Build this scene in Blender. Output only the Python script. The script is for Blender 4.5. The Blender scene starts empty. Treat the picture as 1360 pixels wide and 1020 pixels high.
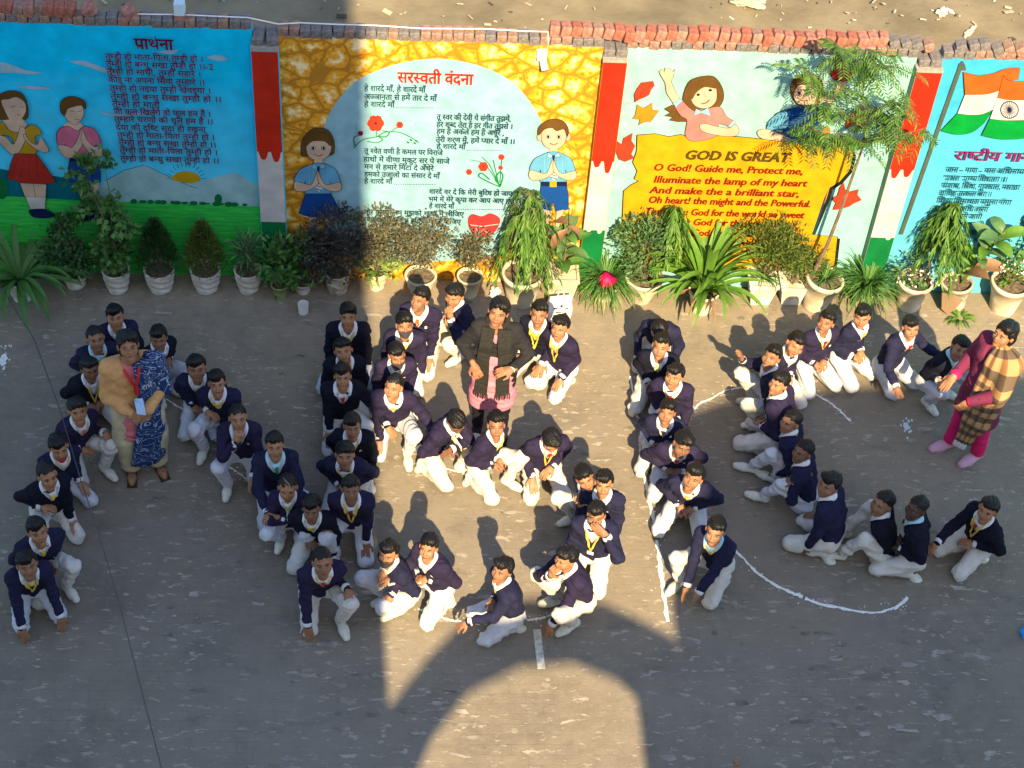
import bpy, bmesh, math, random
import numpy as np
from mathutils import Vector, Matrix, geometry

SC = bpy.context.scene
COL = SC.collection
rnd = random.Random(11)
RNG = np.random.RandomState(5)
R = math.radians

# ------------------------------------------------------------------ camera
PITCH, ROLL, YAW = 0.8080757, 0.0868110, 0.0924199
FPX, CAM_Z, CAM_Y = 2300.0, 10.4, -11.1398
def cam_axes():
    cy, sy = math.cos(YAW), math.sin(YAW)
    F = Vector((sy*math.cos(PITCH), cy*math.cos(PITCH), -math.sin(PITCH)))
    Rt = Vector((cy, -sy, 0)); U = Rt.cross(F)
    c, s = math.cos(ROLL), math.sin(ROLL)
    return F, c*Rt + s*U, -s*Rt + c*U
CF, CR, CU = cam_axes()
CPOS = Vector((0, CAM_Y, CAM_Z))
cam = bpy.data.cameras.new('camera'); camo = bpy.data.objects.new('camera', cam); COL.objects.link(camo)
cam.sensor_width = 36; cam.lens = FPX/1360*36; cam.clip_end = 300; cam.clip_start = 0.1
M3 = Matrix((CR, CU, -CF)).transposed().to_4x4()
camo.matrix_world = Matrix.Translation(CPOS) @ M3
SC.camera = camo

# ------------------------------------------------------------------ light
SUN_EL, SUN_AZ = R(38), R(3.7)          # azimuth from -Y towards +X
w = bpy.data.worlds.new('World'); SC.world = w; w.use_nodes = True
wn = w.node_tree; bg = wn.nodes['Background']
sky = wn.nodes.new('ShaderNodeTexSky'); sky.sky_type = 'NISHITA'; sky.sun_disc = False
sky.sun_elevation = SUN_EL; sky.sun_rotation = math.pi - SUN_AZ
sky.air_density = 1.0; sky.dust_density = 1.0; sky.ozone_density = 1.0
wn.links.new(sky.outputs[0], bg.inputs[0]); bg.inputs[1].default_value = 0.128
sl = bpy.data.lights.new('sun', 'SUN'); sl.energy = 5.0; sl.angle = R(0.55); sl.color = (1.0, 0.76, 0.42)
so = bpy.data.objects.new('sun', sl); COL.objects.link(so)
SDIR = Vector((math.sin(SUN_AZ)*math.cos(SUN_EL), -math.cos(SUN_AZ)*math.cos(SUN_EL), math.sin(SUN_EL)))
so.rotation_euler = SDIR.to_track_quat('Z', 'Y').to_euler(); so.location = (3, -20, 18)
SC.view_settings.view_transform = 'Standard'; SC.view_settings.look = 'None'
SC.view_settings.gamma = 1; SC.view_settings.use_curve_mapping = False
SC.view_settings.exposure = 1.42

# ------------------------------------------------------------------ survey: photograph pixel -> point of the place
def ray(px, py): return CF + (px-680)/FPX*CR - (py-510)/FPX*CU
def at(px, py, z=0.0):
    d = ray(px, py); return CPOS + d*((z-CAM_Z)/d.z)
def wat(px, py, y=0.0):
    d = ray(px, py); return CPOS + d*((y-CAM_Y)/d.y)

# ------------------------------------------------------------------ objects
def tag(o, label=None, cat=None, group=None, kind=None):
    if label: o['label'] = label
    if cat: o['category'] = cat
    if group: o['group'] = group
    if kind: o['kind'] = kind
    return o
def empty(name, loc=(0, 0, 0), rz=0.0, label=None, cat=None, group=None):
    o = bpy.data.objects.new(name, None); COL.objects.link(o)
    o.location = loc; o.rotation_euler = (0, 0, rz); o.empty_display_size = 0.1
    return tag(o, label, cat, group)
def link(name, me, parent=None, loc=None, rot=None, scale=None):
    o = bpy.data.objects.new(name, me); COL.objects.link(o)
    if parent: o.parent = parent
    if loc is not None: o.location = loc
    if rot is not None: o.rotation_euler = rot
    if scale is not None: o.scale = scale
    return o
def mesh(name, V, F, mats, smooth=True, mi=None):
    me = bpy.data.meshes.new(name)
    V = np.asarray(V, np.float32)
    if isinstance(F, np.ndarray):
        nf, k = F.shape
        me.vertices.add(len(V)); me.vertices.foreach_set('co', V.ravel())
        me.loops.add(nf*k); me.loops.foreach_set('vertex_index', F.ravel().astype(np.int32))
        me.polygons.add(nf); me.polygons.foreach_set('loop_start', np.arange(0, nf*k, k, dtype=np.int32))
        me.polygons.foreach_set('loop_total', np.full(nf, k, np.int32))
        me.update(calc_edges=True)
    else:
        me.from_pydata([tuple(map(float, v)) for v in V], [], F)
    if smooth: me.polygons.foreach_set('use_smooth', np.ones(len(me.polygons), bool))
    for m in (mats if isinstance(mats, (list, tuple)) else [mats]): me.materials.append(m)
    if mi is not None: me.polygons.foreach_set('material_index', np.asarray(mi, np.int32))
    me.update()
    return me
class MB:
    """collects simple shapes into one mesh"""
    def __init__(s): s.v = []; s.f = []; s.m = []
    def add(s, V, F, m=0):
        n = len(s.v); s.v += [tuple(map(float, v)) for v in V]; s.f += [tuple(i+n for i in f) for f in F]; s.m += [m]*len(F)
    def box(s, c, d, rot=None, m=0, taper=1.0):
        x, y, z = d[0]/2, d[1]/2, d[2]/2
        V = [Vector((i*x*(taper if k < 0 else 1), j*y*(taper if k < 0 else 1), k*z)) for i in (-1, 1) for j in (-1, 1) for k in (-1, 1)]
        if rot is not None: V = [rot @ v for v in V]
        s.add([v+Vector(c) for v in V], [(0, 1, 3, 2), (4, 6, 7, 5), (0, 4, 5, 1), (2, 3, 7, 6), (0, 2, 6, 4), (1, 5, 7, 3)], m)
    def tube(s, pts, r, n=6, m=0, caps=True):
        pts = [Vector(p) for p in pts]; rs = r if isinstance(r, (list, tuple)) else [r]*len(pts)
        V = []; up = Vector((0.3, 0.2, 1)).normalized()
        for i, p in enumerate(pts):
            t = (pts[min(i+1, len(pts)-1)] - pts[max(i-1, 0)])
            t = t.normalized() if t.length > 1e-9 else Vector((0, 0, 1))
            a = t.cross(up); a = a.normalized() if a.length > 1e-3 else t.cross(Vector((1, 0, 0))).normalized()
            b = t.cross(a)
            for k in range(n):
                an = 2*math.pi*k/n; V.append(p + (a*math.cos(an)+b*math.sin(an))*rs[i])
        F = [(i*n+k, i*n+(k+1) % n, (i+1)*n+(k+1) % n, (i+1)*n+k) for i in range(len(pts)-1) for k in range(n)]
        if caps: F += [tuple(range(n))[::-1], tuple((len(pts)-1)*n+k for k in range(n))]
        s.add(V, F, m)
    def lathe(s, prof, n=28, c=(0, 0, 0), m=0, wob=None):
        V = []
        for r, z in prof:
            for k in range(n):
                a = 2*math.pi*k/n; rr = r*(1+(wob(a, z) if wob else 0)); V.append((c[0]+rr*math.cos(a), c[1]+rr*math.sin(a), c[2]+z))
        F = [(i*n+k, i*n+(k+1) % n, (i+1)*n+(k+1) % n, (i+1)*n+k) for i in range(len(prof)-1) for k in range(n)]
        s.add(V, F, m)
    def build(s, name, mats, parent=None, smooth=False, **k):
        return link(name, mesh(name, s.v, s.f, mats, smooth, s.m), parent, **k)

# ------------------------------------------------------------------ materials
def mat(name, c, rough=0.8, var=0.0, vscale=20.0, bump=0.0, bscale=60.0, spec=0.3, sheen=0.0, trans=0.0, island=0.0, c2=None, metal=0.0, sub=0.0):
    m = bpy.data.materials.new(name); m.use_nodes = True; n = m.node_tree; p = n.nodes['Principled BSDF']
    p.inputs['Base Color'].default_value = (*c, 1); p.inputs['Roughness'].default_value = rough
    p.inputs['Specular IOR Level'].default_value = spec; p.inputs['Metallic'].default_value = metal
    if sheen: p.inputs['Sheen Weight'].default_value = sheen; p.inputs['Sheen Roughness'].default_value = 0.4
    if sub: p.inputs['Subsurface Weight'].default_value = sub; p.inputs['Subsurface Radius'].default_value = (0.012, 0.005, 0.003)
    tc = None
    if var or bump:
        tc = n.nodes.new('ShaderNodeTexCoord')
    last = None
    if var:
        t = n.nodes.new('ShaderNodeTexNoise'); t.inputs['Scale'].default_value = vscale; t.inputs['Detail'].default_value = 5
        n.links.new(tc.outputs['Object'], t.inputs['Vector'])
        mx = n.nodes.new('ShaderNodeMix'); mx.data_type = 'RGBA'
        d = c2 or tuple(x*(1-var) for x in c)
        mx.inputs['A'].default_value = (*d, 1); mx.inputs['B'].default_value = (*[min(1, x*(1+var*0.6)) for x in c], 1)
        mr = n.nodes.new('ShaderNodeMapRange'); mr.inputs['From Min'].default_value = 0.35; mr.inputs['From Max'].default_value = 0.65
        n.links.new(t.outputs['Fac'], mr.inputs['Value']); n.links.new(mr.outputs[0], mx.inputs['Factor'])
        last = mx.outputs['Result']
    if island:
        g = n.nodes.new('ShaderNodeNewGeometry'); hs = n.nodes.new('ShaderNodeHueSaturation')
        mr = n.nodes.new('ShaderNodeMapRange'); mr.inputs['To Min'].default_value = 1-island; mr.inputs['To Max'].default_value = 1+island
        n.links.new(g.outputs['Random Per Island'], mr.inputs['Value']); n.links.new(mr.outputs[0], hs.inputs['Value'])
        m2 = n.nodes.new('ShaderNodeMapRange'); m2.inputs['To Min'].default_value = 0.5+island*0.05; m2.inputs['To Max'].default_value = 0.5-island*0.05
        n.links.new(g.outputs['Random Per Island'], m2.inputs['Value']); n.links.new(m2.outputs[0], hs.inputs['Hue'])
        if last: n.links.new(last, hs.inputs['Color'])
        else: hs.inputs['Color'].default_value = (*c, 1)
        last = hs.outputs[0]
    if last: n.links.new(last, p.inputs['Base Color'])
    if bump:
        t = n.nodes.new('ShaderNodeTexNoise'); t.inputs['Scale'].default_value = bscale; t.inputs['Detail'].default_value = 4
        n.links.new(tc.outputs['Object'], t.inputs['Vector'])
        b = n.nodes.new('ShaderNodeBump'); b.inputs['Strength'].default_value = bump; b.inputs['Distance'].default_value = 0.01
        n.links.new(t.outputs['Fac'], b.inputs['Height']); n.links.new(b.outputs[0], p.inputs['Normal'])
    if trans:
        tr = n.nodes.new('ShaderNodeBsdfTranslucent'); ms = n.nodes.new('ShaderNodeMixShader'); ms.inputs[0].default_value = trans
        if last: n.links.new(last, tr.inputs[0])
        else: tr.inputs[0].default_value = (*c, 1)
        n.links.new(p.outputs[0], ms.inputs[1]); n.links.new(tr.outputs[0], ms.inputs[2])
        n.links.new(ms.outputs[0], n.nodes['Material Output'].inputs['Surface'])
    return m
def paintm(name, c): return mat(name, tuple(x*0.57 for x in c), rough=0.75, var=0.15, vscale=7, bump=0.25, bscale=45, spec=0.1)

# ------------------------------------------------------------------ ground
def ramp(n, stops, interp='LINEAR'):
    r = n.nodes.new('ShaderNodeValToRGB'); r.color_ramp.interpolation = interp
    while len(r.color_ramp.elements) < len(stops): r.color_ramp.elements.new(0.5)
    for e, (p, c) in zip(r.color_ramp.elements, stops):
        e.position = p; e.color = (*c, 1) if len(c) == 3 else c
    return r
def yard_material():
    m = bpy.data.materials.new('worn_brick_yard'); m.use_nodes = True; n = m.node_tree; p = n.nodes['Principled BSDF']
    L = n.links.new; tc = n.nodes.new('ShaderNodeTexCoord')
    def noise(scale, det=6, vec=None, rough=0.55):
        t = n.nodes.new('ShaderNodeTexNoise'); t.inputs['Scale'].default_value = scale; t.inputs['Detail'].default_value = det
        t.inputs['Roughness'].default_value = rough; L(vec or tc.outputs['Object'], t.inputs['Vector']); return t
    def mapping(s, loc=(0, 0, 0)):
        k = n.nodes.new('ShaderNodeMapping'); k.inputs['Scale'].default_value = s; k.inputs['Location'].default_value = loc
        L(tc.outputs['Object'], k.inputs['Vector']); return k.outputs[0]
    def mix(f, a, b, mode='MIX'):
        x = n.nodes.new('ShaderNodeMix'); x.data_type = 'RGBA'; x.blend_type = mode
        (L(f, x.inputs['Factor']) if not isinstance(f, float) else x.inputs['Factor'].__setattr__('default_value', f))
        for s, v in (('A', a), ('B', b)):
            (x.inputs[s].__setattr__('default_value', (*v, 1)) if isinstance(v, tuple) else L(v, x.inputs[s]))
        return x.outputs['Result']
    def thr(o, a, b):
        r = n.nodes.new('ShaderNodeMapRange'); r.inputs['From Min'].default_value = a; r.inputs['From Max'].default_value = b
        L(o, r.inputs['Value']); return r.outputs[0]
    def mul(a, b):
        x = n.nodes.new('ShaderNodeMath'); x.operation = 'MULTIPLY'
        for i, v in enumerate((a, b)):
            (x.inputs[i].__setattr__('default_value', v) if isinstance(v, float) else L(v, x.inputs[i]))
        return x.outputs[0]
    base = mix(thr(noise(0.7, 8).outputs[0], 0.3, 0.7), (0.130, 0.111, 0.087), (0.228, 0.195, 0.150))
    base = mix(thr(noise(7, 8, rough=0.7).outputs[0], 0.3, 0.72), base, (0.235, 0.203, 0.156))
    base = mix(mul(thr(noise(1.6, 3).outputs[0], 0.55, 0.75), 0.5), base, (0.112, 0.100, 0.084))
    base = mix(mul(thr(noise(0.45, 5, mapping((1, 1, 1), (7, 3, 0)), 0.6).outputs[0], 0.5, 0.68), 0.5), base, (0.27, 0.238, 0.19))
    base = mix(mul(thr(noise(2.3, 6, mapping((1, 1.8, 1), (2, 8, 0)), 0.65).outputs[0], 0.58, 0.72), 0.45), base, (0.085, 0.075, 0.064))
    sy = n.nodes.new('ShaderNodeSeparateXYZ'); L(tc.outputs['Object'], sy.inputs[0])
    base = mix(mul(mul(thr(sy.outputs[1], -1.5, -0.25), thr(noise(3.5, 7, rough=0.65).outputs[0], 0.36, 0.6)), 0.75), base, (0.27, 0.225, 0.16))
    # worn brick faces, long side across the yard
    br = n.nodes.new('ShaderNodeTexBrick'); br.inputs['Scale'].default_value = 1.0
    br.inputs['Brick Width'].default_value = 0.235; br.inputs['Row Height'].default_value = 0.082
    br.inputs['Mortar Size'].default_value = 0.006; br.inputs['Mortar Smooth'].default_value = 0.6
    br.inputs['Color1'].default_value = (0, 0, 0, 1); br.inputs['Color2'].default_value = (1, 1, 1, 1); br.inputs['Mortar'].default_value = (0.5, 0.5, 0.5, 1)
    wv = noise(3, 3); wm = n.nodes.new('ShaderNodeVectorMath'); wm.operation = 'MULTIPLY_ADD'
    L(wv.outputs['Color'], wm.inputs[0]); wm.inputs[1].default_value = (0.03, 0.03, 0); L(tc.outputs['Object'], wm.inputs[2]); L(wm.outputs[0], br.inputs['Vector'])
    exposed = thr(noise(1.1, 4, mapping((1, 1, 1), (4, 2, 0))).outputs[0], 0.42, 0.62)
    base = mix(mul(mul(br.outputs['Fac'], exposed), 0.16), base, (0.08, 0.07, 0.06))
    hi = mul(thr(br.outputs['Color'], 0.55, 1.0), exposed)
    base = mix(mul(hi, 0.15), base, (0.30, 0.25, 0.20))
    # pale flakes of cement
    fl = thr(noise(1.0, 7, mapping((8, 21, 1)), 0.68).outputs[0], 0.575, 0.61)
    reg = thr(noise(1.3, 3, mapping((1, 1, 1), (9, 1, 0))).outputs[0], 0.36, 0.60)
    base = mix(mul(mul(fl, reg), 0.80), base, (0.42, 0.375, 0.31))
    sp = thr(noise(60, 3).outputs[0], 0.70, 0.74); base = mix(mul(sp, 0.6), base, (0.36, 0.32, 0.265))
    L(base, p.inputs['Base Color']); p.inputs['Roughness'].default_value = 0.88; p.inputs['Specular IOR Level'].default_value = 0.25
    b = n.nodes.new('ShaderNodeBump'); b.inputs['Strength'].default_value = 0.5; b.inputs['Distance'].default_value = 0.012
    h = n.nodes.new('ShaderNodeMath'); h.operation = 'MULTIPLY_ADD'
    L(mul(br.outputs['Fac'], exposed), h.inputs[0]); h.inputs[1].default_value = -0.12; L(noise(22, 8, rough=0.7).outputs[0], h.inputs[2])
    h2 = n.nodes.new('ShaderNodeMath'); h2.operation = 'MULTIPLY_ADD'; L(fl, h2.inputs[0]); h2.inputs[1].default_value = 0.25; L(h.outputs[0], h2.inputs[2])
    L(h2.outputs[0], b.inputs['Height']); L(b.outputs[0], p.inputs['Normal'])
    return m
YARD = yard_material()
LOT = mat('bare_earth', (0.19, 0.158, 0.098), rough=0.95, var=0.28, vscale=1.6, bump=0.9, bscale=14)
def sheet(name, x0, x1, y0, y1, z, m):
    return tag(link(name, mesh(name, [(x0, y0, z), (x1, y0, z), (x1, y1, z), (x0, y1, z)], [(0, 1, 2, 3)], m, False)), kind='structure')
sheet('yard_ground', -60, 60, -60, 0.05, 0, YARD)
def lot():
    n = 90; V = []; F = []
    xs = np.linspace(-9, 13, n); ys = np.linspace(0.05, 9, 60)
    for y in ys:
        for x in xs:
            V.append((x, y, 0.02*math.sin(x*1.3+y)+0.015*math.sin(x*4.1+y*2.2)+0.012*math.sin(y*5.7-x*2.9)+rnd.uniform(-.006, .006)))
    for j in range(59):
        for i in range(n-1): F.append((j*n+i, j*n+i+1, j*n+n+i+1, j*n+n+i))
    tag(link('earth_ground', mesh('earth_ground', V, F, LOT, True)), kind='structure')
    sheet('distant_ground', -90, 90, 0.051, 90, -0.07, LOT)
lot()

# the school building behind the photographer: its roof line throws the big shadow
PLAS = mat('cream_plaster', (0.62, 0.56, 0.45), rough=0.85, var=0.12, vscale=3, bump=0.2)
def building():
    b = empty('school_building', (0, -12, 0), 0, 'cream plastered school building with stair tower and roof arch behind the photographer', 'building')
    b.location = (0, 0, 0)
    YF = -11.9
    def slab(name, poly, y0=YF, y1=YF-0.14):
        n = len(poly); V = [(x, y0, z) for x, z in poly]+[(x, y1, z) for x, z in poly]
        tess = geometry.tessellate_polygon([[Vector((x, z, 0)) for x, z in poly]])
        F = [tuple(t) for t in tess]+[tuple(i+n for i in t)[::-1] for t in tess]+[(i, (i+1) % n, n+(i+1) % n, n+i) for i in range(n)]
        link(name, mesh(name, V, F, PLAS, False), b)
    m = MB(); m.box((0, YF-4.1, 2.7), (26, 8, 5.36)); m.build('main_block', PLAS, b)
    m = MB(); m.box((-6.28, YF-1.5, 9.9), (13.45, 3, 9.0)); m.build('stair_tower', PLAS, b)
    # arched screen standing on the roof
    cx = 1.53
    out = [(0.46, 5.38), (0.46, 5.90), (0.75, 6.20), (1.08, 6.50), (1.51, 6.62), (2.07, 6.60), (2.33, 6.47), (2.5, 6.37), (2.56, 6.62), (2.78, 7.17), (3.03, 8.07)]
    inn = [(2.9, 6.2), (2.75, 6.35), (2.62, 6.28), (2.66, 6.0), (2.55, 5.95), (2.31, 5.98), (2.21, 5.79), (2.20, 5.38)][0:0]
    slab('roof_arch', [(0.446, 5.38), (0.446, 5.88), (0.75, 6.22), (1.08, 6.51), (1.51, 6.63), (2.07, 6.61), (2.33, 6.48), (2.56, 6.36),
                       (2.56, 6.10), (2.40, 5.96), (2.31, 5.98), (2.24, 5.84), (2.20, 5.38),
                       (2.18, 5.38), (2.20, 5.79), (2.29, 5.97), (2.11, 6.16), (1.8, 6.28), (1.41, 6.25), (1.01, 6.07), (0.74, 5.78), (0.58, 5.5), (0.55, 5.38)])
    slab('parapet_wall', [(2.56, 5.38), (2.56, 6.20), (2.585, 6.6), (2.78, 7.17), (2.95, 7.9), (3.0, 8.12), (3.4, 8.26), (4.15, 8.36), (4.94, 8.43), (6.02, 8.53), (13, 8.9), (13, 5.38)])
    m = MB(); m.box((2.41, YF-0.095, 5.70), (0.40, 0.14, 0.62)); m.build('arch_pier', PLAS, b)
building()
# ------------------------------------------------------------------ painted boundary wall
WTOP = 2.515
P_ = {}
def pm(name, c):
    if name not in P_: P_[name] = paintm('paint_'+name, c)
    return P_[name]
def rock_material():
    m = bpy.data.materials.new('painted_yellow_stones'); m.use_nodes = True; n = m.node_tree; p = n.nodes['Principled BSDF']; L = n.links.new
    tc = n.nodes.new('ShaderNodeTexCoord'); wv = n.nodes.new('ShaderNodeTexNoise'); wv.inputs['Scale'].default_value = 5
    L(tc.outputs['Object'], wv.inputs['Vector'])
    ad = n.nodes.new('ShaderNodeVectorMath'); ad.operation = 'MULTIPLY_ADD'; ad.inputs[1].default_value = (0.10, 0, 0.10)
    L(wv.outputs['Color'], ad.inputs[0]); mp = n.nodes.new('ShaderNodeMapping'); mp.inputs['Scale'].default_value = (1, 0, 1.25)
    L(tc.outputs['Object'], mp.inputs['Vector']); L(mp.outputs[0], ad.inputs[2])
    e = n.nodes.new('ShaderNodeTexVoronoi'); e.feature = 'DISTANCE_TO_EDGE'; e.inputs['Scale'].default_value = 5.2; L(ad.outputs[0], e.inputs['Vector'])
    r = ramp(n, [(0.0, (0.36, 0.15, 0.006)), (0.03, (0.40, 0.17, 0.006)), (0.055, (0.60, 0.25, 0.006)), (0.16, (0.68, 0.32, 0.012)), (0.27, (0.70, 0.48, 0.18)), (0.40, (0.80, 0.64, 0.36))])
    st = n.nodes.new('ShaderNodeTexNoise'); st.inputs['Scale'].default_value = 22; L(tc.outputs['Object'], st.inputs['Vector'])
    k = n.nodes.new('ShaderNodeMath'); k.operation = 'MULTIPLY_ADD'; k.inputs[1].default_value = 0.30; L(st.outputs['Fac'], k.inputs[0])
    k2 = n.nodes.new('ShaderNodeMath'); k2.operation = 'SUBTRACT'; k2.inputs[1].default_value = 0.15; L(e.outputs['Distance'], k2.inputs[0]); 
    mk = n.nodes.new('ShaderNodeMath'); mk.operation = 'MULTIPLY'; mk.inputs[1].default_value = 1.0; L(e.outputs['Distance'], mk.inputs[0])
    g = n.nodes.new('ShaderNodeMapRange'); g.inputs['From Min'].default_value = 0.04; g.inputs['From Max'].default_value = 0.12; L(e.outputs['Distance'], g.inputs['Value'])
    s2 = n.nodes.new('ShaderNodeMath'); s2.operation = 'SUBTRACT'; s2.inputs[1].default_value = 0.5; L(st.outputs['Fac'], s2.inputs[0])
    s3 = n.nodes.new('ShaderNodeMath'); s3.operation = 'MULTIPLY'; L(s2.outputs[0], s3.inputs[0]); L(g.outputs[0], s3.inputs[1])
    k3 = n.nodes.new('ShaderNodeMath'); k3.operation = 'MULTIPLY_ADD'; k3.inputs[1].default_value = 0.9; L(s3.outputs[0], k3.inputs[0]); L(mk.outputs[0], k3.inputs[2])
    L(k3.outputs[0], r.inputs[0]); L(r.outputs[0], p.inputs['Base Color']); p.inputs['Roughness'].default_value = 0.6
    return m
def grass_paint():
    m = mat('paint_field', (0.02, 0.30, 0.03), rough=0.65); n = m.node_tree; p = n.nodes['Principled BSDF']; L = n.links.new
    tc = n.nodes.new('ShaderNodeTexCoord'); mp = n.nodes.new('ShaderNodeMapping'); mp.inputs['Scale'].default_value = (3, 1, 26); L(tc.outputs['Object'], mp.inputs['Vector'])
    t = n.nodes.new('ShaderNodeTexNoise'); t.inputs['Scale'].default_value = 1.6; t.inputs['Detail'].default_value = 5; L(mp.outputs[0], t.inputs['Vector'])
    r = ramp(n, [(0.3, (0.01, 0.30, 0.06)), (0.5, (0.02, 0.42, 0.05)), (0.68, (0.05, 0.52, 0.06)), (0.8, (0.10, 0.58, 0.12))]); L(t.outputs['Fac'], r.inputs[0]); L(r.outputs[0], p.inputs['Base Color'])
    return m
SKYB = pm('sky_blue', (0.0, 0.82, 1.33)); MINT = pm('mint', (0.40, 0.78, 0.74)); PALE = pm('pale_blue', (0.38, 0.70, 0.84)); AQUA = pm('aqua', (0.07, 0.58, 0.98))
def grade(m, zlo, zhi, pale):
    n = m.node_tree; p = n.nodes['Principled BSDF']; L = n.links.new; l = p.inputs['Base Color'].links[0].from_socket; tc = n.nodes.new('ShaderNodeTexCoord'); sp = n.nodes.new('ShaderNodeSeparateXYZ'); L(tc.outputs['Object'], sp.inputs[0])
    t = n.nodes.new('ShaderNodeTexNoise'); t.inputs['Scale'].default_value = 2.2; t.inputs['Detail'].default_value = 6; mp = n.nodes.new('ShaderNodeMapping'); mp.inputs['Scale'].default_value = (1, 1, 3); L(tc.outputs['Object'], mp.inputs[0]); L(mp.outputs[0], t.inputs['Vector'])
    a = n.nodes.new('ShaderNodeMath'); a.operation = 'MULTIPLY_ADD'; a.inputs[1].default_value = .9; L(t.outputs['Fac'], a.inputs[0]); L(sp.outputs[2], a.inputs[2])
    r = n.nodes.new('ShaderNodeMapRange'); r.inputs['From Min'].default_value = zhi+.45; r.inputs['From Max'].default_value = zlo+.45; r.inputs['To Max'].default_value = .5; L(a.outputs[0], r.inputs['Value'])
    x = n.nodes.new('ShaderNodeMix'); x.data_type = 'RGBA'; x.inputs['B'].default_value = (*pale, 1); L(l, x.inputs['A']); L(r.outputs[0], x.inputs['Factor']); L(x.outputs['Result'], p.inputs['Base Color'])
grade(SKYB, .7, 2.2, (.16, .58, .74)); grade(MINT, .2, 1.6, (.20, .50, .52)); grade(AQUA, .2, 2.2, (.16, .46, .54))
RED = pm('red', (0.72, 0.035, 0.012)); WHT = pm('white', (0.78, 0.76, 0.74)); GRN = pm('green', (0.005, 0.22, 0.06)); ROCK = rock_material()
AMB = pm('amber', (0.90, 0.43, 0.010)); MAR = pm('maroon', (0.20, 0.01, 0.05)); TEAL = pm('ink_teal', (0.01, 0.07, 0.11)); INK = pm('ink', (0.02, 0.018, 0.015))
BRN = pm('hair_brown', (0.17, 0.085, 0.02)); SKN = pm('skin', (0.80, 0.58, 0.42)); MUS = pm('mustard', (0.62, 0.36, 0.02)); CRD = pm('skirt_red', (0.55, 0.04, 0.025))
PNK = pm('pink', (0.78, 0.20, 0.33)); BLU = pm('shorts_blue', (0.01, 0.09, 0.40)); SHB = pm('shirt_blue', (0.16, 0.50, 0.80)); LBL = pm('light_blue', (0.35, 0.66, 0.86))
HILL = pm('hill_grey', (0.42, 0.74, 0.78)); TLH = pm('hill_teal', (0.0, 0.20, 0.27)); SUNY = pm('sun_yellow', (0.72, 0.45, 0.01)); LRED = pm('leaf_red', (0.78, 0.06, 0.025))
LORG = pm('leaf_orange', (0.85, 0.30, 0.02)); TXR = pm('text_red', (0.30, 0.012, 0.006)); TXB = pm('text_brown', (0.10, 0.07, 0.01)); SAF = pm('saffron', (0.85, 0.14, 0.02)); FGR = pm('flag_green', (0.0, 0.36, 0.05))
SAL = pm('salmon', (0.86, 0.26, 0.24)); POLE = pm('pole_grey', (0.10, 0.14, 0.11)); NAVY = pm('navy', (0.01, 0.02, 0.10)); PUR = pm('title_purple', (0.28, 0.02, 0.14))
CLD = pm('cloud', (0.42, 0.68, 0.85)); FIELD = grass_paint(); DGN = pm('stem_green', (0.01, 0.28, 0.05)); BLSH = pm('lips_red', (0.62, 0.05, 0.06))
GSH = pm('side_green', (0.28, 0.42, 0.30)); OCH = pm('side_ochre', (0.50, 0.27, 0.03))

def spline(pts, closed=False, k=5):
    n = len(pts); out = []
    rng = range(n) if closed else range(n-1)
    for i in rng:
        p = [pts[(i+j-1) % n] if closed else pts[min(max(i+j-1, 0), n-1)] for j in range(4)]
        for s in range(k):
            t = s/k
            out.append(tuple(0.5*((2*p[1][a])+(-p[0][a]+p[2][a])*t+(2*p[0][a]-5*p[1][a]+4*p[2][a]-p[3][a])*t*t+(-p[0][a]+3*p[1][a]-3*p[2][a]+p[3][a])*t**3) for a in (0, 1)))
    if not closed: out.append(pts[-1])
    return out
class Art:
    """flat painted shapes on the wall face, one mesh per painted figure; every coat lies a hair above the one below"""
    def __init__(s, y0=0.0, lay=90): s.mb = MB(); s.mats = []; s.y0 = y0; s.lay = lay
    def mi(s, m):
        if m not in s.mats: s.mats.append(m)
        return s.mats.index(m)
    def fill(s, pts, m, sm=False, line=0.0, lm=None):
        if sm: pts = spline(pts, True)
        w_ = [wat(x, y, s.y0) for x, y in pts]; y = s.y0-0.00018*s.lay; s.lay += 1
        V = [(p.x, y, p.z) for p in w_]
        T = geometry.tessellate_polygon([[Vector((v[0], v[2], 0)) for v in V]])
        F = []
        for t in T:
            a, b, c = (V[i] for i in t); cr = (b[0]-a[0])*(c[2]-a[2])-(b[2]-a[2])*(c[0]-a[0])
            F.append(tuple(t) if cr > 0 else tuple(t)[::-1])
        s.mb.add(V, F, s.mi(m))
        if line: s.line(pts+[pts[0]], line, lm or INK)
    def line(s, pts, wpx, m, sm=False):
        if sm: pts = spline(pts)
        w_ = [wat(x, y, s.y0) for x, y in pts]; y = s.y0-0.00018*s.lay; s.lay += 1; h = wpx/160/2
        V = []
        for i, p in enumerate(w_):
            t = w_[min(i+1, len(w_)-1)]-w_[max(i-1, 0)]; l = math.hypot(t.x, t.z) or 1; nx, nz = -t.z/l*h, t.x/l*h
            V += [(p.x+nx, y, p.z+nz), (p.x-nx, y, p.z-nz)]
        s.mb.add(V, [(2*i+1, 2*i+3, 2*i+2, 2*i) for i in range(len(w_)-1)], s.mi(m))
    def ell(s, cx, cy, rx, ry, m, rot=0, n=18, line=0, lm=None):
        c, q = math.cos(R(rot)), math.sin(R(rot))
        s.fill([(cx+rx*math.cos(a)*c-ry*math.sin(a)*q, cy+rx*math.cos(a)*q+ry*math.sin(a)*c) for a in [2*math.pi*i/n for i in range(n)]], m, False, line, lm)
    def build(s, name, parent): return s.mb.build(name, s.mats, parent)

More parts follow.
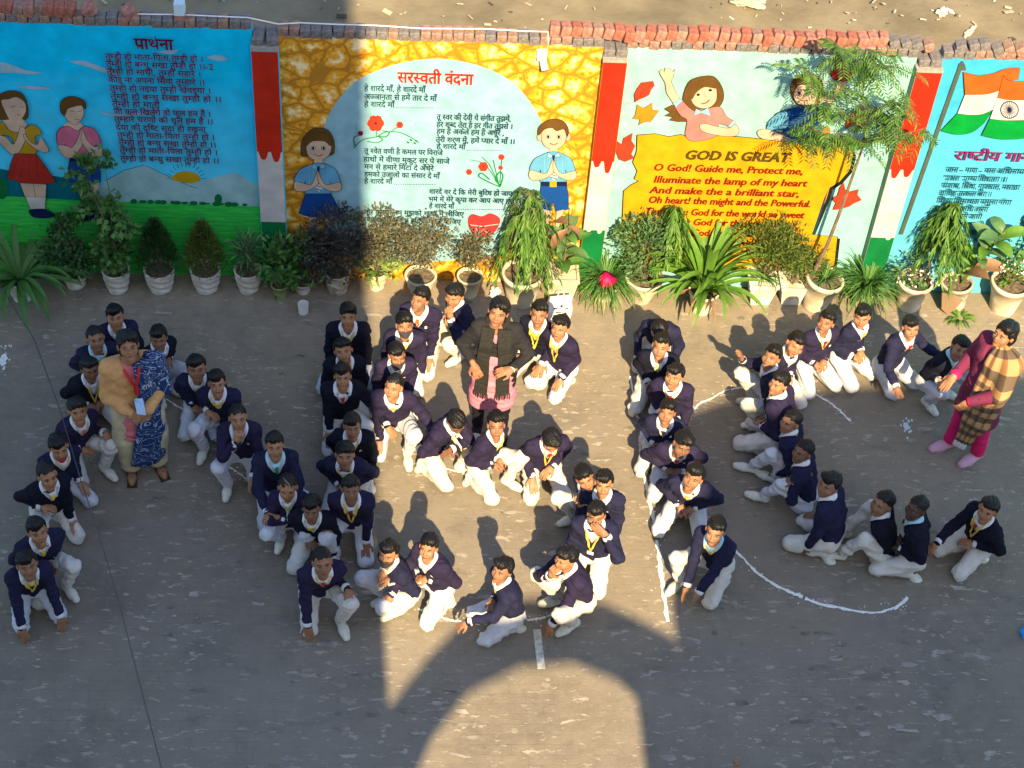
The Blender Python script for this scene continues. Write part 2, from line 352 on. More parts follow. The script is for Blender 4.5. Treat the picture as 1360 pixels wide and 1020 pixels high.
# lettering: glyph outlines turned into flat painted letters
_tc = bpy.data.curves.new('letters', 'FONT'); _to = bpy.data.objects.new('letters', _tc); COL.objects.link(_to); _tc.resolution_u = 2
_cache = {}
def glyphs(s, off=0.0, shear=0.0):
    k = (s, off, shear)
    if k in _cache: return _cache[k]
    if off > 0:
        area = lambda g: sum(abs((g[0][f[1]][0]-g[0][f[0]][0])*(g[0][f[2]][1]-g[0][f[0]][1])-(g[0][f[2]][0]-g[0][f[0]][0])*(g[0][f[1]][1]-g[0][f[0]][1])) for f in g[1])
        a0 = area(glyphs(s, 0.0, shear))
        for o in (off, off*0.6, off*0.3):
            g = glyphs(s, -1000-o, shear)
            if area(g) >= a0*(1+10*o): break
        else: g = glyphs(s, 0.0, shear)
        _cache[k] = g; return g
    if off < 0: off = -(off+1000)
    _tc.body = s; _tc.size = 1; _tc.offset = off; _tc.shear = shear
    dg = bpy.context.evaluated_depsgraph_get(); dg.update()
    me = _to.evaluated_get(dg).to_mesh()
    n = len(me.vertices); V = np.zeros(n*3, np.float32); me.vertices.foreach_get('co', V); V = V.reshape(-1, 3)[:, :2].copy()
    F = [tuple(p.vertices) for p in me.polygons]
    _to.evaluated_get(dg).to_mesh_clear(); _cache[k] = (V, F); return V, F
def width(s): V, F = glyphs(s); return float(V[:, 0].max()) if len(V) else 0.28
def adv(s):
    return width(s+'ा')-width('ा') if any('\u0900' <= c < '\u0970' for c in s) else width(s+'I')-width('I')
VIR = '्'
def deva(line, off=0.0, shear=0.0):
    """lays out a line, joining half letters, reph and the slanted ra by hand"""
    V = []; F = []; x = 0.0
    def put(gv, gf, dx, cut=None, dy=0):
        n = len(V)
        for a in gv:
            X = a[0] if cut is None else min(a[0], cut)
            V.append((X+dx, a[1]+dy))
        F.extend(tuple(i+n for i in f) for f in gf)
    # reorder short i before its cluster
    out = []; cl = []
    i = 0; toks = []
    while i < len(line):
        c = line[i]; j = i+1
        if '\u0915' <= c <= '\u0939':
            cluster = c
            while j+1 < len(line) and line[j] == VIR and '\u0915' <= line[j+1] <= '\u0939': cluster += line[j:j+2]; j += 2
            marks = ''
            while j < len(line) and line[j] in 'ािीुूृेैोौंँ़्ॉ': marks += line[j]; j += 1
            toks.append((cluster, marks))
        else:
            marks = ''
            while j < len(line) and line[j] in 'ंँ': marks += line[j]; j += 1
            toks.append((c+marks, None))
        i = j
    for c, marks in toks:
        if c == ' ': x += 0.30; continue
        if marks is None:
            gv, gf = glyphs(c, off, shear); put(gv, gf, x); x += adv(c) if '\u0900' <= c[0] < '\u0980' and c[0] not in '।॥' else width(c)+0.10
            continue
        parts = c.split(VIR); reph = len(parts) > 1 and parts[0] == 'र'
        if reph: parts = parts[1:]
        rak = len(parts) > 1 and parts[-1] == 'र'
        if rak: parts = parts[:-1]
        if 'ि' in marks:
            gv, gf = glyphs('ि', off, shear); put(gv, gf, x); x += 0.26; marks = marks.replace('ि', '')
        for h in parts[:-1]:
            gv, gf = glyphs(h, off, shear); wd = width(h)
            cut = wd*0.66 if h in 'मसनबपतथजलवगधभचणयषशखघ' else wd*0.86
            put(gv, gf, x, cut=cut); x += cut
        main = parts[-1]; gv, gf = glyphs(main+marks, off, shear); put(gv, gf, x); am = adv(main)
        if rak:
            n = len(V); xx = x+am*0.62; V.extend([(xx, 0.20), (xx-0.02, 0.13), (xx-0.24, 0.0), (xx-0.22, 0.07)]); F.append((0+n, 3+n, 2+n, 1+n))
        tot = adv(main+marks) if marks else am
        if reph:
            cx = x+tot-0.08; n = len(V)
            ar = [(cx-0.02, 0.62), (cx-0.12, 0.74), (cx-0.06, 0.86), (cx+0.08, 0.86)]
            for (a, b) in ar: V.extend([(a-0.03, b), (a+0.03, b+0.0)])
            F.extend([(n+2*q, n+2*q+1, n+2*q+3, n+2*q+2) for q in range(3)])
        x += tot
    return np.array(V), F, x
def lettering(parent, line, x0, x1, yb, m, off=0.012, shear=0.0, size=None, y=-0.034, name='lettering', latin=False):
    """one painted line from (x0, yb) to x1 in the photograph"""
    V, F, L = deva(line, off, shear) if not latin else (*glyphs(line, off, shear), 0)
    if latin: V = V.copy(); L = V[:, 0].max()
    a = wat(x0, yb); b = wat(x1, yb + 0.03*(x1-x0)); s = (b.x-a.x)/L; sy = s if size is None else size
    VV = [(a.x+v[0]*s, y, a.z+v[1]*sy) for v in V]
    return link(name, mesh(name, VV, F, m, False), parent)

BRICKS = [mat('grey_brick', (0.17, 0.155, 0.15), rough=0.95, var=0.3, vscale=30, bump=0.6, bscale=70),
          mat('red_brick', (0.31, 0.11, 0.075), rough=0.95, var=0.3, vscale=24, bump=0.6, bscale=70),
          mat('pink_brick', (0.34, 0.155, 0.12), rough=0.95, var=0.35, vscale=24, bump=0.6, bscale=70),
          mat('brown_brick', (0.27, 0.17, 0.13), rough=0.95, var=0.3, vscale=24, bump=0.6, bscale=70)]
def brick_mesh(seed, d, m):
    r = random.Random(seed); b = bmesh.new(); bmesh.ops.create_cube(b, size=1)
    for v in b.verts: v.co = Vector((v.co.x*d[0]*(1+r.uniform(-.06, .06)), v.co.y*d[1]*(1+r.uniform(-.03, .03)), v.co.z*d[2]*(1+r.uniform(-.06, .06))))
    bmesh.ops.bevel(b, geom=b.edges[:], offset=0.006, segments=1, affect='EDGES')
    me = bpy.data.meshes.new('brick'); b.to_mesh(me); b.free(); me.materials.append(m); return me
GREYB = [brick_mesh(i, (0.078, 0.118, 0.075), BRICKS[0] if i % 4 else BRICKS[3]) for i in range(5)]
REDB = [brick_mesh(20+i, (0.078, 0.112, 0.095), BRICKS[[1, 2, 1, 3, 2, 1][i]]) for i in range(6)]
CEM = mat('cement', (0.30, 0.28, 0.25), rough=0.95, var=0.2, bump=0.5)

def wall_panel(name, x0, x1, face, label, WTOP=WTOP):
    o = empty(name, ((x0+x1)/2, 0.06, 0), 0, label, 'wall')
    inv = Matrix.Translation((-(x0+x1)/2, -0.06, 0))
    # painted brick masonry with a ragged painted top edge
    n = int((x1-x0)/0.03); V = []; F = []
    for i in range(n+1):
        x = x0+(x1-x0)*i/n; zt = WTOP+rnd.uniform(-.008, .010)
        V += [(x, 0, -0.02), (x, 0, zt), (x, 0.115, WTOP), (x, 0.115, -0.1)]
    for i in range(n):
        a = 4*i; F += [(a, a+4, a+5, a+1), (a+1, a+5, a+6, a+2), (a+2, a+6, a+7, a+3)]
    mi = [j for i in range(n) for j in (0, 1, 1)]
    F += [(0, 1, 2, 3), (4*n+3, 4*n+2, 4*n+1, 4*n)]; mi += [0, 0]
    b = link('wall_face', mesh('wall_face', V, F, [face, CEM], False, mi), o); b.matrix_parent_inverse = inv
    k = int((x1-x0)/0.0835)
    for i in range(k):
        x = x0+(i+0.5)*(x1-x0)/k
        c = link('brick', rnd.choice(GREYB), o, (x, 0.056+rnd.uniform(-.006, .006), WTOP+0.030+rnd.uniform(-.006, .008)), (rnd.uniform(-.05, .05), rnd.uniform(-.08, .08), rnd.uniform(-.05, .05)))
        c.matrix_parent_inverse = inv
    return o, inv
class InvParent:
    pass
def settle(o, inv):
    for c in o.children:
        c.matrix_parent_inverse = inv
W1, I1 = wall_panel('painted_wall', -7.5, -1.2, SKYB, 'sky blue painted wall with two praying children, hills and Hindi prayer lines', 2.565)
W2, I2 = wall_panel('painted_wall', -1.0, 1.52, ROCK, 'wall painted with yellow stones around a pale oval full of Hindi verses')
W3, I3 = wall_panel('painted_wall', 1.70, 4.0, MINT, 'mint painted wall with the amber GOD IS GREAT scroll and a waving girl')
W4, I4 = wall_panel('painted_wall', 4.2, 9.5, AQUA, 'bright blue painted wall with the tricolour flag on a tall painted pole')
def pillar(x0, x1, lab, side):
    o = empty('wall_pillar', ((x0+x1)/2, 0.03, 0), 0, lab, 'pillar'); yf = -0.085; D = 0.20
    fx = (x0+x1)/2
    def blk(name, a, b, z0, z1, m):
        q = MB(); q.box(((a+b)/2-fx, (yf+D)/2-0.03, (z0+z1)/2), (b-a, D-yf, z1-z0)); return q.build(name, m, o)
    blk('pillar_core', x0, x1, -0.05, 2.43, side); blk('pillar_cap', x0-.002, x1+.002, 2.43, 2.455, CEM)
    A = Art(yf-0.001, 2)
    def rect(z0, z1, m):
        y = A.y0-0.00018*A.lay; A.lay += 1
        A.mb.add([(x0+.003, y, z0), (x1-.003, y, z0), (x1-.003, y, z1), (x0+.003, y, z1)], [(0, 1, 2, 3)], A.mi(m))
    rect(0, 0.80, GRN); rect(0.70, 1.5, WHT); rect(1.45, 2.429, RED)
    def drips(zb, up, m, seed, flip=1):
        # dripping edge between two colours
        r = random.Random(seed); n = 2; w_ = (x1-x0-.006)/n; y = A.y0-0.00018*A.lay; A.lay += 1; V = []
        pts = [(x0+.003, zb+0.09)]
        for i in range(n):
            xa = x0+.003+i*w_; dp = r.uniform(.08, .14)
            for t in np.linspace(0, 1, 11):
                u = 0.5+0.5*math.cos(2*math.pi*t); pts.append((xa+w_*t, zb+0.035-dp*(1-u**2.2)*(1.0 if i != 1 else 1.25)))
        pts.append((x1-.003, zb+0.09)); V = [(a, y, b) for a, b in pts]
        T = geometry.tessellate_polygon([[Vector((v[0], v[2], 0)) for v in V]])
        F = []
        for t in T:
            a, b, c = (V[i] for i in t); cr = (b[0]-a[0])*(c[2]-a[2])-(b[2]-a[2])*(c[0]-a[0]); F.append(tuple(t) if cr > 0 else tuple(t)[::-1])
        A.mb.add(V, F, A.mi(m))
    drips(1.44, 1, RED, 3+int(x0*10)); drips(0.78, 1, WHT, 5+int(x0*10))
    s = A.build('painted_stripes', o); s.matrix_parent_inverse = Matrix.Translation((-fx, -0.03, 0))
    k = 2
    for i in range(k):
        c = link('brick', GREYB[i+1], o, (x0+(i+.5)*(x1-x0)/k-fx, 0.02, 2.48), (0, rnd.uniform(-.1, .1), rnd.uniform(-.1, .1)), (1.15, 1.7, 0.9))
pillar(-1.205, -0.995, 'red white and green dripping pillar between blue wall and yellow stone wall', SKYB)
pillar(1.515, 1.705, 'red white and green dripping pillar between yellow stone wall and mint wall', OCH)
pillar(3.995, 4.205, 'red white and green dripping pillar between mint wall and the flag wall', GSH)

# ---- loose bricks lying on the coping
TENS = ['', '', 'twenty', 'thirty']; ONES = 'first second third fourth fifth sixth seventh eighth ninth tenth eleventh twelfth thirteenth fourteenth fifteenth sixteenth seventeenth eighteenth nineteenth'.split()
def ordinal(i):
    i += 1
    return ONES[i-1] if i < 20 else {20: 'twentieth', 30: 'thirtieth'}.get(i, TENS[i//10]+' '+ONES[i % 10-1])
def loose(px0, px1, n, grp, lab, row, tilt, z, meshes, gap=1.0):
    for i in range(n):
        px = px0+(px1-px0)*(i+.5)/n; x = wat(px, 40+0.03*px, 0.05).x
        o = link('loose_brick', rnd.choice(meshes), None, (x, 0.06+rnd.uniform(-.02, .02), WTOP+z+rnd.uniform(-.006, .010)), (rnd.uniform(-.12, .10), tilt+rnd.uniform(-.12, .12), rnd.uniform(-.16, .16)))
        tag(o, ordinal(i)+' '+lab, 'brick', grp)
loose(-70, 104, 13, 'red bricks leaning on the blue wall top', 'reddish brick from the left in the row leaning on the blue wall', 0, 0.18, 0.154, REDB)
loose(728, 1174, 32, 'red bricks standing on the mint wall top', 'red brick from the left in the long row above the mint wall', 0, 0.16, 0.104, REDB)
loose(1176, 1236, 4, 'grey bricks near the flag wall', 'grey tilted brick from the left just after the red row ends', 0, -0.4, 0.085, GREYB)
loose(1264, 1420, 10, 'grey bricks on the flag wall top', 'grey tilted brick from the left on top of the flag wall', 0, -0.45, 0.085, GREYB)
def one_brick(px, py, z, rot, m, lab):
    p = wat(px, py, 0.05); tag(link('loose_brick', m, None, (p.x, 0.05, WTOP+z), rot), lab, 'brick')
one_brick(120, 20, 0.16, (0.3, 0.9, 0.4), REDB[1], 'last weathered brick lying flat beside the left loose row')
one_brick(172, 22, 0.14, (0.2, 1.3, 0.7), REDB[4], 'single reddish brick lying askew on the coping above the Hindi prayer title')
p = MB(); p.box((0, 0, 0), (0.075, 0.1, 0.15), m=0); p.box((0, 0, -.05), (0.078, 0.103, 0.05), m=1)
q = p.build('paint_tin', [mat('pale_blue_plastic', (0.45, 0.60, 0.66)), BRICKS[2]]); q.location = (wat(240, 25, .05).x, 0.05, WTOP+0.18); tag(q, 'pale blue block standing upright on the coping above the blue wall', 'block')

# ---- paintings, wall 1
A = Art(lay=6)
A.fill([(-90, 250), (0, 224), (20, 228), (45, 232), (75, 234), (108, 240), (150, 266), (-90, 266)], TLH)
A.fill([(118, 268), (140, 240), (165, 226), (192, 219), (215, 230), (235, 240), (250, 246), (290, 234), (310, 229), (322, 234), (345, 247), (346, 274), (118, 272)], HILL)
A.line([(140, 240), (165, 226), (192, 219), (215, 230), (250, 246), (262, 250)], 1.0, TLH)
A.line([(192, 219), (204, 230), (222, 236)], .8, CLD); A.line([(200, 258), (240, 248), (290, 235), (310, 229), (322, 234)], 1.0, CLD)
for i in range(13):
    a = math.pi*(1.06+0.88*i/12); A.line([(247+21*math.cos(a), 241+21*math.sin(a)*.95), (247+27*math.cos(a), 241+27*math.sin(a)*.95)], .7, INK)
A.fill([(227, 238)]+[(247+20*math.cos(math.pi*(1+t/10)), 239+12*math.sin(math.pi*(1+t/10))) for t in range(1, 10)]+[(267, 239), (256, 243), (247, 243)], SUNY)
A.fill([(-90, 258), (10, 260), (60, 263), (110, 266), (180, 268), (240, 270), (300, 272), (346, 274), (348, 330), (352, 380), (-90, 380)], FIELD)
for i in range(16): A.ell(180+i*9.6+rnd.uniform(-3, 3), 267+i*.28, rnd.uniform(3, 6), rnd.uniform(1, 3.5), GRN)
A.ell(290, 264, 5, 7, GRN); A.ell(3, 250, 8, 14, GRN)
for pts in ([(0, 82), (18, 86), (34, 92), (56, 96), (40, 98), (20, 96), (0, 95)], [(93, 81), (112, 80), (130, 86), (146, 92), (160, 98), (140, 96), (116, 88)], [(22, 114), (44, 113), (68, 117), (44, 118)], [(275, 75), (290, 72), (303, 78), (288, 80)], [(130, 145), (160, 150), (300, 141), (200, 150), (150, 154)], [(210, 68), (235, 65), (230, 71)]):
    A.fill(pts, CLD, True)
A.build('painted_landscape', W1)
def praying_child(A, girl, o, shirt, low):
    pass
A = Art()
A.fill([(-6, 140), (-2, 126), (8, 120), (20, 119), (30, 123), (36, 134), (38, 148), (35, 157), (22, 157), (-2, 156)], BRN, True, .8)
A.fill([(2, 132), (12, 130), (22, 127), (33, 134), (35, 145), (31, 154), (24, 160), (14, 158), (8, 148)], SKN, True, .5)
A.fill([(4, 158), (20, 156), (30, 156), (36, 163), (30, 176), (10, 176)], SKN)
A.fill([(-6, 166), (4, 160), (14, 172), (28, 173), (40, 164), (50, 167), (56, 177), (47, 180), (48, 202), (20, 202), (18, 184), (8, 178), (-6, 178)], MUS, True, .7)
A.fill([(-6, 178), (8, 180), (18, 190), (24, 178), (28, 166), (34, 170), (34, 184), (26, 200), (16, 203), (4, 192)], SKN, True, .6)
A.fill([(34, 176), (40, 186), (50, 190), (54, 180), (64, 194), (64, 200), (56, 200), (42, 192), (32, 180)], SKN, True, .6)
A.fill([(20, 202), (49, 203), (60, 218), (75, 240), (56, 243), (30, 241), (10, 235), (14, 218)], CRD, False, .9)
for x in (24, 32, 40, 48): A.line([(x, 206), (x-4+(x-34)*.5, 236)], .5, MAR)
A.fill([(27, 241), (62, 243), (61, 260), (34, 260)], SKN, False, .5); A.line([(45, 243), (48, 262)], .6, INK)
A.fill([(34, 259), (61, 260), (60, 278), (42, 278)], WHT, False, .5); A.fill([(39, 277), (52, 275), (62, 276), (74, 284), (62, 288), (44, 286)], NAVY, True)
A.line([(16, 140), (21, 139)], .7, INK); A.line([(27, 140), (32, 140)], .7, INK); A.line([(23, 150), (28, 151)], 1, BLSH)
A.line([(24, 143), (25, 146)], .5, BRN)
A.build('painted_girl', W1)
A = Art()
A.fill([(84, 164), (94, 158), (108, 162), (114, 170), (100, 178)], SKN)
A.fill([(84, 136), (96, 136), (108, 137), (112, 148), (108, 158), (100, 164), (90, 158), (85, 150)], SKN, True, .6)
A.fill([(81, 146), (81, 134), (90, 127), (102, 127), (113, 133), (114, 143), (108, 138), (98, 140), (90, 143), (86, 152)], BRN, True, .7)
A.fill([(77, 172), (90, 166), (103, 172), (112, 166), (126, 170), (133, 182), (134, 192), (126, 192), (127, 208), (92, 208), (90, 192), (77, 190)], PNK, True, .8)
A.fill([(78, 191), (90, 192), (96, 194), (104, 182), (108, 169), (111, 178), (109, 192), (98, 206), (88, 208), (79, 198)], SKN, True, .6)
A.fill([(110, 170), (116, 184), (126, 193), (134, 192), (137, 200), (134, 208), (124, 206), (112, 192), (108, 182)], SKN, True, .6)
A.fill([(93, 209), (128, 209), (134, 222), (134, 240), (110, 242), (94, 240), (91, 222)], BLU, False, .8); A.fill([(93, 208), (128, 208), (128, 213), (93, 213)], NAVY)
A.fill([(103, 241), (132, 241), (130, 266), (108, 266)], SKN, False, .5); A.fill([(110, 266), (130, 266), (130, 278), (112, 278)], WHT); A.fill([(108, 277), (132, 277), (136, 288), (112, 292)], NAVY)
A.line([(94, 145), (99, 146)], .7, INK); A.line([(104, 146), (109, 145)], .7, INK); A.line([(99, 156), (106, 157)], .9, BLSH)
A.build('painted_boy', W1)
P1 = ['तुम्ही हो माता-पिता,तुम्ही हो ।|141|271|75', 'तुम्ही हो बन्धु सखा तुम्ही हो ।।-2|142|285|85', 'तुम्ही हो साथी, तुम्ही सहारे ।|143|268|95', 'कोई ना अपना सिवा तुम्हारे ।।|145|273|106',
      'तुम्ही हो नईया तुम्ही खेवइया ।|147|281|117', 'तुम्ही हो बन्धु सखा तुम्ही हो ।।|148|295|128', 'तुम्ही हो माता|150|213|138', 'जो कल खिलेंगे वो फूल हम हैं ।|152|281|148',
      'तुम्हारे चरणों की धूल हम है ।।|153|284|158', 'दया की दृष्टि सदा ही रखना|155|274|169', 'तुम्ही हो माता-पिता तुम्ही हो ।|157|286|179', 'तुम्ही हो बन्धु सखा तुम्ही हो ।।|159|288|189',
      'तुम्ही हो माता-पिता तुम्ही हो ।|160|290|199', 'तुम्ही हो बन्धु सखा तुम्ही हो ।।|161|292|210']
lettering(W1, 'प्रार्थना', 180, 231, 61, MAR, 0.03, size=0.145)
for l in P1:
    t, a, b, y = l.split('|'); lettering(W1, t, float(a), float(b), float(y), MAR, 0.020, size=0.082)
# ---- wall 2
A = Art(lay=6)
A.fill([(428, 182), (440, 146), (470, 110), (505, 92), (540, 82), (575, 78), (612, 81), (655, 94), (688, 116), (712, 148), (726, 182), (733, 230), (726, 285), (700, 322), (650, 340), (560, 348), (500, 348), (456, 335), (432, 310), (427, 240)], PALE, True)
A.build('painted_oval', W2)
def flower(A, cx, cy, r, m):
    for i in range(6):
        a = i*math.pi/3; A.ell(cx+r*.55*math.cos(a), cy+r*.55*math.sin(a), r*.5, r*.5, m, n=8)
    A.ell(cx, cy, r*.2, r*.2, MAR, n=6)
A = Art()
A.line([(470, 195), (482, 184), (500, 180), (512, 174), (530, 174), (548, 182), (556, 188)], 1.3, DGN, True)
A.line([(472, 193), (470, 182), (476, 178)], 1.6, DGN, True); A.line([(488, 186), (500, 188), (508, 184), (503, 180)], 1.3, DGN, True); A.line([(500, 179), (512, 180), (517, 174), (508, 172)], 1.6, DGN, True)
A.line([(500, 172), (500, 178)], 1, DGN); A.line([(518, 174), (530, 166)], 1, DGN)
flower(A, 499, 162, 11, LRED); flower(A, 531, 164, 4.5, LRED); flower(A, 479, 175, 3.5, MAR)
for x, y in ((542, 187), (546, 184), (551, 188), (553, 185)): A.ell(x, y, 2.2, 1.4, DGN, 30, 6)
A.line([(664, 246), (652, 226), (640, 214), (625, 210)], 1.1, DGN, True); A.line([(664, 246), (650, 240), (636, 232), (640, 228), (650, 236)], 1.8, DGN, True)
A.line([(664, 246), (668, 232), (664, 226), (658, 236), (665, 244)], 1.8, DGN, True); A.line([(664, 244), (650, 216), (640, 206)], 1, DGN); A.line([(664, 240), (666, 214), (667, 204)], 1, DGN); A.line([(662, 240), (655, 210)], 1, DGN)
flower(A, 642, 219, 6.5, LRED); flower(A, 623, 226, 4, LRED); flower(A, 666, 206, 4, LRED); flower(A, 665, 220, 3, LRED)
A.build('painted_flowers', W2)
A = Art()
A.fill([(622, 289), (628, 283), (640, 286), (652, 282), (664, 290), (657, 306), (644, 313), (632, 312), (624, 302)], BLSH, True, .9, CRD)
A.line([(624, 297), (640, 299), (662, 296)], 1.3, WHT); A.line([(632, 301), (636, 309), (642, 303), (650, 310)], 1, WHT)
A.build('painted_lotus', W2)
def uniform_child(A, ox, oy, boy):
    S = lambda pts: [(ox+x, oy+y) for x, y in pts]
    if not boy: A.fill(S([(-23, 12), (-21, -8), (-10, -20), (0, -23), (12, -20), (20, -8), (21, 8), (14, 14), (-16, 15)]), BRN, True, .8)
    if boy:
        A.ell(ox-18, oy+4, 4, 6, SKN, n=10, line=.5); A.ell(ox+19, oy+4, 4, 6, SKN, n=10, line=.5)
    A.fill(S([(-15, -6), (-8, -12), (8, -12), (16, -5), (17, 6), (12, 16), (0, 21), (-12, 16), (-16, 6)]), SKN, True, .6)
    if boy: A.fill(S([(-20, 2), (-20, -8), (-10, -17), (3, -20), (14, -16), (20, -6), (18, 4), (14, -6), (4, -4), (-2, -8), (-12, -6)]), BRN, True, .8)
    else: A.fill(S([(-17, 2), (-17, -8), (-8, -16), (8, -16), (17, -8), (16, 1), (8, -5), (-8, -5)]), BRN, True, .5)
    for s in (-7, 7):
        A.ell(ox+s, oy+4, 3.0, 3.2, WHT, n=10, line=.5); A.ell(ox+s, oy+4, 1.8, 2.4, INK, n=8)
    A.line(S([(-5, 12), (0, 14.5), (6, 12)]), 1.3, BLSH, True)
    A.fill(S([(-5, 18), (5, 18), (6, 26), (-6, 26)]), SKN)
    A.fill(S([(-6, 24), (6, 24), (16, 28), (24, 34), (29, 50), (18, 53), (16, 48), (16, 64), (-17, 64), (-17, 48), (-20, 52), (-32, 48), (-26, 34), (-16, 28)]), SHB, True, .8)
    for x in (-12, -6, 0, 6, 12): A.line(S([(x, 30), (x, 63)]), .4, LBL)
    A.fill(S([(-4, 46), (5, 46), (6, 56), (1, 62), (-5, 56)]), WHT)
    for k in range(3): A.line(S([(-4, 49+k*4), (4, 52+k*4)]), 1.1, NAVY)
    A.fill(S([(-31, 48), (-24, 49), (-10, 52), (-4, 40), (-1, 34), (1, 40), (-1, 52), (-14, 60), (-28, 61), (-33, 55)]), SKN, True, .7)
    A.fill(S([(29, 49), (22, 50), (10, 52), (3, 42), (1, 34), (-1, 42), (2, 52), (14, 60), (26, 61), (31, 56)]), SKN, True, .7)
    A.fill(S([(-7, 24), (0, 29), (7, 24), (9, 30), (3, 32), (0, 29), (-4, 32), (-9, 30)]), LBL, False, .5)
    A.fill(S([(-2, 28), (2, 28), (1, 34), (-1, 34)]), NAVY)
    if boy:
        A.fill(S([(-16, 63), (17, 64), (20, 82), (20, 100), (3, 103), (0, 90), (-3, 102), (-18, 98), (-18, 80)]), BLU, False, .7); A.fill(S([(-17, 63), (18, 63), (18, 69), (-17, 69)]), NAVY)
        A.fill(S([(-5, 62), (4, 62), (4, 70), (-5, 70)]), SUNY); A.fill(S([(-14, 100), (-3, 102), (-4, 120), (-12, 120)]), SKN); A.fill(S([(4, 102), (14, 100), (6, 128), (2, 126)]), SKN, False, .4)
        A.fill(S([(-10, 120), (6, 122), (4, 138), (-8, 136)]), LBL)
    else:
        A.fill(S([(-17, 64), (17, 64), (23, 76), (31, 91), (16, 95), (-4, 96), (-18, 93), (-26, 90), (-22, 78)]), BLU, False, .7)
        for s in (-8, 12):
            A.fill(S([(s-5, 95), (s+5, 95), (s+5, 108), (s-4, 108)]), SKN, False, .4); A.fill(S([(s-4, 108), (s+6, 108), (s+5, 124), (s-4, 124)]), SHB, False, .4); A.fill(S([(s-6, 122), (s+8, 122), (s+10, 132), (s-6, 132)]), NAVY)
A = Art(); uniform_child(A, 423, 191, False); A.build('painted_schoolgirl', W2)
A = Art(); uniform_child(A, 735, 176, True); A.build('painted_schoolboy', W2)
lettering(W2, 'सरस्वती वंदना', 528, 628, 106, RED, 0.022, size=0.155)
P2 = ['हे शारदे माँ, हे शारदे माँ|484|565|117', 'अज्ञानता से हमें तार दे माँ|484|580|128', 'हे शारदे माँ|484|524|138', 'तू स्वर की देवी ये संगीत तुझमें,|580|679|155', 'हर शब्द तेरा है हर गीत तुझसे ।|580|681|165',
      'हम हैं अकेले हम हैं अधूरे ,|580|670|174', 'तेरी शरण में, हमें प्यार दे माँ ।।|579|684|185', 'हे शारदे माँ|580|618|194', 'तू श्वेत वर्णी है कमल पर विराजे|484|588|200', 'हाथों में वीणा मुकुट सर पे साजे|483|597|211',
      'मन से हमारे मिटा दे अँधेरे|484|576|221', 'हमको उजालों का संसार दे माँ|484|584|231', 'हे शारदे माँ|484|521|240', 'शारदे वर दे कि मेरी बुद्धि हो जाए|570|680|254', 'भर्म में मेरे कृपा कर आप आए हंस|569|683|264', 'हे शारदे माँ|570|603|273',
      'और तुमको नम मुझको शरण में लीजिए|482|616|281', 'दयामयी देवी सिंधु बुद्धि ज्ञान दीजिए|482|612|291', 'वंदना हृदय से|600|650|320']
for l in P2:
    t, a, b, y = l.split('|'); lettering(W2, t, float(a), float(b), float(y), TEAL, 0.018, size=0.078)
A = Art()
for x0, x1, y in ((526, 576, 141), (620, 666, 197), (523, 580, 242), (606, 668, 275)):
    for x in range(x0, x1, 3): A.fill([(x, y), (x+1.3, y), (x+1.3, y+.9), (x, y+.9)], TEAL)
A.build('dotted_lines', W2)
# ---- wall 3
A = Art(lay=80)
SCR = [(846, 178), (870, 176), (888, 180), (905, 177), (922, 186), (940, 178), (980, 180), (1020, 184), (1060, 188), (1100, 190), (1122, 184), (1130, 190), (1133, 205), (1128, 225), (1115, 240), (1102, 248), (1098, 262), (1078, 310), (1112, 313), (1108, 350), (1095, 360), (830, 352), (826, 290), (828, 252), (838, 244), (848, 239), (842, 236), (846, 226), (840, 214), (845, 200)]
A.fill([(x+3.5, y+2.5) for x, y in SCR], INK); A.fill(SCR, AMB, False, 1.2, INK)
A.fill([(1094, 262), (1100, 250), (1082, 310), (1078, 310)], TEAL)
A.build('painted_scroll', W3)
def leafshape(A, cx, cy, s, rot, m, k=5, n=26, deep=.5):
    pts = []
    for i in range(n):
        a = 2*math.pi*i/n; rr = s*(1-deep*abs(math.sin(a*k/2.0+.3)))*(1+.25*(i % 2)); pts.append((cx+rr*math.cos(a+rot), cy+rr*math.sin(a+rot)*.95))
    A.fill(pts, m, False, .6); A.line([(cx-s*.6*math.cos(rot), cy-s*.6*math.sin(rot)), (cx+s*.7*math.cos(rot), cy+s*.7*math.sin(rot))], .5, INK)
A = Art()
A.fill([(843, 134), (842, 124), (846, 116), (852, 108), (860, 107), (867, 106), (869, 112), (864, 118), (862, 124), (855, 128), (849, 130)], LRED, False, .7)
A.line([(842, 134), (866, 108)], .5, INK)
A.fill([(848, 164), (850, 157), (840, 156), (844, 150), (846, 137), (855, 142), (866, 135), (866, 144), (875, 145), (868, 154), (864, 160), (856, 160)], LORG, False, .7)
A.fill([(816, 195), (820, 186), (826, 190), (828, 182), (840, 175), (838, 185), (843, 192), (838, 203), (842, 208), (830, 213), (822, 210)], LRED, False, .7)
A.fill([(1104, 262), (1112, 258), (1115, 248), (1120, 241), (1122, 250), (1128, 253), (1140, 250), (1138, 257), (1144, 264), (1134, 268), (1128, 272), (1116, 276), (1106, 277), (1110, 268)], LRED, False, .7)
A.fill([(1108, 80), (1116, 76), (1124, 82), (1122, 92), (1112, 94)], LORG, True, .7); A.fill([(1104, 92), (1130, 88), (1134, 100), (1126, 106), (1108, 104)], CRD, True, .7)
A.fill([(1130, 150), (1142, 141), (1156, 148), (1152, 158), (1142, 168), (1134, 162), (1122, 170), (1124, 158)], SAF, False, .7); A.fill([(1088, 172), (1098, 166), (1102, 172), (1098, 180), (1088, 180)], LORG, True, .5)
A.fill([(1126, 186), (1144, 184), (1148, 192), (1138, 196), (1130, 196)], FGR, True, .7)
A.build('painted_leaves', W3)
A = Art()
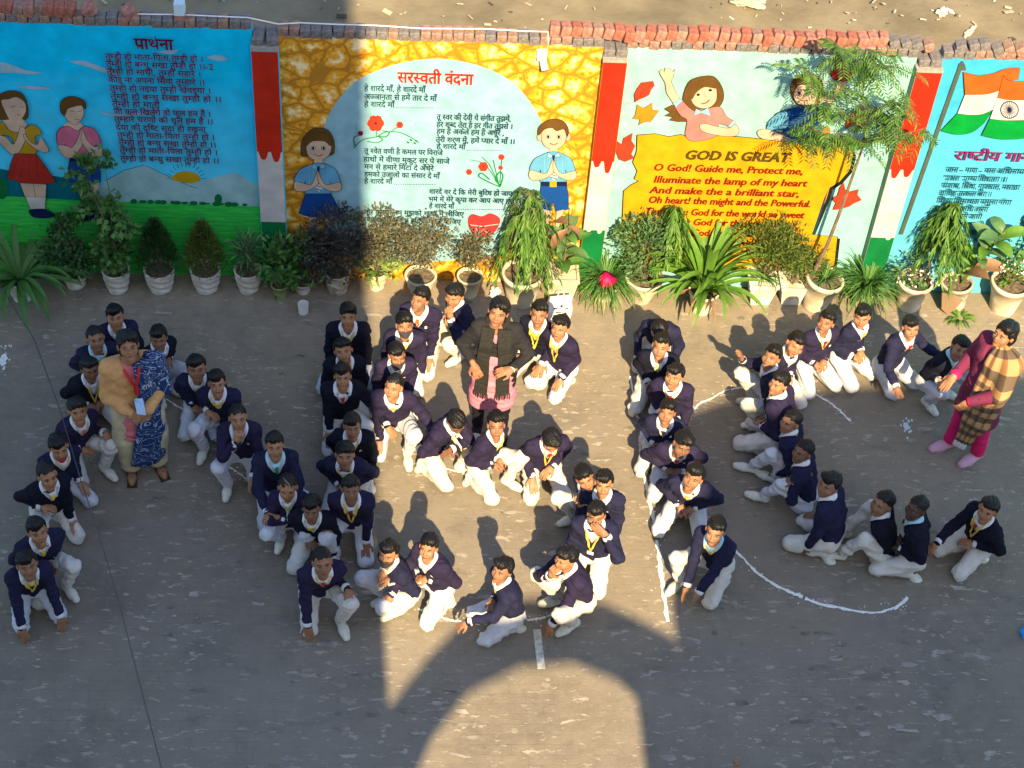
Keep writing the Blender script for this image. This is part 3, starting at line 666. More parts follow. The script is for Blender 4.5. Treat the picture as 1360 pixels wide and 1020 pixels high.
A.fill([(882, 143), (892, 138), (905, 140), (914, 150), (914, 160), (900, 160), (888, 158), (893, 154), (882, 152), (890, 148)], BRN, False, .7)
A.fill([(908, 140), (907, 126), (914, 108), (926, 101), (944, 99), (953, 105), (960, 118), (960, 132), (952, 142), (938, 142), (916, 146)], BRN, True, .8)
A.fill([(917, 128), (920, 120), (934, 114), (949, 113), (952, 124), (950, 134), (942, 141), (930, 142), (921, 137)], SKN, True, .6)
A.fill([(914, 126), (920, 112), (938, 106), (951, 110), (951, 116), (936, 114), (925, 121), (919, 130)], BRN, True)
A.ell(927, 124, 2.4, 1.8, INK, n=8); A.ell(943, 118, 2.4, 1.8, INK, n=8); A.line([(931, 136), (937, 135), (942, 131)], 1.8, BLSH, True); A.line([(935, 122), (937, 127)], .5, BRN)
A.fill([(875, 93), (879, 90), (882, 94), (883, 88), (888, 90), (889, 88), (893, 94), (896, 90), (894, 100), (891, 106), (897, 120), (904, 131), (895, 137), (885, 122), (883, 108), (877, 98)], SKN, False, .6)
A.fill([(895, 137), (904, 131), (914, 140), (924, 146), (940, 142), (956, 140), (964, 152), (975, 160), (970, 166), (954, 163), (954, 178), (922, 186), (910, 178), (912, 158), (904, 152)], SAL, True, .7)
A.fill([(893, 136), (902, 129), (907, 132), (898, 140)], LBL, False, .5); A.fill([(966, 166), (973, 158), (977, 161), (971, 168)], LBL, False, .5); A.fill([(921, 152), (924, 142), (931, 146), (940, 141), (944, 152), (936, 150), (931, 148)], LBL, False, .5)
A.fill([(929, 164), (936, 162), (952, 166), (968, 168), (976, 163), (981, 170), (978, 178), (962, 179), (944, 176), (932, 172)], SKN, True, .7)
A.build('painted_waving_girl', W3)
A = Art()
A.fill([(1050, 122), (1052, 106), (1064, 98), (1082, 98), (1092, 108), (1092, 128), (1082, 138), (1060, 138)], BRN, True, .7); A.fill([(1054, 124), (1060, 112), (1078, 112), (1086, 122), (1080, 136), (1064, 138), (1056, 132)], SKN, True, .5)
A.ell(1061, 122, 2.4, 2, INK, n=8); A.ell(1075, 121, 2.4, 2, INK, n=8); A.line([(1064, 132), (1072, 132)], 1.3, BLSH)
A.fill([(1088, 130), (1106, 118), (1118, 100), (1126, 104), (1118, 120), (1098, 140)], SKN, True, .6); A.fill([(1028, 152), (1044, 144), (1062, 140), (1080, 140), (1096, 134), (1102, 140), (1090, 154), (1088, 184), (1042, 182), (1040, 168)], BLU, True, .7)
A.fill([(1028, 152), (1044, 146), (1046, 166), (1022, 172), (1018, 164)], SHB, True, .6); A.fill([(1006, 172), (1020, 170), (1046, 180), (1050, 186), (1020, 184), (1008, 180)], SKN, True, .6)
A.build('painted_boy_in_blue', W3)
lettering(W3, 'GOD IS GREAT', 908, 1049, 208, TXB, 0.035, 0.18, size=0.135, latin=True)
P3 = ['O God! Guide me, Protect me,|867|1065|223', 'Illuminate the lamp of my heart|867|1071|239', 'And make the a brilliant star,|862|1060|253', 'Oh heart! the might and the Powerful.|860|1075|266', 'Thank you God for the world so sweet|856|1067|281', 'Thank you God for the food we eat|856|1058|294', 'Thank you God for the birds that sing|856|1062|308', 'Thank you God for everything|858|1010|321']
for l in P3:
    t, a, b, y = l.split('|'); lettering(W3, t, float(a), float(b), float(y), TXR, 0.020, 0.15, size=0.105, latin=True)
# ---- wall 4
A = Art()
A.line([(1276, 86), (1272, 96), (1196, 310)], 5.5, POLE); A.fill([(1271, 92), (1273, 84), (1278, 79), (1281, 84), (1283, 92)], POLE)
def wave(top, bot, m):
    A.fill(spline(top)+spline(bot)[::-1], m, False, .6)
t0 = [(1279, 94), (1300, 98), (1322, 96), (1338, 90), (1354, 88), (1353, 97)]; t1 = [(1280, 124), (1300, 124), (1318, 120), (1326, 116)]
t2 = [(1271, 149), (1290, 152), (1306, 150), (1318, 144)]; t3 = [(1249, 173), (1270, 176), (1288, 174), (1304, 166)]
A.fill(spline([(1279, 94), (1298, 98), (1318, 96), (1334, 90), (1354, 88)])+[(1352, 104), (1340, 106)]+spline([(1328, 118), (1312, 123), (1296, 124), (1281, 124)]), SAF, False, .7)
A.fill(spline([(1281, 124), (1296, 124), (1312, 123), (1328, 118)])+spline([(1318, 144), (1304, 150), (1288, 151), (1271, 149)]), WHT, False, .6)
A.fill(spline([(1271, 149), (1288, 151), (1304, 150), (1318, 144)])+spline([(1306, 162), (1290, 174), (1270, 177), (1249, 172)]), FGR, False, .6)
A.fill(spline([(1332, 98), (1340, 105), (1356, 106), (1400, 104)])+[(1398, 132)]+spline([(1360, 131), (1340, 131), (1324, 128)]), SAF, False, .7)
A.fill(spline([(1324, 128), (1340, 131), (1360, 131), (1398, 132)])+[(1392, 156)]+spline([(1354, 158), (1332, 158), (1314, 156)]), WHT, False, .6)
A.fill(spline([(1314, 156), (1332, 158), (1354, 158), (1392, 156)])+[(1386, 178)]+spline([(1350, 183), (1326, 183), (1303, 178)]), FGR, False, .6)
A.ell(1340, 144, 12.5, 12, NAVY, n=24); A.ell(1340, 144, 11, 10.5, WHT, n=24)
for i in range(12):
    a = i*math.pi/12; A.line([(1340-10.5*math.cos(a), 144-10.5*math.sin(a)), (1340+10.5*math.cos(a), 144+10.5*math.sin(a))], .7, NAVY)
A.ell(1340, 144, 2.8, 2.8, NAVY, n=10)
A.build('painted_flag', W4)
lettering(W4, 'राष्ट्रीय गान', 1266, 1368, 209, PUR, 0.02, size=0.145)
P4 = ['जन - गण - मन अधिनायक|1256|1366|225', 'भारत भाग्य विधाता ।।|1252|1336|236', 'पंजाब, सिंध, गुजरात, मराठा|1250|1352|246', 'द्राविड़ उत्कल बंग ।|1247|1315|256', 'विंध्य हिमाचल यमुना गंगा|1244|1341|266', 'उच्छल जलधि तरंग|1240|1310|276', 'तव शुभ नामे जागे|1237|1302|286', 'तव शुभ आशीष मांगे|1234|1304|297', 'गाहे तव जय गाथा|1232|1296|307', 'जन गण मंगलदायक|1229|1296|317', 'भारत भाग्य विधाता|1226|1290|327']
for l in P4:
    t, a, b, y = l.split('|'); lettering(W4, t, float(a), float(b), float(y), NAVY if 0 else TEAL, 0.02, size=0.083)
for o_, i_ in ((W1, I1), (W2, I2), (W3, I3), (W4, I4)): settle(o_, i_)
bpy.data.objects.remove(_to)
# ------------------------------------------------------------------ potted plants
LEAF = {k: mat('leaf_'+k, c, rough=0.5, island=i, trans=t, spec=0.35, var=0.15, vscale=40) for k, c, i, t in (
    ('dark', (0.040, 0.115, 0.030), .45, .18), ('mid', (0.070, 0.185, 0.040), .45, .25), ('bright', (0.11, 0.25, 0.035), .4, .3), ('ficus', (0.085, 0.20, 0.03), .45, .28),
    ('pale', (0.20, 0.30, 0.07), .4, .3), ('conifer', (0.030, 0.085, 0.020), .5, .15), ('purple', (0.046, 0.042, 0.036), .3, .15), ('drybrown', (0.115, 0.115, 0.062), .3, .2),
    ('greyish', (0.08, 0.17, 0.06), .4, .2), ('dead', (0.22, 0.13, 0.07), .35, .2), ('olive', (0.10, 0.155, 0.03), .45, .25), ('neem', (0.06, 0.15, 0.022), .5, .25))}
BARK = mat('bark', (0.16, 0.12, 0.08), rough=0.95, var=0.3, bump=0.6)
SOIL = mat('dry_soil', (0.13, 0.10, 0.07), rough=1.0, var=0.4, vscale=40, bump=1.0, bscale=50)
POTM = {'white': mat('white_pot', (0.62, 0.62, 0.59), rough=0.7, var=0.3, vscale=7, bump=0.3, c2=(.42, .38, .31)), 'cream': mat('cream_pot', (0.60, 0.56, 0.44), rough=0.7, var=0.2, vscale=6, bump=0.3, c2=(.42, .36, .25)),
        'weather': mat('weathered_pot', (0.42, 0.38, 0.30), rough=0.9, var=0.45, vscale=12, bump=0.5), 'green': mat('green_pot', (0.22, 0.30, 0.12), rough=0.6, var=0.1)}
FLW = mat('white_petals', (0.8, 0.78, 0.75)); 
def leafquads(P, D, N, L, W, fold=0.25, taper=0.5, droop=0.0):
    """numpy: folded pointed leaves. P base, D direction, N normal, each (n,3)"""
    n = len(P); L = np.broadcast_to(L, (n,))[:, None]; W = np.broadcast_to(W, (n,))[:, None]
    S = np.cross(D, N); S /= np.linalg.norm(S, axis=1, keepdims=True)+1e-9; N = np.cross(S, D)
    dz = np.array([0, 0, -1.0])
    mid = P+D*L*taper+N*0; tip = P+D*L+dz*L*droop
    a = mid+S*W/2+N*W*fold; b = mid-S*W/2+N*W*fold
    V = np.stack([P, a, mid, b, tip], 1).reshape(-1, 3)
    o = (np.arange(n)*5)[:, None]
    F = np.concatenate([o+np.array([[0, 1, 2]]), o+np.array([[0, 2, 3]]), o+np.array([[1, 4, 2]]), o+np.array([[2, 4, 3]])])
    return V, F
def unit(a): return a/(np.linalg.norm(a, axis=1, keepdims=True)+1e-9)
def foliage(parent, name, parts, m, kind='stuff'):
    V = []; F = []; n = 0
    for v, f in parts: V.append(v); F.append(f+n); n += len(v)
    o = link(name, mesh(name, np.concatenate(V), np.concatenate(F).astype(np.int32), m, False), parent)
    if kind: o['kind'] = kind
    return o
def clumps(rs, n, c, rad, k=9):
    """points gathered in clumps inside an ellipsoid so that gaps show"""
    cc = unit(rs.normal(size=(k, 3)))*rs.uniform(.30, 1.08, (k, 1)); i = rs.randint(0, k, n)
    p = cc[i]+rs.normal(size=(n, 3))*rs.uniform(.14, .34, (k, 1))[i]
    r = np.linalg.norm(p, axis=1, keepdims=True); p = np.where(r > 1.35, p/r*1.3, p)
    return p*np.array(rad)+np.array(c), unit(p)
def bush(parent, rs, h, rad, n, L, W, m, z0=0.0, k=12, up=0.4, stems=5, fold=.2):
    c = (0, 0, z0+rad[2]); P, O = clumps(rs, n, c, rad, k)
    D = unit(O+rs.normal(size=(n, 3))*.7+np.array([0, 0, up])); N = unit(rs.normal(size=(n, 3))*.6+np.array([0, 0, 1]))
    foliage(parent, 'foliage', [leafquads(P, D, N, rs.uniform(.7, 1.2, n)*L, rs.uniform(.8, 1.2, n)*W, fold)], m)
    mb = MB()
    for i in range(stems):
        q = P[rs.randint(n)]; b = Vector((rs.uniform(-.02, .02), rs.uniform(-.02, .02), z0-.06)); e = Vector(q)
        mb.tube([b, b.lerp(e, .5)+Vector((rs.uniform(-.03, .03), rs.uniform(-.03, .03), 0.03)), e], [.007, .005, .002], 5)
        for _ in range(3):
            q2 = Vector(P[rs.randint(n)]); mid = b.lerp(e, rs.uniform(.4, .8)); mb.tube([mid, q2], [.003, .0015], 4)
    mb.build('stem', BARK, parent)
def weeping(parent, rs, h, r, n, m, z0=0):
    """weeping fig: drooping slender leaves on hanging shoots"""
    parts = []; mb = MB()
    mb.tube([(0, 0, z0-.05), (.01, .01, z0+h*.5), (0, .02, z0+h*.92)], [.013, .01, .005], 6)
    for b in range(int(n/26)):
        t = rs.uniform(.25, 1.0); a = rs.uniform(0, 6.28); st = np.array([0, .01, z0+h*t]); rr = r*rs.uniform(.5, 1.05)*(1.25-.6*t)
        k = 26; s = np.linspace(0.1, 1, k)
        out = rr*np.sin(s*1.7); drop = 0.10*h*np.sin(s*2.2)-s**2*h*.42
        pts = st+np.stack([out*math.cos(a), out*math.sin(a), drop], 1)
        pts[:, 2] = np.maximum(pts[:, 2], z0+.0)
        D = unit(np.stack([np.cos(a+rs.normal(0, .9, k))*.45, np.sin(a+rs.normal(0, .9, k))*.45, rs.uniform(-1.1, -.45, k)], 1))
        N = unit(np.stack([np.full(k, math.cos(a)), np.full(k, math.sin(a)), np.full(k, .5)], 1)+rs.normal(size=(k, 3))*.3)
        parts.append(leafquads(pts, D, N, rs.uniform(.065, .10, k), rs.uniform(.014, .02, k), .25, .45, .12))
        mb.tube([st, pts[k//3], pts[-1]], [.004, .003, .001], 4)
    foliage(parent, 'foliage', parts, m); mb.build('stem', BARK, parent)
def strap_mesh(L, W, e0, curl, k=9, m=None):
    """long arching strap leaf, base at origin, growing along +X"""
    V = []; x = 0; z = 0; e = e0
    for i in range(k+1):
        t = i/k; w_ = W*(math.sin(math.pi*min(1, .18+t*.82))**.7)*(1 if t < .97 else .3)/2
        V += [(x, -w_, z+w_*.5), (x, 0, z), (x, w_, z+w_*.5)]
        x += L/k*math.cos(e); z += L/k*math.sin(e); e -= curl/k*(0.4+1.4*t)
    F = []
    for i in range(k):
        a = 3*i; F += [(a, a+3, a+4, a+1), (a+1, a+4, a+5, a+2)]
    return mesh('leaf', V, F, m, True)
STRAPS = {}
def strap(parent, rs, n, L, W, m, z0, e=(20, 85), curl=(1.2, 2.6), key='a', name='leaf', r0=.02):
    if key not in STRAPS: STRAPS[key] = [strap_mesh(L*rs.uniform(.75, 1.1), W*rs.uniform(.8, 1.15), R(rs.uniform(*e)), rs.uniform(*curl), 9, m) for _ in range(9)]
    for i in range(n):
        a = i*2.39996+rs.uniform(-.3, .3); s = rs.uniform(.8, 1.1)
        link(name, STRAPS[key][rs.randint(9)], parent, (r0*math.cos(a), r0*math.sin(a), z0+rs.uniform(0, .02)), (rs.uniform(-.25, .25), rs.uniform(-.15, .15), a), (s, s, s))
def grassy(parent, rs, n, L, W, m, z0, name='foliage', e=(15, 85), curl=(1.5, 3.2)):
    V = []; F = []; b = 0
    for i in range(n):
        a = rs.uniform(0, 6.28); ee = R(rs.uniform(*e)); cu = rs.uniform(*curl); l = L*rs.uniform(.6, 1.1); k = 6; x = .03; z = z0; ww = W/2*rs.uniform(.7, 1.2)
        for j in range(k+1):
            t = j/k; w_ = ww*(1-t**2*.9); ca, sa = math.cos(a), math.sin(a)
            V += [(x*ca-w_*sa, x*sa+w_*ca, z), (x*ca+w_*sa, x*sa-w_*ca, z)]
            x += l/k*math.cos(ee); z = max(z+l/k*math.sin(ee), .012); ee -= cu/k*(.4+1.2*t)
        for j in range(k): q = b+2*j; F.append((q, q+1, q+3, q+2))
        b += 2*(k+1)
    o = link(name, mesh(name, V, np.array(F, np.int32), m, True), parent); o['kind'] = 'stuff'; return o
def broad_mesh(L, W, m, curl=.5):
    V = []; k = 6; x = 0; z = 0; e = .5
    for i in range(k+1):
        t = i/k; w_ = W/2*math.sin(math.pi*min(1, .06+t*.94))**.8
        V += [(x, -w_, z+w_*.35), (x, -w_*.5, z+w_*.1), (x, 0, z), (x, w_*.5, z+w_*.1), (x, w_, z+w_*.35)]
        x += L/k*math.cos(e); z += L/k*math.sin(e); e -= curl/k*2
    F = [(5*i+j, 5*i+5+j, 5*i+6+j, 5*i+j+1) for i in range(k) for j in range(4)]
    return mesh('leaf', V, F, m, True)
BROAD = {k: [broad_mesh(l, w_, LEAF[k], c) for l, w_, c in ((.20, .085, .6), (.17, .075, .9), (.22, .10, .4))] for k in ('mid', 'dead', 'greyish', 'bright', 'dark')}
def pot(parent, kind, r, h, m, taper=.68):
    mb = MB()
    if kind == 'square':
        for z0, z1, a, b in ((0, h*.9, taper, .96), (h*.9, h, 1.03, 1.03)):
            V = [(sx*r*q, sy*r*q, z) for q, z in ((a, z0), (b, z1)) for sx, sy in ((-1, -1), (1, -1), (1, 1), (-1, 1))]
            mb.add(V, [(0, 1, 5, 4), (1, 2, 6, 5), (2, 3, 7, 6), (3, 0, 4, 7), (3, 2, 1, 0)])
        V = [(sx*r*q, sy*r*q, h) for q in (1.03, .88) for sx, sy in ((-1, -1), (1, -1), (1, 1), (-1, 1))]
        mb.add(V, [(0, 1, 5, 4), (1, 2, 6, 5), (2, 3, 7, 6), (3, 0, 4, 7)])
        V = [(sx*r*.88, sy*r*.88, z) for z in (h, h-.05) for sx, sy in ((-1, -1), (1, -1), (1, 1), (-1, 1))]
        mb.add(V, [(1, 0, 4, 5), (2, 1, 5, 6), (3, 2, 6, 7), (0, 3, 7, 4)])
        mb.build('pot', m, parent)
        s = MB(); s.add([(sx*r*.88, sy*r*.88, h-.035) for sx, sy in ((-1, -1), (1, -1), (1, 1), (-1, 1))], [(0, 1, 2, 3)]); s.build('soil', SOIL, parent); return
    if kind == 'swirl':
        wob = lambda a, z: .035*math.sin(2*a+z*95/ (h/.22)) if z < h*.93 else 0
        prof = [(r*taper*.9, 0)]+[(r*(taper+(1-taper)*math.sin(t*1.5)**.8), h*t) for t in np.linspace(0.03, .93, 22)]+[(r*1.04, h*.95), (r*1.05, h), (r*.93, h), (r*.9, h-.05)]
    elif kind == 'bowl':
        wob = None; prof = [(r*.5, 0)]+[(r*(.5+.47*math.sin(t*1.57)), h*t) for t in np.linspace(.05, .85, 10)]+[(r*1.05, h*.88), (r*1.07, h*.97), (r*1.03, h), (r*.92, h), (r*.9, h-.05)]
    else:
        wob = None; prof = [(r*taper*.97, 0), (r*taper, .01), (r*(taper+1)/2*.99, h*.5), (r*.97, h*.86), (r*1.05, h*.87), (r*1.06, h*.97), (r*1.04, h), (r*.93, h), (r*.9, h-.05)]
    mb.lathe(prof, 40, wob=wob); mb.add([(prof[0][0]*math.cos(a), prof[0][0]*math.sin(a), .001) for a in np.linspace(0, 6.28, 12, endpoint=False)], [tuple(range(12))[::-1]])
    mb.build('pot', m, parent, smooth=True)
    s = MB(); n = 24; V = [(0, 0, h-.03)]+[(q*r*.93*math.cos(a), q*r*.93*math.sin(a), h-.035+rnd.uniform(-.008, .008)) for q in (.5, 1) for a in np.linspace(0, 6.283, n, endpoint=False)]
    F = [(0, 1+i, 1+(i+1) % n) for i in range(n)]+[(1+i, 1+n+i, 1+n+(i+1) % n, 1+(i+1) % n) for i in range(n)]
    s.add(V, F); s.build('soil', SOIL, parent)
PG = 'potted plants lined up along the painted wall'
def plant(px, py, wpx, kind, pm_, label, h=.24, tilt=0, taper=.68):
    """px,py: middle of the pot's foot in the photograph, wpx: rim width"""
    p = at(px, py); r = wpx/2/166
    p = p+Vector((0, r*taper*.8, 0))
    if p.y > -r-.02: p.y = -r-.02
    o = empty('potted_plant', (p.x, p.y, 0), 0, label, 'potted plant', PG)
    if tilt: o.rotation_euler = (0, R(tilt), 0)
    pot(o, kind, r, h, POTM[pm_], taper); return o, h
def rs(i): return np.random.RandomState(i)
o, h = plant(30, 402, 38, 'swirl', 'white', 'large strap leaved lily spilling over its white pot at the far left'); strap(o, rs(1), 48, .68, .052, LEAF['mid'], h-.03, (25, 85), (1.0, 2.6), 'lily')
o, h = plant(100, 385, 36, 'swirl', 'white', 'low dark bush with small leaves in a white swirled pot beside the lily'); bush(o, rs(2), .4, (.24, .18, .22), 1600, .045, .025, LEAF['dark'], h)
o, h = plant(156, 391, 38, 'swirl', 'white', 'tall leafy shrub reaching the painted boy, in a white swirled pot')
bush(o, rs(3), .9, (.16, .14, .26), 420, .075, .045, LEAF['mid'], h-.02); 
def extra_crown(o, s, n, c, rad, L, W, m, k=7):
    P, O = clumps(s, n, c, rad, k); D = unit(O+s.normal(size=(n, 3))*.7+np.array([0, 0, .1])); N = unit(s.normal(size=(n, 3))*.6+np.array([0, -.4, 1]))
    foliage(o, 'foliage', [leafquads(P, D, N, s.uniform(.7, 1.2, n)*L, s.uniform(.8, 1.2, n)*W)], m)
extra_crown(o, rs(4), 330, (0, 0, h+.62), (.24, .15, .20), .075, .045, LEAF['mid']); extra_crown(o, rs(5), 110, (-.14, .02, h+.98), (.12, .1, .18), .075, .042, LEAF['mid'], 5); extra_crown(o, rs(6), 60, (.02, .04, h+1.12), (.10, .06, .10), .07, .04, LEAF['mid'], 3)
mb = MB(); mb.tube([(0, 0, .2), (.02, 0, .5), (-.06, 0, .9), (-.14, .02, 1.25)], [.012, .01, .007, .003]); mb.tube([(.01, 0, .6), (.04, .02, .95), (.02, .04, 1.4)], [.007, .005, .002]); mb.build('stem', BARK, o)
def conifer(px, py, wpx, lab, sd, m, hh=.5):
    o, h = plant(px, py, wpx, 'swirl', 'white', lab); s = rs(sd); n = 3600
    t = s.uniform(0, 1, n)**.8; a = s.uniform(0, 6.28, n); rr = (.155*(1-t**1.6)+.015)*s.uniform(.35, 1.1, n)
    P = np.stack([rr*np.cos(a), rr*np.sin(a), h+t*hh], 1); D = unit(np.stack([np.cos(a)*.5, np.sin(a)*.5, s.uniform(.3, 1.4, n)], 1)+s.normal(size=(n, 3))*.25)
    foliage(o, 'foliage', [leafquads(P, D, unit(s.normal(size=(n, 3))), s.uniform(.03, .065, n), .010, .1)], m)
    mb = MB(); mb.tube([(0, 0, h-.05), (0, 0, h+hh*.85)], [.012, .004]); mb.build('stem', BARK, o)
conifer(213, 391, 42, 'dense dark cypress bush with a pointed top in a white swirled pot', 7, LEAF['conifer'], .52)
conifer(274, 391, 42, 'brownish green thuja bush in a white pot with a dark band tied round it', 8, LEAF['olive'], .50)
o, h = plant(330, 391, 38, 'swirl', 'white', 'oleander with stiff narrow radiating leaves in a white pot'); s = rs(9); n = 130
P = np.stack([s.normal(0, .03, n), s.normal(0, .03, n), h+s.uniform(0, .30, n)], 1); a = s.uniform(0, 6.28, n); e = s.uniform(-.1, 1.2, n)
foliage(o, 'foliage', [leafquads(P, np.stack([np.cos(a)*np.cos(e), np.sin(a)*np.cos(e), np.sin(e)], 1), unit(np.stack([-np.cos(a)*np.sin(e), -np.sin(a)*np.sin(e), np.cos(e)], 1)), s.uniform(.12, .2, n), .022, .2, .5, .15)], LEAF['greyish']); mb = MB(); mb.tube([(0, 0, .2), (0, 0, h+.3)], [.012, .006]); mb.build('stem', BARK, o)
o, h = plant(372, 399, 24, 'round', 'green', 'bushy broad leaved plant in a small green pot', .16); bush(o, rs(10), .5, (.17, .14, .24), 330, .085, .034, LEAF['mid'], h-.02, up=.2)
o, h = plant(402, 391, 30, 'round', 'white', 'broad leaved plant hiding its small white pot, right of the green pot', .12); bush(o, rs(11), .5, (.20, .16, .24), 430, .085, .034, LEAF['mid'], h-.02, up=.2)
o, h = plant(448, 393, 36, 'swirl', 'weather', 'dark purple leaved shrub in a grimy weathered pot at the shadow edge'); bush(o, rs(12), .6, (.27, .2, .30), 3000, .036, .02, LEAF['purple'], h+.02, 16)
o, h = plant(500, 386, 30, 'swirl', 'cream', 'shrub with pale low leaves and dusty brown top in a cream pot', .2); bush(o, rs(13), .6, (.22, .16, .27), 1300, .036, .02, LEAF['drybrown'], h+.08, 14); extra_crown(o, rs(14), 130, (0, -.04, h+.08), (.15, .12, .10), .07, .03, LEAF['pale'])
o, h = plant(558, 399, 44, 'bowl', 'cream', 'dusty brown twiggy shrub in a wide cream pot behind the boys'); bush(o, rs(15), .6, (.26, .18, .25), 1500, .036, .02, LEAF['drybrown'], h+.18, 14, stems=9)
o, h = plant(623, 396, 36, 'round', 'cream', 'sparse brown shrub in a cream pot under the painted lotus', .22); bush(o, rs(16), .45, (.16, .12, .17), 900, .032, .018, LEAF['drybrown'], h+.14, 9, stems=8)
o, h = plant(692, 409, 58, 'round', 'cream', 'weeping fig with long hanging leaves in a big round cream pot', .33, taper=.72); weeping(o, rs(17), .86, .30, 2300, LEAF['ficus'], h)
o, h = plant(744, 400, 46, 'square', 'cream', 'rubber plant with brown dying leaves in a tapering square pot', .30, taper=.66); s = rs(18)
for i in range(15):
    a = i*2.4; z = h+.04+.035*i; k = 'dead' if i > 11 else ('greyish' if i % 2 else 'mid')
    link('leaf', BROAD[k][i % 3], o, (0, 0, z), (s.uniform(-.3, .3), s.uniform(-.7, .1) if k != 'dead' else s.uniform(.2, .9), a), (1.15,)*3)
mb = MB(); mb.tube([(0, 0, .2), (.01, 0, .6), (.03, .02, .98)], [.011, .008, .004]); mb.build('stem', BARK, o)
o, h = plant(803, 400, 40, 'round', 'cream', 'spider plant with narrow arching leaves drooping to the ground', .16); grassy(o, rs(19), 260, .42, .014, LEAF['mid'], h); grassy(o, rs(20), 70, .36, .013, LEAF['pale'], h-.02, e=(-10, 40))
o, h = plant(852, 406, 52, 'bowl', 'cream', 'round small leaved bush with a weeping fig rising from a wide cream pot', .27); bush(o, rs(21), .6, (.25, .18, .30), 1900, .055, .020, LEAF['greyish'], h+.02, 14)
s = rs(22)
sub = []
def fig_top(o, x, y, z0, hh, r, n, sd):
    q = rs(sd); parts = []
    for b in range(n//20):
        t = q.uniform(.1, 1); a = q.uniform(0, 6.28); k = 20; sx = np.linspace(.1, 1, k); rr = r*q.uniform(.5, 1.1)*(1.2-.7*t)
        pts = np.array([x, y, z0+hh*t])+np.stack([rr*np.sin(sx*1.7)*math.cos(a), rr*np.sin(sx*1.7)*math.sin(a), .05*np.sin(sx*2.2)-sx**2*.20], 1)
        D = unit(np.stack([np.cos(a+q.normal(0, .9, k))*.45, np.sin(a+q.normal(0, .9, k))*.45, q.uniform(-1.1, -.45, k)], 1)); N = unit(np.stack([np.full(k, math.cos(a)), np.full(k, math.sin(a)), np.full(k, .5)], 1)+q.normal(size=(k, 3))*.3)
        parts.append(leafquads(pts, D, N, q.uniform(.07, .11, k), q.uniform(.015, .022, k), .25, .45, .12))
    foliage(o, 'foliage', parts, LEAF['ficus']); mb = MB(); mb.tube([(x*.3, y*.3, .2), (x*.8, y*.8, z0+hh*.4), (x, y, z0+hh)], [.012, .008, .003]); mb.build('stem', BARK, o)
fig_top(o, .17, .0, .42, .66, .19, 900, 23)
o, h = plant(932, 418, 44, 'round', 'cream', 'huge bright green strap leaved plant fanning out in front of the scroll', .24); strap(o, rs(24), 70, .70, .056, LEAF['bright'], h-.02, (15, 88), (.6, 2.4), 'agave', r0=.035)
strap(o, rs(25), 9, .34, .035, LEAF['dead'], h-.02, (-10, 20), (1.2, 2.4), 'deadstrap', r0=.04)
o, h = plant(838, 410, 10, 'round', 'cream', 'x', .1)
for c in list(o.children): bpy.data.objects.remove(c)
bpy.data.objects.remove(o)
o, h = plant(1008, 402, 42, 'square', 'white', 'dense fine leaved shrub with olive tips in a white tapering planter', .26, taper=.62); bush(o, rs(26), .6, (.27, .18, .26), 3000, .042, .013, LEAF['olive'], h+.10, 16, up=1.0); grassy(o, rs(27), 50, .2, .014, LEAF['mid'], h)
o, h = plant(1046, 388, 38, 'square', 'white', 'low green plant in a pale planter pushed back against the mint wall', .22, taper=.7); bush(o, rs(28), .5, (.22, .13, .26), 1600, .045, .014, LEAF['olive'], h+.04, 10, up=.8)
o, h = plant(1083, 414, 54, 'round', 'cream', 'young neem tree with feathery leaves leaning in a cream pot', .33, 7); NEEM = o
grassy(o, rs(29), 70, .22, .014, LEAF['mid'], h-.02)
TP = [(1083, 358), (1100, 322), (1118, 275), (1132, 235), (1146, 195), (1150, 165), (1146, 120), (1148, 100)]
def npt(px, py, y): return wat(px, py, y)
mw = Matrix.Translation(o.location) @ Matrix.Rotation(R(7), 4, 'Y'); mwi = mw.inverted()
tr = [npt(px, py, -.24-.02*i) for i, (px, py) in enumerate(TP)]
mb = MB(); mb.tube([mwi @ q for q in tr], [.018, .016, .014, .012, .010, .007, .005, .003], 7)
s = rs(30); twigs = [((1146, 190), (1180, 184), (1235, 168)), ((1150, 172), (1120, 150), (1085, 140)), ((1148, 140), (1100, 110), (1060, 90)), ((1148, 120), (1170, 90), (1195, 85)), ((1150, 160), (1180, 140), (1200, 120)), ((1146, 195), (1110, 175), (1070, 170)), ((1146, 110), (1130, 80), (1110, 62)), ((1150, 170), (1175, 158), (1192, 150)), ((1147, 105), (1160, 75), (1150, 65)), ((1140, 205), (1100, 180), (1060, 186))]
parts = []
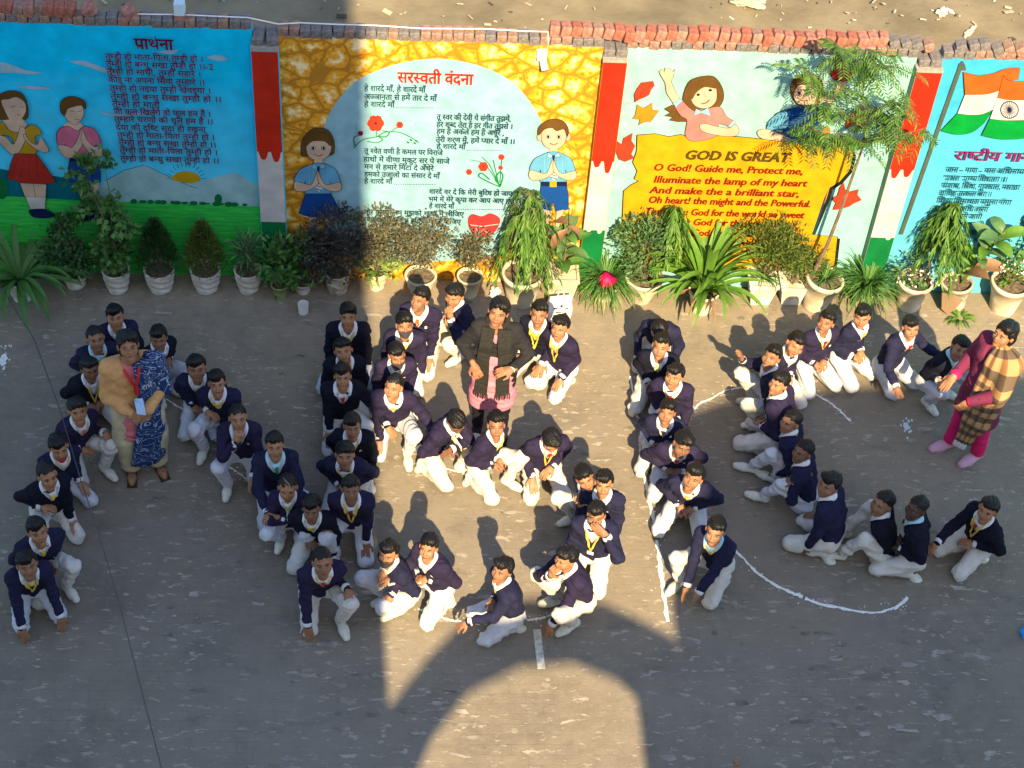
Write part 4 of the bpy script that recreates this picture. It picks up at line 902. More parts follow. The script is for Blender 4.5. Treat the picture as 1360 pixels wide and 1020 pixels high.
for a_, b_, c_ in twigs:
    y0 = -.36; pts = [npt(*a_, y0), npt(*b_, y0-s.uniform(0, .2)), npt(*c_, y0-s.uniform(-.05, .3))]
    mb.tube([mwi @ q for q in pts], [.005, .003, .0015], 5)
    for f in range(18):
        base = pts[1].lerp(pts[2], s.uniform(-.6, 1.0)) if f else pts[2]
        az = s.uniform(0, 6.28); el = s.uniform(-.5, .5); L = s.uniform(.14, .24); k = 9
        d = Vector((math.cos(az)*math.cos(el), math.sin(az)*math.cos(el)*.6, math.sin(el)-.15)).normalized(); side = d.cross(Vector((0, 0, 1))).normalized()
        if side.length < .1: continue
        Pn = []; Dn = []
        for j in range(k):
            t = (j+1)/k; q = base+d*L*t+Vector((0, 0, -.06*t*t))
            for sg in (-1, 1):
                Pn.append(mwi @ q); dd = (side*sg+d*.5+Vector((0, 0, -.35))).normalized(); Dn.append(mwi.to_3x3() @ dd)
        Pn = np.array(Pn); Dn = np.array(Dn); parts.append(leafquads(Pn, Dn, unit(np.tile([0.1, -.3, 1.], (len(Pn), 1))), s.uniform(.05, .075, len(Pn)), .014, .15, .4, .1))
        mb.tube([mwi @ base, mwi @ (base+d*L*.5+Vector((0, 0, -.015))), mwi @ (base+d*L+Vector((0, 0, -.06)))], .0015, 3, caps=False)
mb.build('trunk', BARK, o); foliage(o, 'foliage', parts, LEAF['neem'])
o, h = plant(1146, 410, 40, 'round', 'weather', 'spider plant with yellowing lower leaves in a weathered pot near the pillar', .20); grassy(o, rs(31), 230, .42, .014, LEAF['mid'], h); grassy(o, rs(32), 90, .34, .013, LEAF['pale'], h-.02, e=(-10, 40))
o, h = plant(1208, 414, 50, 'round', 'cream', 'fig with hanging leaves over white flowers in a round cream pot', .31); fig_top(o, .14, .02, .52, .62, .26, 1700, 33); bush(o, rs(34), .4, (.17, .14, .14), 260, .06, .022, LEAF['greyish'], h+.0, 8)
q = rs(35); P, O = clumps(q, 60, (.1, -.12, h+.12), (.25, .1, .12), 7); foliage(o, 'flower', [leafquads(P, unit(q.normal(size=(60, 3))), unit(q.normal(size=(60, 3))), .02, .02)], FLW)
o, h = plant(1266, 406, 44, 'round', 'weather', 'rubber plant with large grey green leaves in a torn dirty grow bag', .27, -5, .8); s = rs(36)
for i in range(20):
    a = i*2.4+.5; t = i/20; k = 'dead' if i in (2, 5) else ('greyish' if i % 3 else 'bright')
    link('leaf', BROAD[k][i % 3], o, (.02+.30*t, -.02, h+.08+.50*t), (s.uniform(-.4, .4), s.uniform(-.6, .35), a), (1.35,)*3)
mb = MB(); mb.tube([(0, 0, .15), (.12, 0, .45), (.32, -.02, .90)], [.012, .010, .005]); mb.build('stem', LEAF['olive'], o)
rag = MB(); rag.add([(-.15, -.10, .24), (-.05, -.155, .26), (.03, -.16, .20), (-.02, -.165, .10), (-.08, -.155, .02), (-.14, -.14, .08)], [(0, 5, 4, 3, 2, 1)]); rag.build('torn_flap', mat('brown_rag', (.22, .15, .09), rough=.95), o)
o, h = plant(1333, 416, 56, 'round', 'cream', 'big cream pot with low herbs at the right end of the row', .32); bush(o, rs(37), .3, (.17, .13, .10), 350, .04, .02, LEAF['bright'], h-.02, 9); extra_crown(o, rs(38), 260, (.02, .05, h+.42), (.16, .12, .22), .06, .035, LEAF['mid']); mb = MB(); mb.tube([(0, 0, .25), (.04, .03, .9)], [.008, .003]); mb.build('stem', BARK, o)
P, O = clumps(rs(39), 50, (-.05, -.04, h+.2), (.16, .08, .1), 7); foliage(o, 'flower', [leafquads(P, O, unit(rs(40).normal(size=(50, 3))), .02, .02)], FLW)
o, h = plant(1392, 408, 50, 'round', 'cream', 'leafy plant at the right edge of the photograph', .3); s = rs(41)
for i in range(16): link('leaf', BROAD['mid'][i % 3], o, (-.06+.01*i, 0, h+.05+.045*i), (s.uniform(-.4, .4), s.uniform(-.6, .3), i*2.4), (1.3,)*3)
extra_crown(o, rs(42), 120, (-.12, 0, h+.45), (.2, .12, .3), .09, .045, LEAF['mid'])
mb = MB(); mb.tube([(0, 0, .25), (.1, 0, 1.1)], [.01, .004]); mb.build('stem', BARK, o)

# ------------------------------------------------------------------ small things of the yard and the lot
q = MB(); q.lathe([(.038, 0), (.043, .005), (.045, .10), (.047, .105), (.042, .105), (.040, .02), (.0, .018)], 20); q.build('mug', mat('white_mug', (.75, .75, .72), rough=.4), loc=at(403, 415)); tag(bpy.data.objects['mug'], 'small white plastic mug standing on the ground below the broad leaved plants', 'mug')
def crumple(name, c, r, flat, m, label, cat, seed, sub=3, amp=.35):
    b = bmesh.new(); bmesh.ops.create_icosphere(b, subdivisions=sub, radius=1); rr = random.Random(seed); ph = [rr.uniform(0, 6) for _ in range(6)]
    for v in b.verts:
        k = 1+amp*(math.sin(v.co.x*5+ph[0])*math.sin(v.co.y*4+ph[1])+.5*math.sin(v.co.z*9+v.co.x*7+ph[2]))+rr.uniform(-.06, .06); v.co = Vector((v.co.x*r[0]*k, v.co.y*r[1]*k, v.co.z*r[2]*k))
    z = min(v.co.z for v in b.verts)
    for v in b.verts: v.co.z -= z*.9
    me = bpy.data.meshes.new(name); b.to_mesh(me); b.free(); me.materials.append(m)
    return tag(link(name, me, None, c, (0, 0, rr.uniform(0, 3))), label, cat)
WPL = mat('white_plastic', (.72, .72, .70), rough=.45)
# printed white bag behind the kneeling boys
bg_ = empty('carry_bag', at(742, 419), .15, 'white printed carry bag standing behind the two kneeling boys', 'bag'); q = MB()
V = []; 
for z, wd, dp in ((0, .10, .05), (.10, .11, .055), (.2, .10, .03), (.23, .095, .012)): V += [(-wd, -dp, z), (wd*.9, -dp*1.1, z+.006), (wd, dp, z), (-wd*.95, dp, z-.004)]
q.add(V, [(4*i+j, 4*i+(j+1) % 4, 4*i+4+(j+1) % 4, 4*i+4+j) for i in range(3) for j in range(4)]+[(12, 13, 14, 15)]); q.build('bag_body', WPL, bg_)
q = MB()
for x, z, a, b in ((-.05, .15, .03, .012), (.0, .17, .02, .02), (.05, .14, .03, .01), (-.02, .10, .05, .01), (.04, .08, .02, .02), (-.055, .06, .02, .02), (.01, .05, .03, .008)): q.box((x, -.062, z), (a, .004, b))
q.build('print', INK, bg_)
q = MB(); q.tube([(-.03, 0, .22), (-.02, 0, .28), (.02, 0, .28), (.03, 0, .22)], .004); q.build('handle', WPL, bg_)
crumple('paper_scrap', at(657, 393), (.05, .04, .04), 0, WPL, 'crumpled white paper lying between the pots behind the woman in black', 'paper', 2)
# pink cloth rosette on the spider plant
q = MB(); n = 20; V = [(0, -.03, 0)]+[(.085*(1+.08*math.sin(5*a))*math.cos(a), -.01*math.cos(3*a), .075*(1+.06*math.cos(4*a))*math.sin(a)) for a in np.linspace(0, 6.283, n, endpoint=False)]
q.add(V+[(0, .02, 0)], [(0, 1+(i+1) % n, 1+i) for i in range(n)]+[(n+1, 1+i, 1+(i+1) % n) for i in range(n)]); o = q.build('pink_disc', mat('magenta_cloth', (.70, .005, .10), rough=.6), smooth=True, loc=at(806, 373, .28), rot=(R(-35), 0, 0)); tag(o, 'bright magenta round disc resting on the spider plant', 'disc')
# cut green shoots on the ground
o = empty('plant_cutting', at(1276, 425), 0, 'small green cutting lying on the ground below the torn grow bag', 'cutting'); grassy(o, rs(50), 26, .16, .022, LEAF['bright'], .02, e=(0, 50))
o = empty('plant_cutting', at(610, 405), 0, 'few green blades lying beside the pot of sparse brown shrub', 'cutting'); grassy(o, rs(51), 14, .12, .016, LEAF['bright'], .02, e=(0, 50))
crumple('blue_bag', at(1362, 842), (.05, .04, .03), 0, mat('bright_blue_plastic', (.01, .30, .75), rough=.4), 'bright blue plastic scrap at the right edge of the yard', 'plastic scrap', 5)
crumple('fruit_peel', at(978, 1014), (.022, .014, .012), 0, mat('orange_peel', (.45, .16, .04)), 'tiny orange fruit peel near the bottom edge of the yard', 'peel', 6, 2)
# CCTV camera and its conduit
o = empty('security_camera', wat(719, 72, -.02), R(12), 'white bullet security camera mounted under the coping of the yellow stone wall', 'security camera')
CW = mat('camera_white', (.72, .70, .66), rough=.4); CB = mat('camera_black', (.02, .02, .02), rough=.3)
q = MB(); q.box((0, -.005, 0), (.075, .05, .075)); q.build('junction_box', CW, o)
q = MB(); q.tube([(.005, -.03, -.01), (.008, -.06, -.035)], .012, 8); q.build('bracket', CW, o)
q = MB(); q.tube([(.004, -.04, -.03), (.010, -.10, -.085)], [.027, .027], 12); q.build('housing', CW, o)
q = MB(); q.tube([(.010, -.1005, -.0855), (.0103, -.103, -.088)], [.021, .021], 12); q.build('lens', CB, o)
q = MB(); pts = [wat(184, 22, .09)]
for px, py in ((184, 23), (240, 26), (330, 30), (370, 34), (400, 37), (440, 35), (500, 39), (560, 41), (640, 45), (700, 48), (727, 50)):
    p = wat(px, py, .06); pts.append(Vector((p.x, .05, WTOP+.085+(.05 if px < 332 else 0)+.01*math.sin(px*.13))))
p = wat(728, 60, -.012); pts[0] = Vector((pts[1].x-.02, .05, WTOP+.12)); pts += [Vector((p.x, -.014, WTOP+.05)), wat(727, 66, -.012), wat(722, 72, -.02)]
q.tube(pts, .0055, 6); tag(q.build('cable', CW, smooth=True), 'thin white cable running along the coping to the security camera', 'cable')
# thin cable hanging across the left of the yard
q = MB(); A0 = wat(-70, 300, -.2); B0 = Vector((-1.55, -8.6, 7.2))
def cab(px, py, t): d = ray(px, py); return CPOS+d*t
pts = []
for k_, (px, py) in enumerate(((-75, 240), (-30, 325), (10, 395), (45, 450), (80, 545), (108, 640), (130, 705), (158, 800), (185, 905), (215, 1022), (250, 1150))):
    d = ray(px, py).normalized(); pts.append(CPOS+d*(15.3-k_*.78))
pts = [Vector((pts[0].x-.5, .05, WTOP+.05))]+pts+[Vector((-.4, -11.9, 6.2))]; q.tube(pts, .0035, 5); tag(q.build('overhead_cable', mat('grey_cable', (.035, .038, .04), rough=.5), smooth=True), 'thin grey cable hanging slantwise over the left part of the yard', 'cable')
# painted white strip
q = MB(); a, b = at(713, 836), at(719, 889); d = (b-a).normalized(); sx = Vector((-d.y, d.x, 0))*.028
q.add([a+sx+Vector((0, 0, .004)), b+sx+Vector((0, 0, .004)), b-sx+Vector((0, 0, .004)), a-sx+Vector((0, 0, .004))], [(0, 1, 2, 3)] if (b-a).cross(sx).z > 0 else [(0, 3, 2, 1)][::-1]); tag(q.build('painted_strip', mat('worn_white_paint', (.55, .54, .48), rough=.8, var=.35, vscale=25)), 'short straight white painted strip on the ground inside the arch shadow', 'painted line')
# chalk lines: ragged powder ribbons
CHALK = mat('lime_powder', (.78, .78, .74), rough=1.0, var=.15, vscale=60)
def chalk(pts, wpx, label, seed, gap=.0):
    r = random.Random(seed); sp = spline(pts, False, 10); W_ = [at(*p_) for p_ in sp]; mb = MB(); wd = wpx/160/2; V = []; seg = []
    fine = []
    for a, b in zip(W_[:-1], W_[1:]):
        k = max(1, int((b-a).length/.02))
        for j in range(k): fine.append(a.lerp(b, j/k))
    n = len(fine); off = 0
    for i in range(n-1):
        t = (fine[i+1]-fine[i]).normalized(); nn = Vector((-t.y, t.x, 0)); off = off*.8+r.uniform(-.003, .003)
        h1 = wd*r.uniform(.5, 1.25)*(.6+.4*math.sin(i*.13+seed)); h2 = wd*r.uniform(.5, 1.25)
        p_ = fine[i]+nn*off; V += [p_+nn*h1+Vector((0, 0, .004)), p_+Vector((0, 0, .007)), p_-nn*h2+Vector((0, 0, .004))]
        if r.random() < .8:
            c = p_+nn*r.gauss(0, wd*2.2)+t*r.uniform(-.02, .02); s_ = r.uniform(.002, .007); m_ = [c+Vector((s_*math.cos(u), s_*math.sin(u), .004)) for u in (0, 1.3, 2.6, 3.9, 5.2)]; mb.add(m_, [(0, 1, 2, 3, 4)])
    F = []
    for i in range(n-2):
        if r.random() > gap*.25: F += [(3*i, 3*i+1, 3*i+4, 3*i+3), (3*i+1, 3*i+2, 3*i+5, 3*i+4)]
    mb.add(V, F); tag(mb.build('chalk_line', CHALK), label, 'chalk line')
chalk([(913, 556), (925, 540), (945, 528), (965, 518), (990, 514)], 4, 'curved white chalk stroke left of the head of the curve of boys', 1, .08)
chalk([(1040, 512), (1070, 520), (1095, 530), (1115, 545), (1132, 562)], 4, 'curved chalk stroke inside the curve of boys, ending in a tapered tip', 2, .05)
chalk([(962, 716), (985, 740), (1010, 763), (1045, 785), (1080, 799), (1120, 808), (1162, 813), (1190, 806), (1208, 792)], 5.5, 'long curved chalk stroke sweeping below the curve of boys', 3, .06)
chalk([(838, 500), (842, 530), (849, 560)], 5, 'short vertical chalk stroke beside the straight column of boys', 4, .05)
chalk([(850, 590), (856, 630), (864, 670), (871, 710)], 5, 'vertical chalk stroke along the shaded side of the straight column', 5, .1)
chalk([(872, 718), (877, 755), (882, 790), (888, 832)], 6, 'lower vertical chalk stroke ending in the arch shadow', 6, .05)
chalk([(556, 808), (575, 816), (600, 823), (625, 827), (650, 828)], 4, 'chalk stroke between the two pairs of crouching boys at the bottom', 7, .1)
chalk([(700, 824), (722, 820), (742, 812)], 4, 'small chalk stroke beside the white painted strip', 8, .1)
chalk([(218, 528), (232, 537), (246, 545)], 3, 'short chalk stroke beside the woman in the mustard cardigan', 9, .1)
chalk([(304, 620), (322, 632), (340, 645)], 4, 'broken chalk stroke between the slanting row of boys', 10, .35)
chalk([(590, 622), (615, 628), (640, 636), (660, 642)], 4, 'faint chalk stroke at the feet of the boys sitting in the sun', 11, .1)
chalk([(655, 575), (700, 590), (705, 592)], 2, 'thin chalk trace beside the shoe of the woman in black', 12, .3) if False else None
def splotch(px, py, w_, label, seed, m):
    r = random.Random(seed); mb = MB(); c = at(px, py)
    for i in range(26):
        a = r.uniform(0, 6.28); d = abs(r.gauss(0, w_)); s_ = r.uniform(.004, .02) if i else w_*.7; q_ = c+Vector((d*math.cos(a)*.6 if i else 0, d*math.sin(a)*1.3 if i else 0, .004+.0003*i)); k = 8
        mb.add([q_+Vector((s_*r.uniform(.5, 1.1)*math.cos(u)*.6, s_*r.uniform(.6, 1.2)*math.sin(u), 0)) for u in np.linspace(0, 6.28, k, endpoint=False)], [tuple(range(k))])
    tag(mb.build('powder_spill', m), label, 'powder spill', kind='stuff')
splotch(1203, 566, .07, 'pale blue white powder spill near the woman in the plaid shawl', 3, mat('blueish_powder', (.55, .66, .70), rough=1))
splotch(4, 478, .10, 'white powder spill with a red scrap at the left edge of the yard', 4, CHALK)
# worn flakes of old cement lying on the brick paving
def flakes():
    r = random.Random(77); mb = MB(); n = 0
    while n < 1100:
        px, py = r.uniform(-20, 1380), r.uniform(395, 1040)
        c = at(px, py); g = math.sin(c.x*1.7+2)*math.sin(c.y*1.3+1)+.5*math.sin(c.x*4.3)*math.sin(c.y*3.7)+.25*(1 if py > 800 else 0)+.3*(1 if (py < 520 and px < 450) or (px > 1050 and 560 < py < 760) else 0)
        if r.random() > .25+.6*g: continue
        n += 1; L = r.choice([.006, .01, .012, .015, .02, .03, .04, .06, .085])*r.uniform(.7, 1.2); Wd = min(L*r.uniform(.2, .6), .022); a = r.gauss(0, .12); k = 13
        pts = []
        for u in range(k):
            t = 2*math.pi*u/k; x = L*math.copysign(abs(math.cos(t))**.6, math.cos(t))*r.uniform(.55, 1.15); y = Wd*math.copysign(abs(math.sin(t))**.6, math.sin(t))*r.uniform(.25, 1.35)
            pts.append(c+Vector((x*math.cos(a)-y*math.sin(a), x*math.sin(a)+y*math.cos(a), .0015+.000002*n)))
        mb.add(pts, [tuple(range(k))])
    o = mb.build('cement_flakes', mat('old_cement_flake', (.27, .24, .20), rough=.95, var=.35, vscale=9, island=.35)); tag(o, 'scattered pale worn flakes of cement over the brick paving', kind='stuff')
flakes()
# litter on the earth behind the wall
def litter():
    r = random.Random(8); mb = MB(); ms = [mat('pale_litter', (.36, .31, .22), rough=.9), mat('white_litter', (.50, .47, .40), rough=.8), mat('dark_litter', (.07, .06, .045), rough=.9)]
    for i in range(300):
        px, py = r.uniform(-60, 1420), r.uniform(-60, 60); c = at(px, py)
        if c.y < .35 or c.y > 8: continue
        s_ = r.choice([.01, .015, .02, .03, .045])*r.uniform(.6, 1.2); q_ = r.uniform(.3, 1)
        rot = Matrix.Rotation(r.uniform(0, 3.1), 3, 'Z') @ Matrix.Rotation(r.uniform(-.5, .5), 3, 'X')
        mb.box(c+Vector((0, 0, .025)), (s_*2, s_*q_, .01), rot, r.choice([0, 0, 1, 2]))
    o = mb.build('litter', ms); tag(o, 'scraps and pale chips strewn over the bare earth behind the wall', kind='stuff')
litter()
crumple('plastic_bag', at(990, 6), (.20, .11, .06), 0, mat('grey_plastic_film', (.33, .36, .30), rough=.35), 'greyish translucent plastic bag lying on the earth behind the mint wall', 'plastic bag', 9, 4, .3)
crumple('stone', at(1249, 22), (.05, .04, .05), 0, mat('white_stone', (.62, .58, .48), rough=.9), 'white lump of stone on the earth behind the flag wall', 'stone', 10)
crumple('paper_scrap', at(1262, 16), (.05, .02, .012), 0, WPL, 'flat pale paper scrap beside the white stone behind the wall', 'paper', 11)
crumple('paper_scrap', at(1288, 43), (.14, .03, .012), 0, mat('buff_paper', (.5, .45, .33)), 'long buff scrap on the earth close behind the flag wall', 'paper', 12)
o = empty('dry_weed', at(962, 46), 0, 'pale dry weed tuft growing close behind the mint wall coping', 'weed'); o.location.y = .45; grassy(o, rs(60), 60, .28, .02, mat('straw', (.45, .38, .16), rough=.9), .02, e=(20, 80)); bush(o, rs(61), .2, (.12, .08, .08), 90, .05, .03, LEAF['pale'], .03)
# ------------------------------------------------------------------ people: smooth bodies grown from a posed skeleton
f32 = np.float32
def seg(a, b, ra, rb=None):
    rb = ra if rb is None else rb
    a = np.asarray(a, f32); b = np.asarray(b, f32); d = b-a; L = float(d@d)+1e-9
    def f(X, Y, Z):
        t = np.clip(((X-a[0])*d[0]+(Y-a[1])*d[1]+(Z-a[2])*d[2])/L, 0, 1)
        return np.sqrt((X-a[0]-t*d[0])**2+(Y-a[1]-t*d[1])**2+(Z-a[2]-t*d[2])**2)-(ra+(rb-ra)*t)
    f.box = (np.minimum(a-ra, b-rb), np.maximum(a+ra, b+rb)); return f
def ell3(c, r, M=None):
    c = np.asarray(c, f32); r = np.asarray(r, f32)
    def f(X, Y, Z):
        x, y, z = X-c[0], Y-c[1], Z-c[2]
        if M is not None: x, y, z = (M[0][0]*x+M[0][1]*y+M[0][2]*z, M[1][0]*x+M[1][1]*y+M[1][2]*z, M[2][0]*x+M[2][1]*y+M[2][2]*z)
        k0 = np.sqrt((x/r[0])**2+(y/r[1])**2+(z/r[2])**2); k1 = np.sqrt((x/r[0]**2)**2+(y/r[1]**2)**2+(z/r[2]**2)**2)+1e-6
        return k0*(k0-1)/k1
    m = max(r); f.box = (c-m, c+m); return f
def smin(a, b, k):
    h = np.clip(.5+.5*(b-a)/k, 0, 1); return b+(a-b)*h-k*h*(1-h)
def union(items, k=.03):
    """items: functions or (function, k)"""
    fs = [(i if isinstance(i, tuple) else (i, k)) for i in items]
    def f(X, Y, Z):
        d = fs[0][0](X, Y, Z)
        for g, kk in fs[1:]: d = smin(d, g(X, Y, Z), kk)
        return d
    f.box = (np.min([g.box[0] for g, _ in fs], 0), np.max([g.box[1] for g, _ in fs], 0)); return f
def folds(fn, amp, sc, seed):
    r = np.random.RandomState(seed); W_ = r.normal(size=(4, 3))*sc; ph = r.uniform(0, 6.28, 4)
    def f(X, Y, Z):
        d = fn(X, Y, Z); u = np.sin(W_[0, 0]*X+W_[0, 1]*Y+W_[0, 2]*Z*1.6+ph[0]); v = np.sin(W_[1, 0]*X+W_[1, 1]*Y+W_[1, 2]*Z*1.6+ph[1]+1.5*u); q = np.sin(W_[2, 0]*X*1.6+W_[2, 1]*Y*1.6+W_[2, 2]*Z+ph[2]+1.3*v)
        return d+amp*(.6*v+.5*q*u)
    f.box = (fn.box[0]-amp, fn.box[1]+amp); return f
def nets(fn, h, pad=None):
    lo, hi = fn.box; pad = pad or h*2.2
    ax = [np.arange(lo[i]-pad, hi[i]+pad+h, h, dtype=f32) for i in range(3)]
    V = fn(ax[0][:, None, None], ax[1][None, :, None], ax[2][None, None, :])
    V = np.broadcast_to(V, tuple(len(a) for a in ax)).astype(f32)
    V = np.ascontiguousarray(V); S = V < 0
    for i in range(3):   # closed at the border
        sl = [slice(None)]*3; sl[i] = 0; S[tuple(sl)] = False; sl[i] = -1; S[tuple(sl)] = False
    nx, ny, nz = S.shape
    cs = [S[i:nx-1+i, j:ny-1+j, k:nz-1+k] for i in (0, 1) for j in (0, 1) for k in (0, 1)]
    cnt = sum(c.astype(np.int8) for c in cs); act = (cnt > 0) & (cnt < 8)
    I = np.argwhere(act); idx = np.full(act.shape, -1, np.int32); idx[act] = np.arange(len(I))
    cv = np.stack([V[I[:, 0]+i, I[:, 1]+j, I[:, 2]+k] for i in (0, 1) for j in (0, 1) for k in (0, 1)], 1)
    cp = np.array([(i, j, k) for i in (0, 1) for j in (0, 1) for k in (0, 1)], f32)
    acc = np.zeros((len(I), 3), f32); n = np.zeros(len(I), f32)
    for a in range(8):
        for b in range(a+1, 8):
            if abs(cp[a]-cp[b]).sum() != 1: continue
            m = (cv[:, a] < 0) != (cv[:, b] < 0)
            t = cv[:, a]/(cv[:, a]-cv[:, b]+1e-12); t = np.clip(np.where(m, t, 0), 0, 1)[:, None]
            acc += np.where(m[:, None], cp[a]+(cp[b]-cp[a])*t, 0); n += m
    P = (I+acc/np.maximum(n, 1)[:, None])*h+np.array([ax[0][0], ax[1][0], ax[2][0]], f32)
    Fs = []
    for d in range(3):
        o = [1, 1, 1]; o[d] = 0; e = [nx, ny, nz]
        s0 = tuple(slice(1 if k != d else 0, e[k]-1) for k in range(3)); s1 = tuple(slice(1 if k != d else 1, e[k]-1 if k != d else e[k]) for k in range(3))
        A_ = S[s0]; B_ = S[s1]; m = A_ != B_; q = np.argwhere(m)
        if not len(q): continue
        base = q+np.array(o); a, b = (d+1) % 3, (d+2) % 3
        ea = np.zeros(3, int); ea[a] = 1; eb = np.zeros(3, int); eb[b] = 1
        g = lambda v: idx[tuple(np.clip(v, 0, np.array(idx.shape)-1).T)]
        quad = np.stack([g(base-ea-eb), g(base-eb), g(base), g(base-ea)], 1)
        fl = A_[tuple(q.T)]
        quad[~fl] = quad[~fl][:, ::-1]; Fs.append(quad[(quad >= 0).all(1)])
    return P, np.concatenate(Fs).astype(np.int32)
def V3(*a): return np.array(a, float)
def nrm(v): v = np.asarray(v, float); return v/(np.linalg.norm(v)+1e-9)
def basis(fw, up):
    """columns x (lateral), y (backwards), z (up) for a thing whose face looks along fw"""
    y = -nrm(fw); x = nrm(np.cross(y, up)); z = np.cross(x, y); return np.stack([x, y, z], 1)
def ik(a, c, l1, l2, hint):
    a, c = np.asarray(a, float), np.asarray(c, float); d = c-a; L = np.linalg.norm(d); Lm = (l1+l2)*.995
    if L > Lm: c = a+d/L*Lm; d = c-a; L = Lm
    t = (l1*l1-l2*l2+L*L)/(2*L); h = math.sqrt(max(l1*l1-t*t, 1e-6)); u = d/L; hp = np.asarray(hint, float)-u*np.dot(hint, u); return a+u*t+nrm(hp)*h, c

# materials
SKINS = [mat('skin_%s' % n, c, rough=0.55, var=0.10, vscale=25, spec=0.35, sub=0.0) for n, c in (('brown', (.27, .130, .070)), ('warm_brown', (.33, .160, .083)), ('deep_brown', (.20, .094, .053)), ('tan', (.33, .165, .09)), ('dark', (.075, .038, .024)))]
HAIRM = mat('black_hair', (.007, .006, .006), rough=.45, bump=.5, bscale=90, spec=.3)
NAVYS = [mat('navy_knit', (.016, .017, .048), rough=.9, var=.2, vscale=30, bump=.25, bscale=220, sheen=0, spec=.15), mat('violet_navy_knit', (.022, .017, .048), rough=.9, var=.2, vscale=30, bump=.25, bscale=220, sheen=0, spec=.15),
         mat('black_navy_knit', (.008, .009, .020), rough=.9, var=.2, vscale=30, bump=.25, bscale=220, sheen=0, spec=.15)]
TROU = [mat('white_trousers', (.52, .54, .60), rough=.85, var=.06, vscale=18, bump=.15, bscale=50), mat('cream_trousers', (.57, .555, .52), rough=.85, var=.06, vscale=18, bump=.15, bscale=50)]
SHIRT = mat('white_shirt', (.68, .69, .72), rough=.8); SHIRTB = mat('pale_blue_shirt', (.36, .58, .70), rough=.8)
SHOE = mat('white_canvas_shoe', (.62, .63, .56), rough=.8, var=.12, vscale=30, bump=.1); SOLE = mat('shoe_sole', (.30, .29, .25), rough=.9)
BROW = mat('eyebrow_hair', (.02, .012, .01), rough=.8); EYEW = mat('eye_white', (.55, .50, .46), rough=.4); IRIS = mat('dark_iris', (.012, .008, .006), rough=.25); LIP = mat('lips', (.16, .035, .03), rough=.5)
TIES = {'yellow': mat('yellow_tie', (.75, .52, .02), rough=.7), 'red': mat('red_tie', (.50, .015, .015), rough=.7), 'green': mat('green_tie', (.02, .22, .09), rough=.7), 'maroon': mat('maroon_tie', (.14, .015, .02), rough=.7), 'lime': mat('lime_tie', (.42, .50, .08), rough=.7),
        'orange': mat('orange_tie', (.62, .10, .02), rough=.7), 'none': None, 'dark': mat('black_tie', (.015, .015, .02), rough=.7)}
LANY = mat('yellow_lanyard', (.70, .48, .06), rough=.7); TRIMS = [mat('grey_trim', (.42, .44, .50), rough=.8), mat('yellow_trim', (.62, .50, .16), rough=.8)]; CUFF = mat('cuff_stripe', (.60, .60, .62), rough=.85)
MASKD = mat('dark_face_mask', (.05, .04, .045), rough=.8); MASKR = mat('red_face_mask', (.5, .02, .02), rough=.8); WATCH = mat('watch_black', (.015, .015, .02), rough=.3)

# head template (face looks along -Y, origin in the middle of the skull)
def head_sdf(fat=0.0, jaw=1.0):
    it = [ell3((0, .012, .034), (.074, .092, .084)), (ell3((0, -.022, -.030), (.060+fat, .064, .076)), .03), (seg((0, -.066, -.088), (0, -.060, -.080), .021*jaw), .03),
          (ell3((.034, -.056, -.024), (.030+fat, .026, .032)), .02), (ell3((-.034, -.056, -.024), (.030+fat, .026, .032)), .02), (seg((-.036, -.076, .026), (.036, -.076, .026), .0115), .018),
          (seg((0, -.082, .014), (0, -.098, -.020), .0075, .012), .010), (seg((-.012, -.088, -.025), (.012, -.088, -.025), .0075), .008), (ell3((0, -.082, -.052), (.022, .013, .010)), .010),
          (seg((0, .014, -.05), (0, .030, -.135), .048, .046), .03), (ell3((.077, .010, -.006), (.010, .020, .030)), .008), (ell3((-.077, .010, -.006), (.010, .020, .030)), .008)]
    u = union(it, .03)
    def f(X, Y, Z):
        d = u(X, Y, Z)
        for s in (-1, 1):
            e = np.sqrt((X-s*.031)**2+(Y+.100)**2+((Z-.004)*1.2)**2)-.018; d = -smin(-d, e, .010)
        return d
    f.box = u.box; return f
HEADS = [nets(head_sdf(*a), .0068) for a in ((0, 1), (.006, 1.1), (-.004, .95))]
def hair_sdf(kind, seed):
    base = ell3((0, .016, .042), (.084, .100, .089)); q = ell3((.02 if seed % 2 else -.02, -.045, .092), (.062, .050, .034)); r = np.random.RandomState(seed); wv = ell3((0, .055, -.035), (.082, .060, .085))
    def f(X, Y, Z):
        d = base(X, Y, Z)
        if kind != 'crop': d = smin(d, q(X, Y, Z), .03)
        else: d = d+.004
        if kind == 'woman': d = smin(d, wv(X, Y, Z), .03)
        wob = .0026*np.sin(Y*95+X*170+3*np.sin(Z*60))+.0022*np.sin(X*290-Y*120+seed)+.003*np.sin(X*60+Y*40+seed*2)
        d = d+wob
        low = {'woman': .074, 'short': .060, 'crop': .064, 'fringe': .040, 'side': .052}[kind]
        part = (.018*np.sin(X*38+(1 if seed % 2 else -1)*1.1) if kind in ('side', 'fringe') else .004*np.sin(X*90))
        hl = np.where(Y < -.035, low+part, np.where(Y < .004, low+(Y+.035)/.039*(-.014-low), np.where(Y < .03, -.014-(Y-.004)/.026*.05, -.072)))
        if kind == 'woman': hl = np.where(Y < -.05, .060-np.abs(X)*.55+.012, np.where(Y < -.005, .03-(Y+.05)/.045*.10, -.085)); 
        hl = hl+.0045*np.sin(X*190+seed)+.0045*np.sin(X*330+Y*260+2*seed)
        return -smin(-d, -(hl-Z), .008) if kind != 'woman' else np.maximum(d, np.where(Y < -.005, hl-Z, -.13-Z))
    f.box = (np.array([-.10, -.11, -.09], f32), np.array([.10, .13, .145], f32)); return f
HAIRS = []
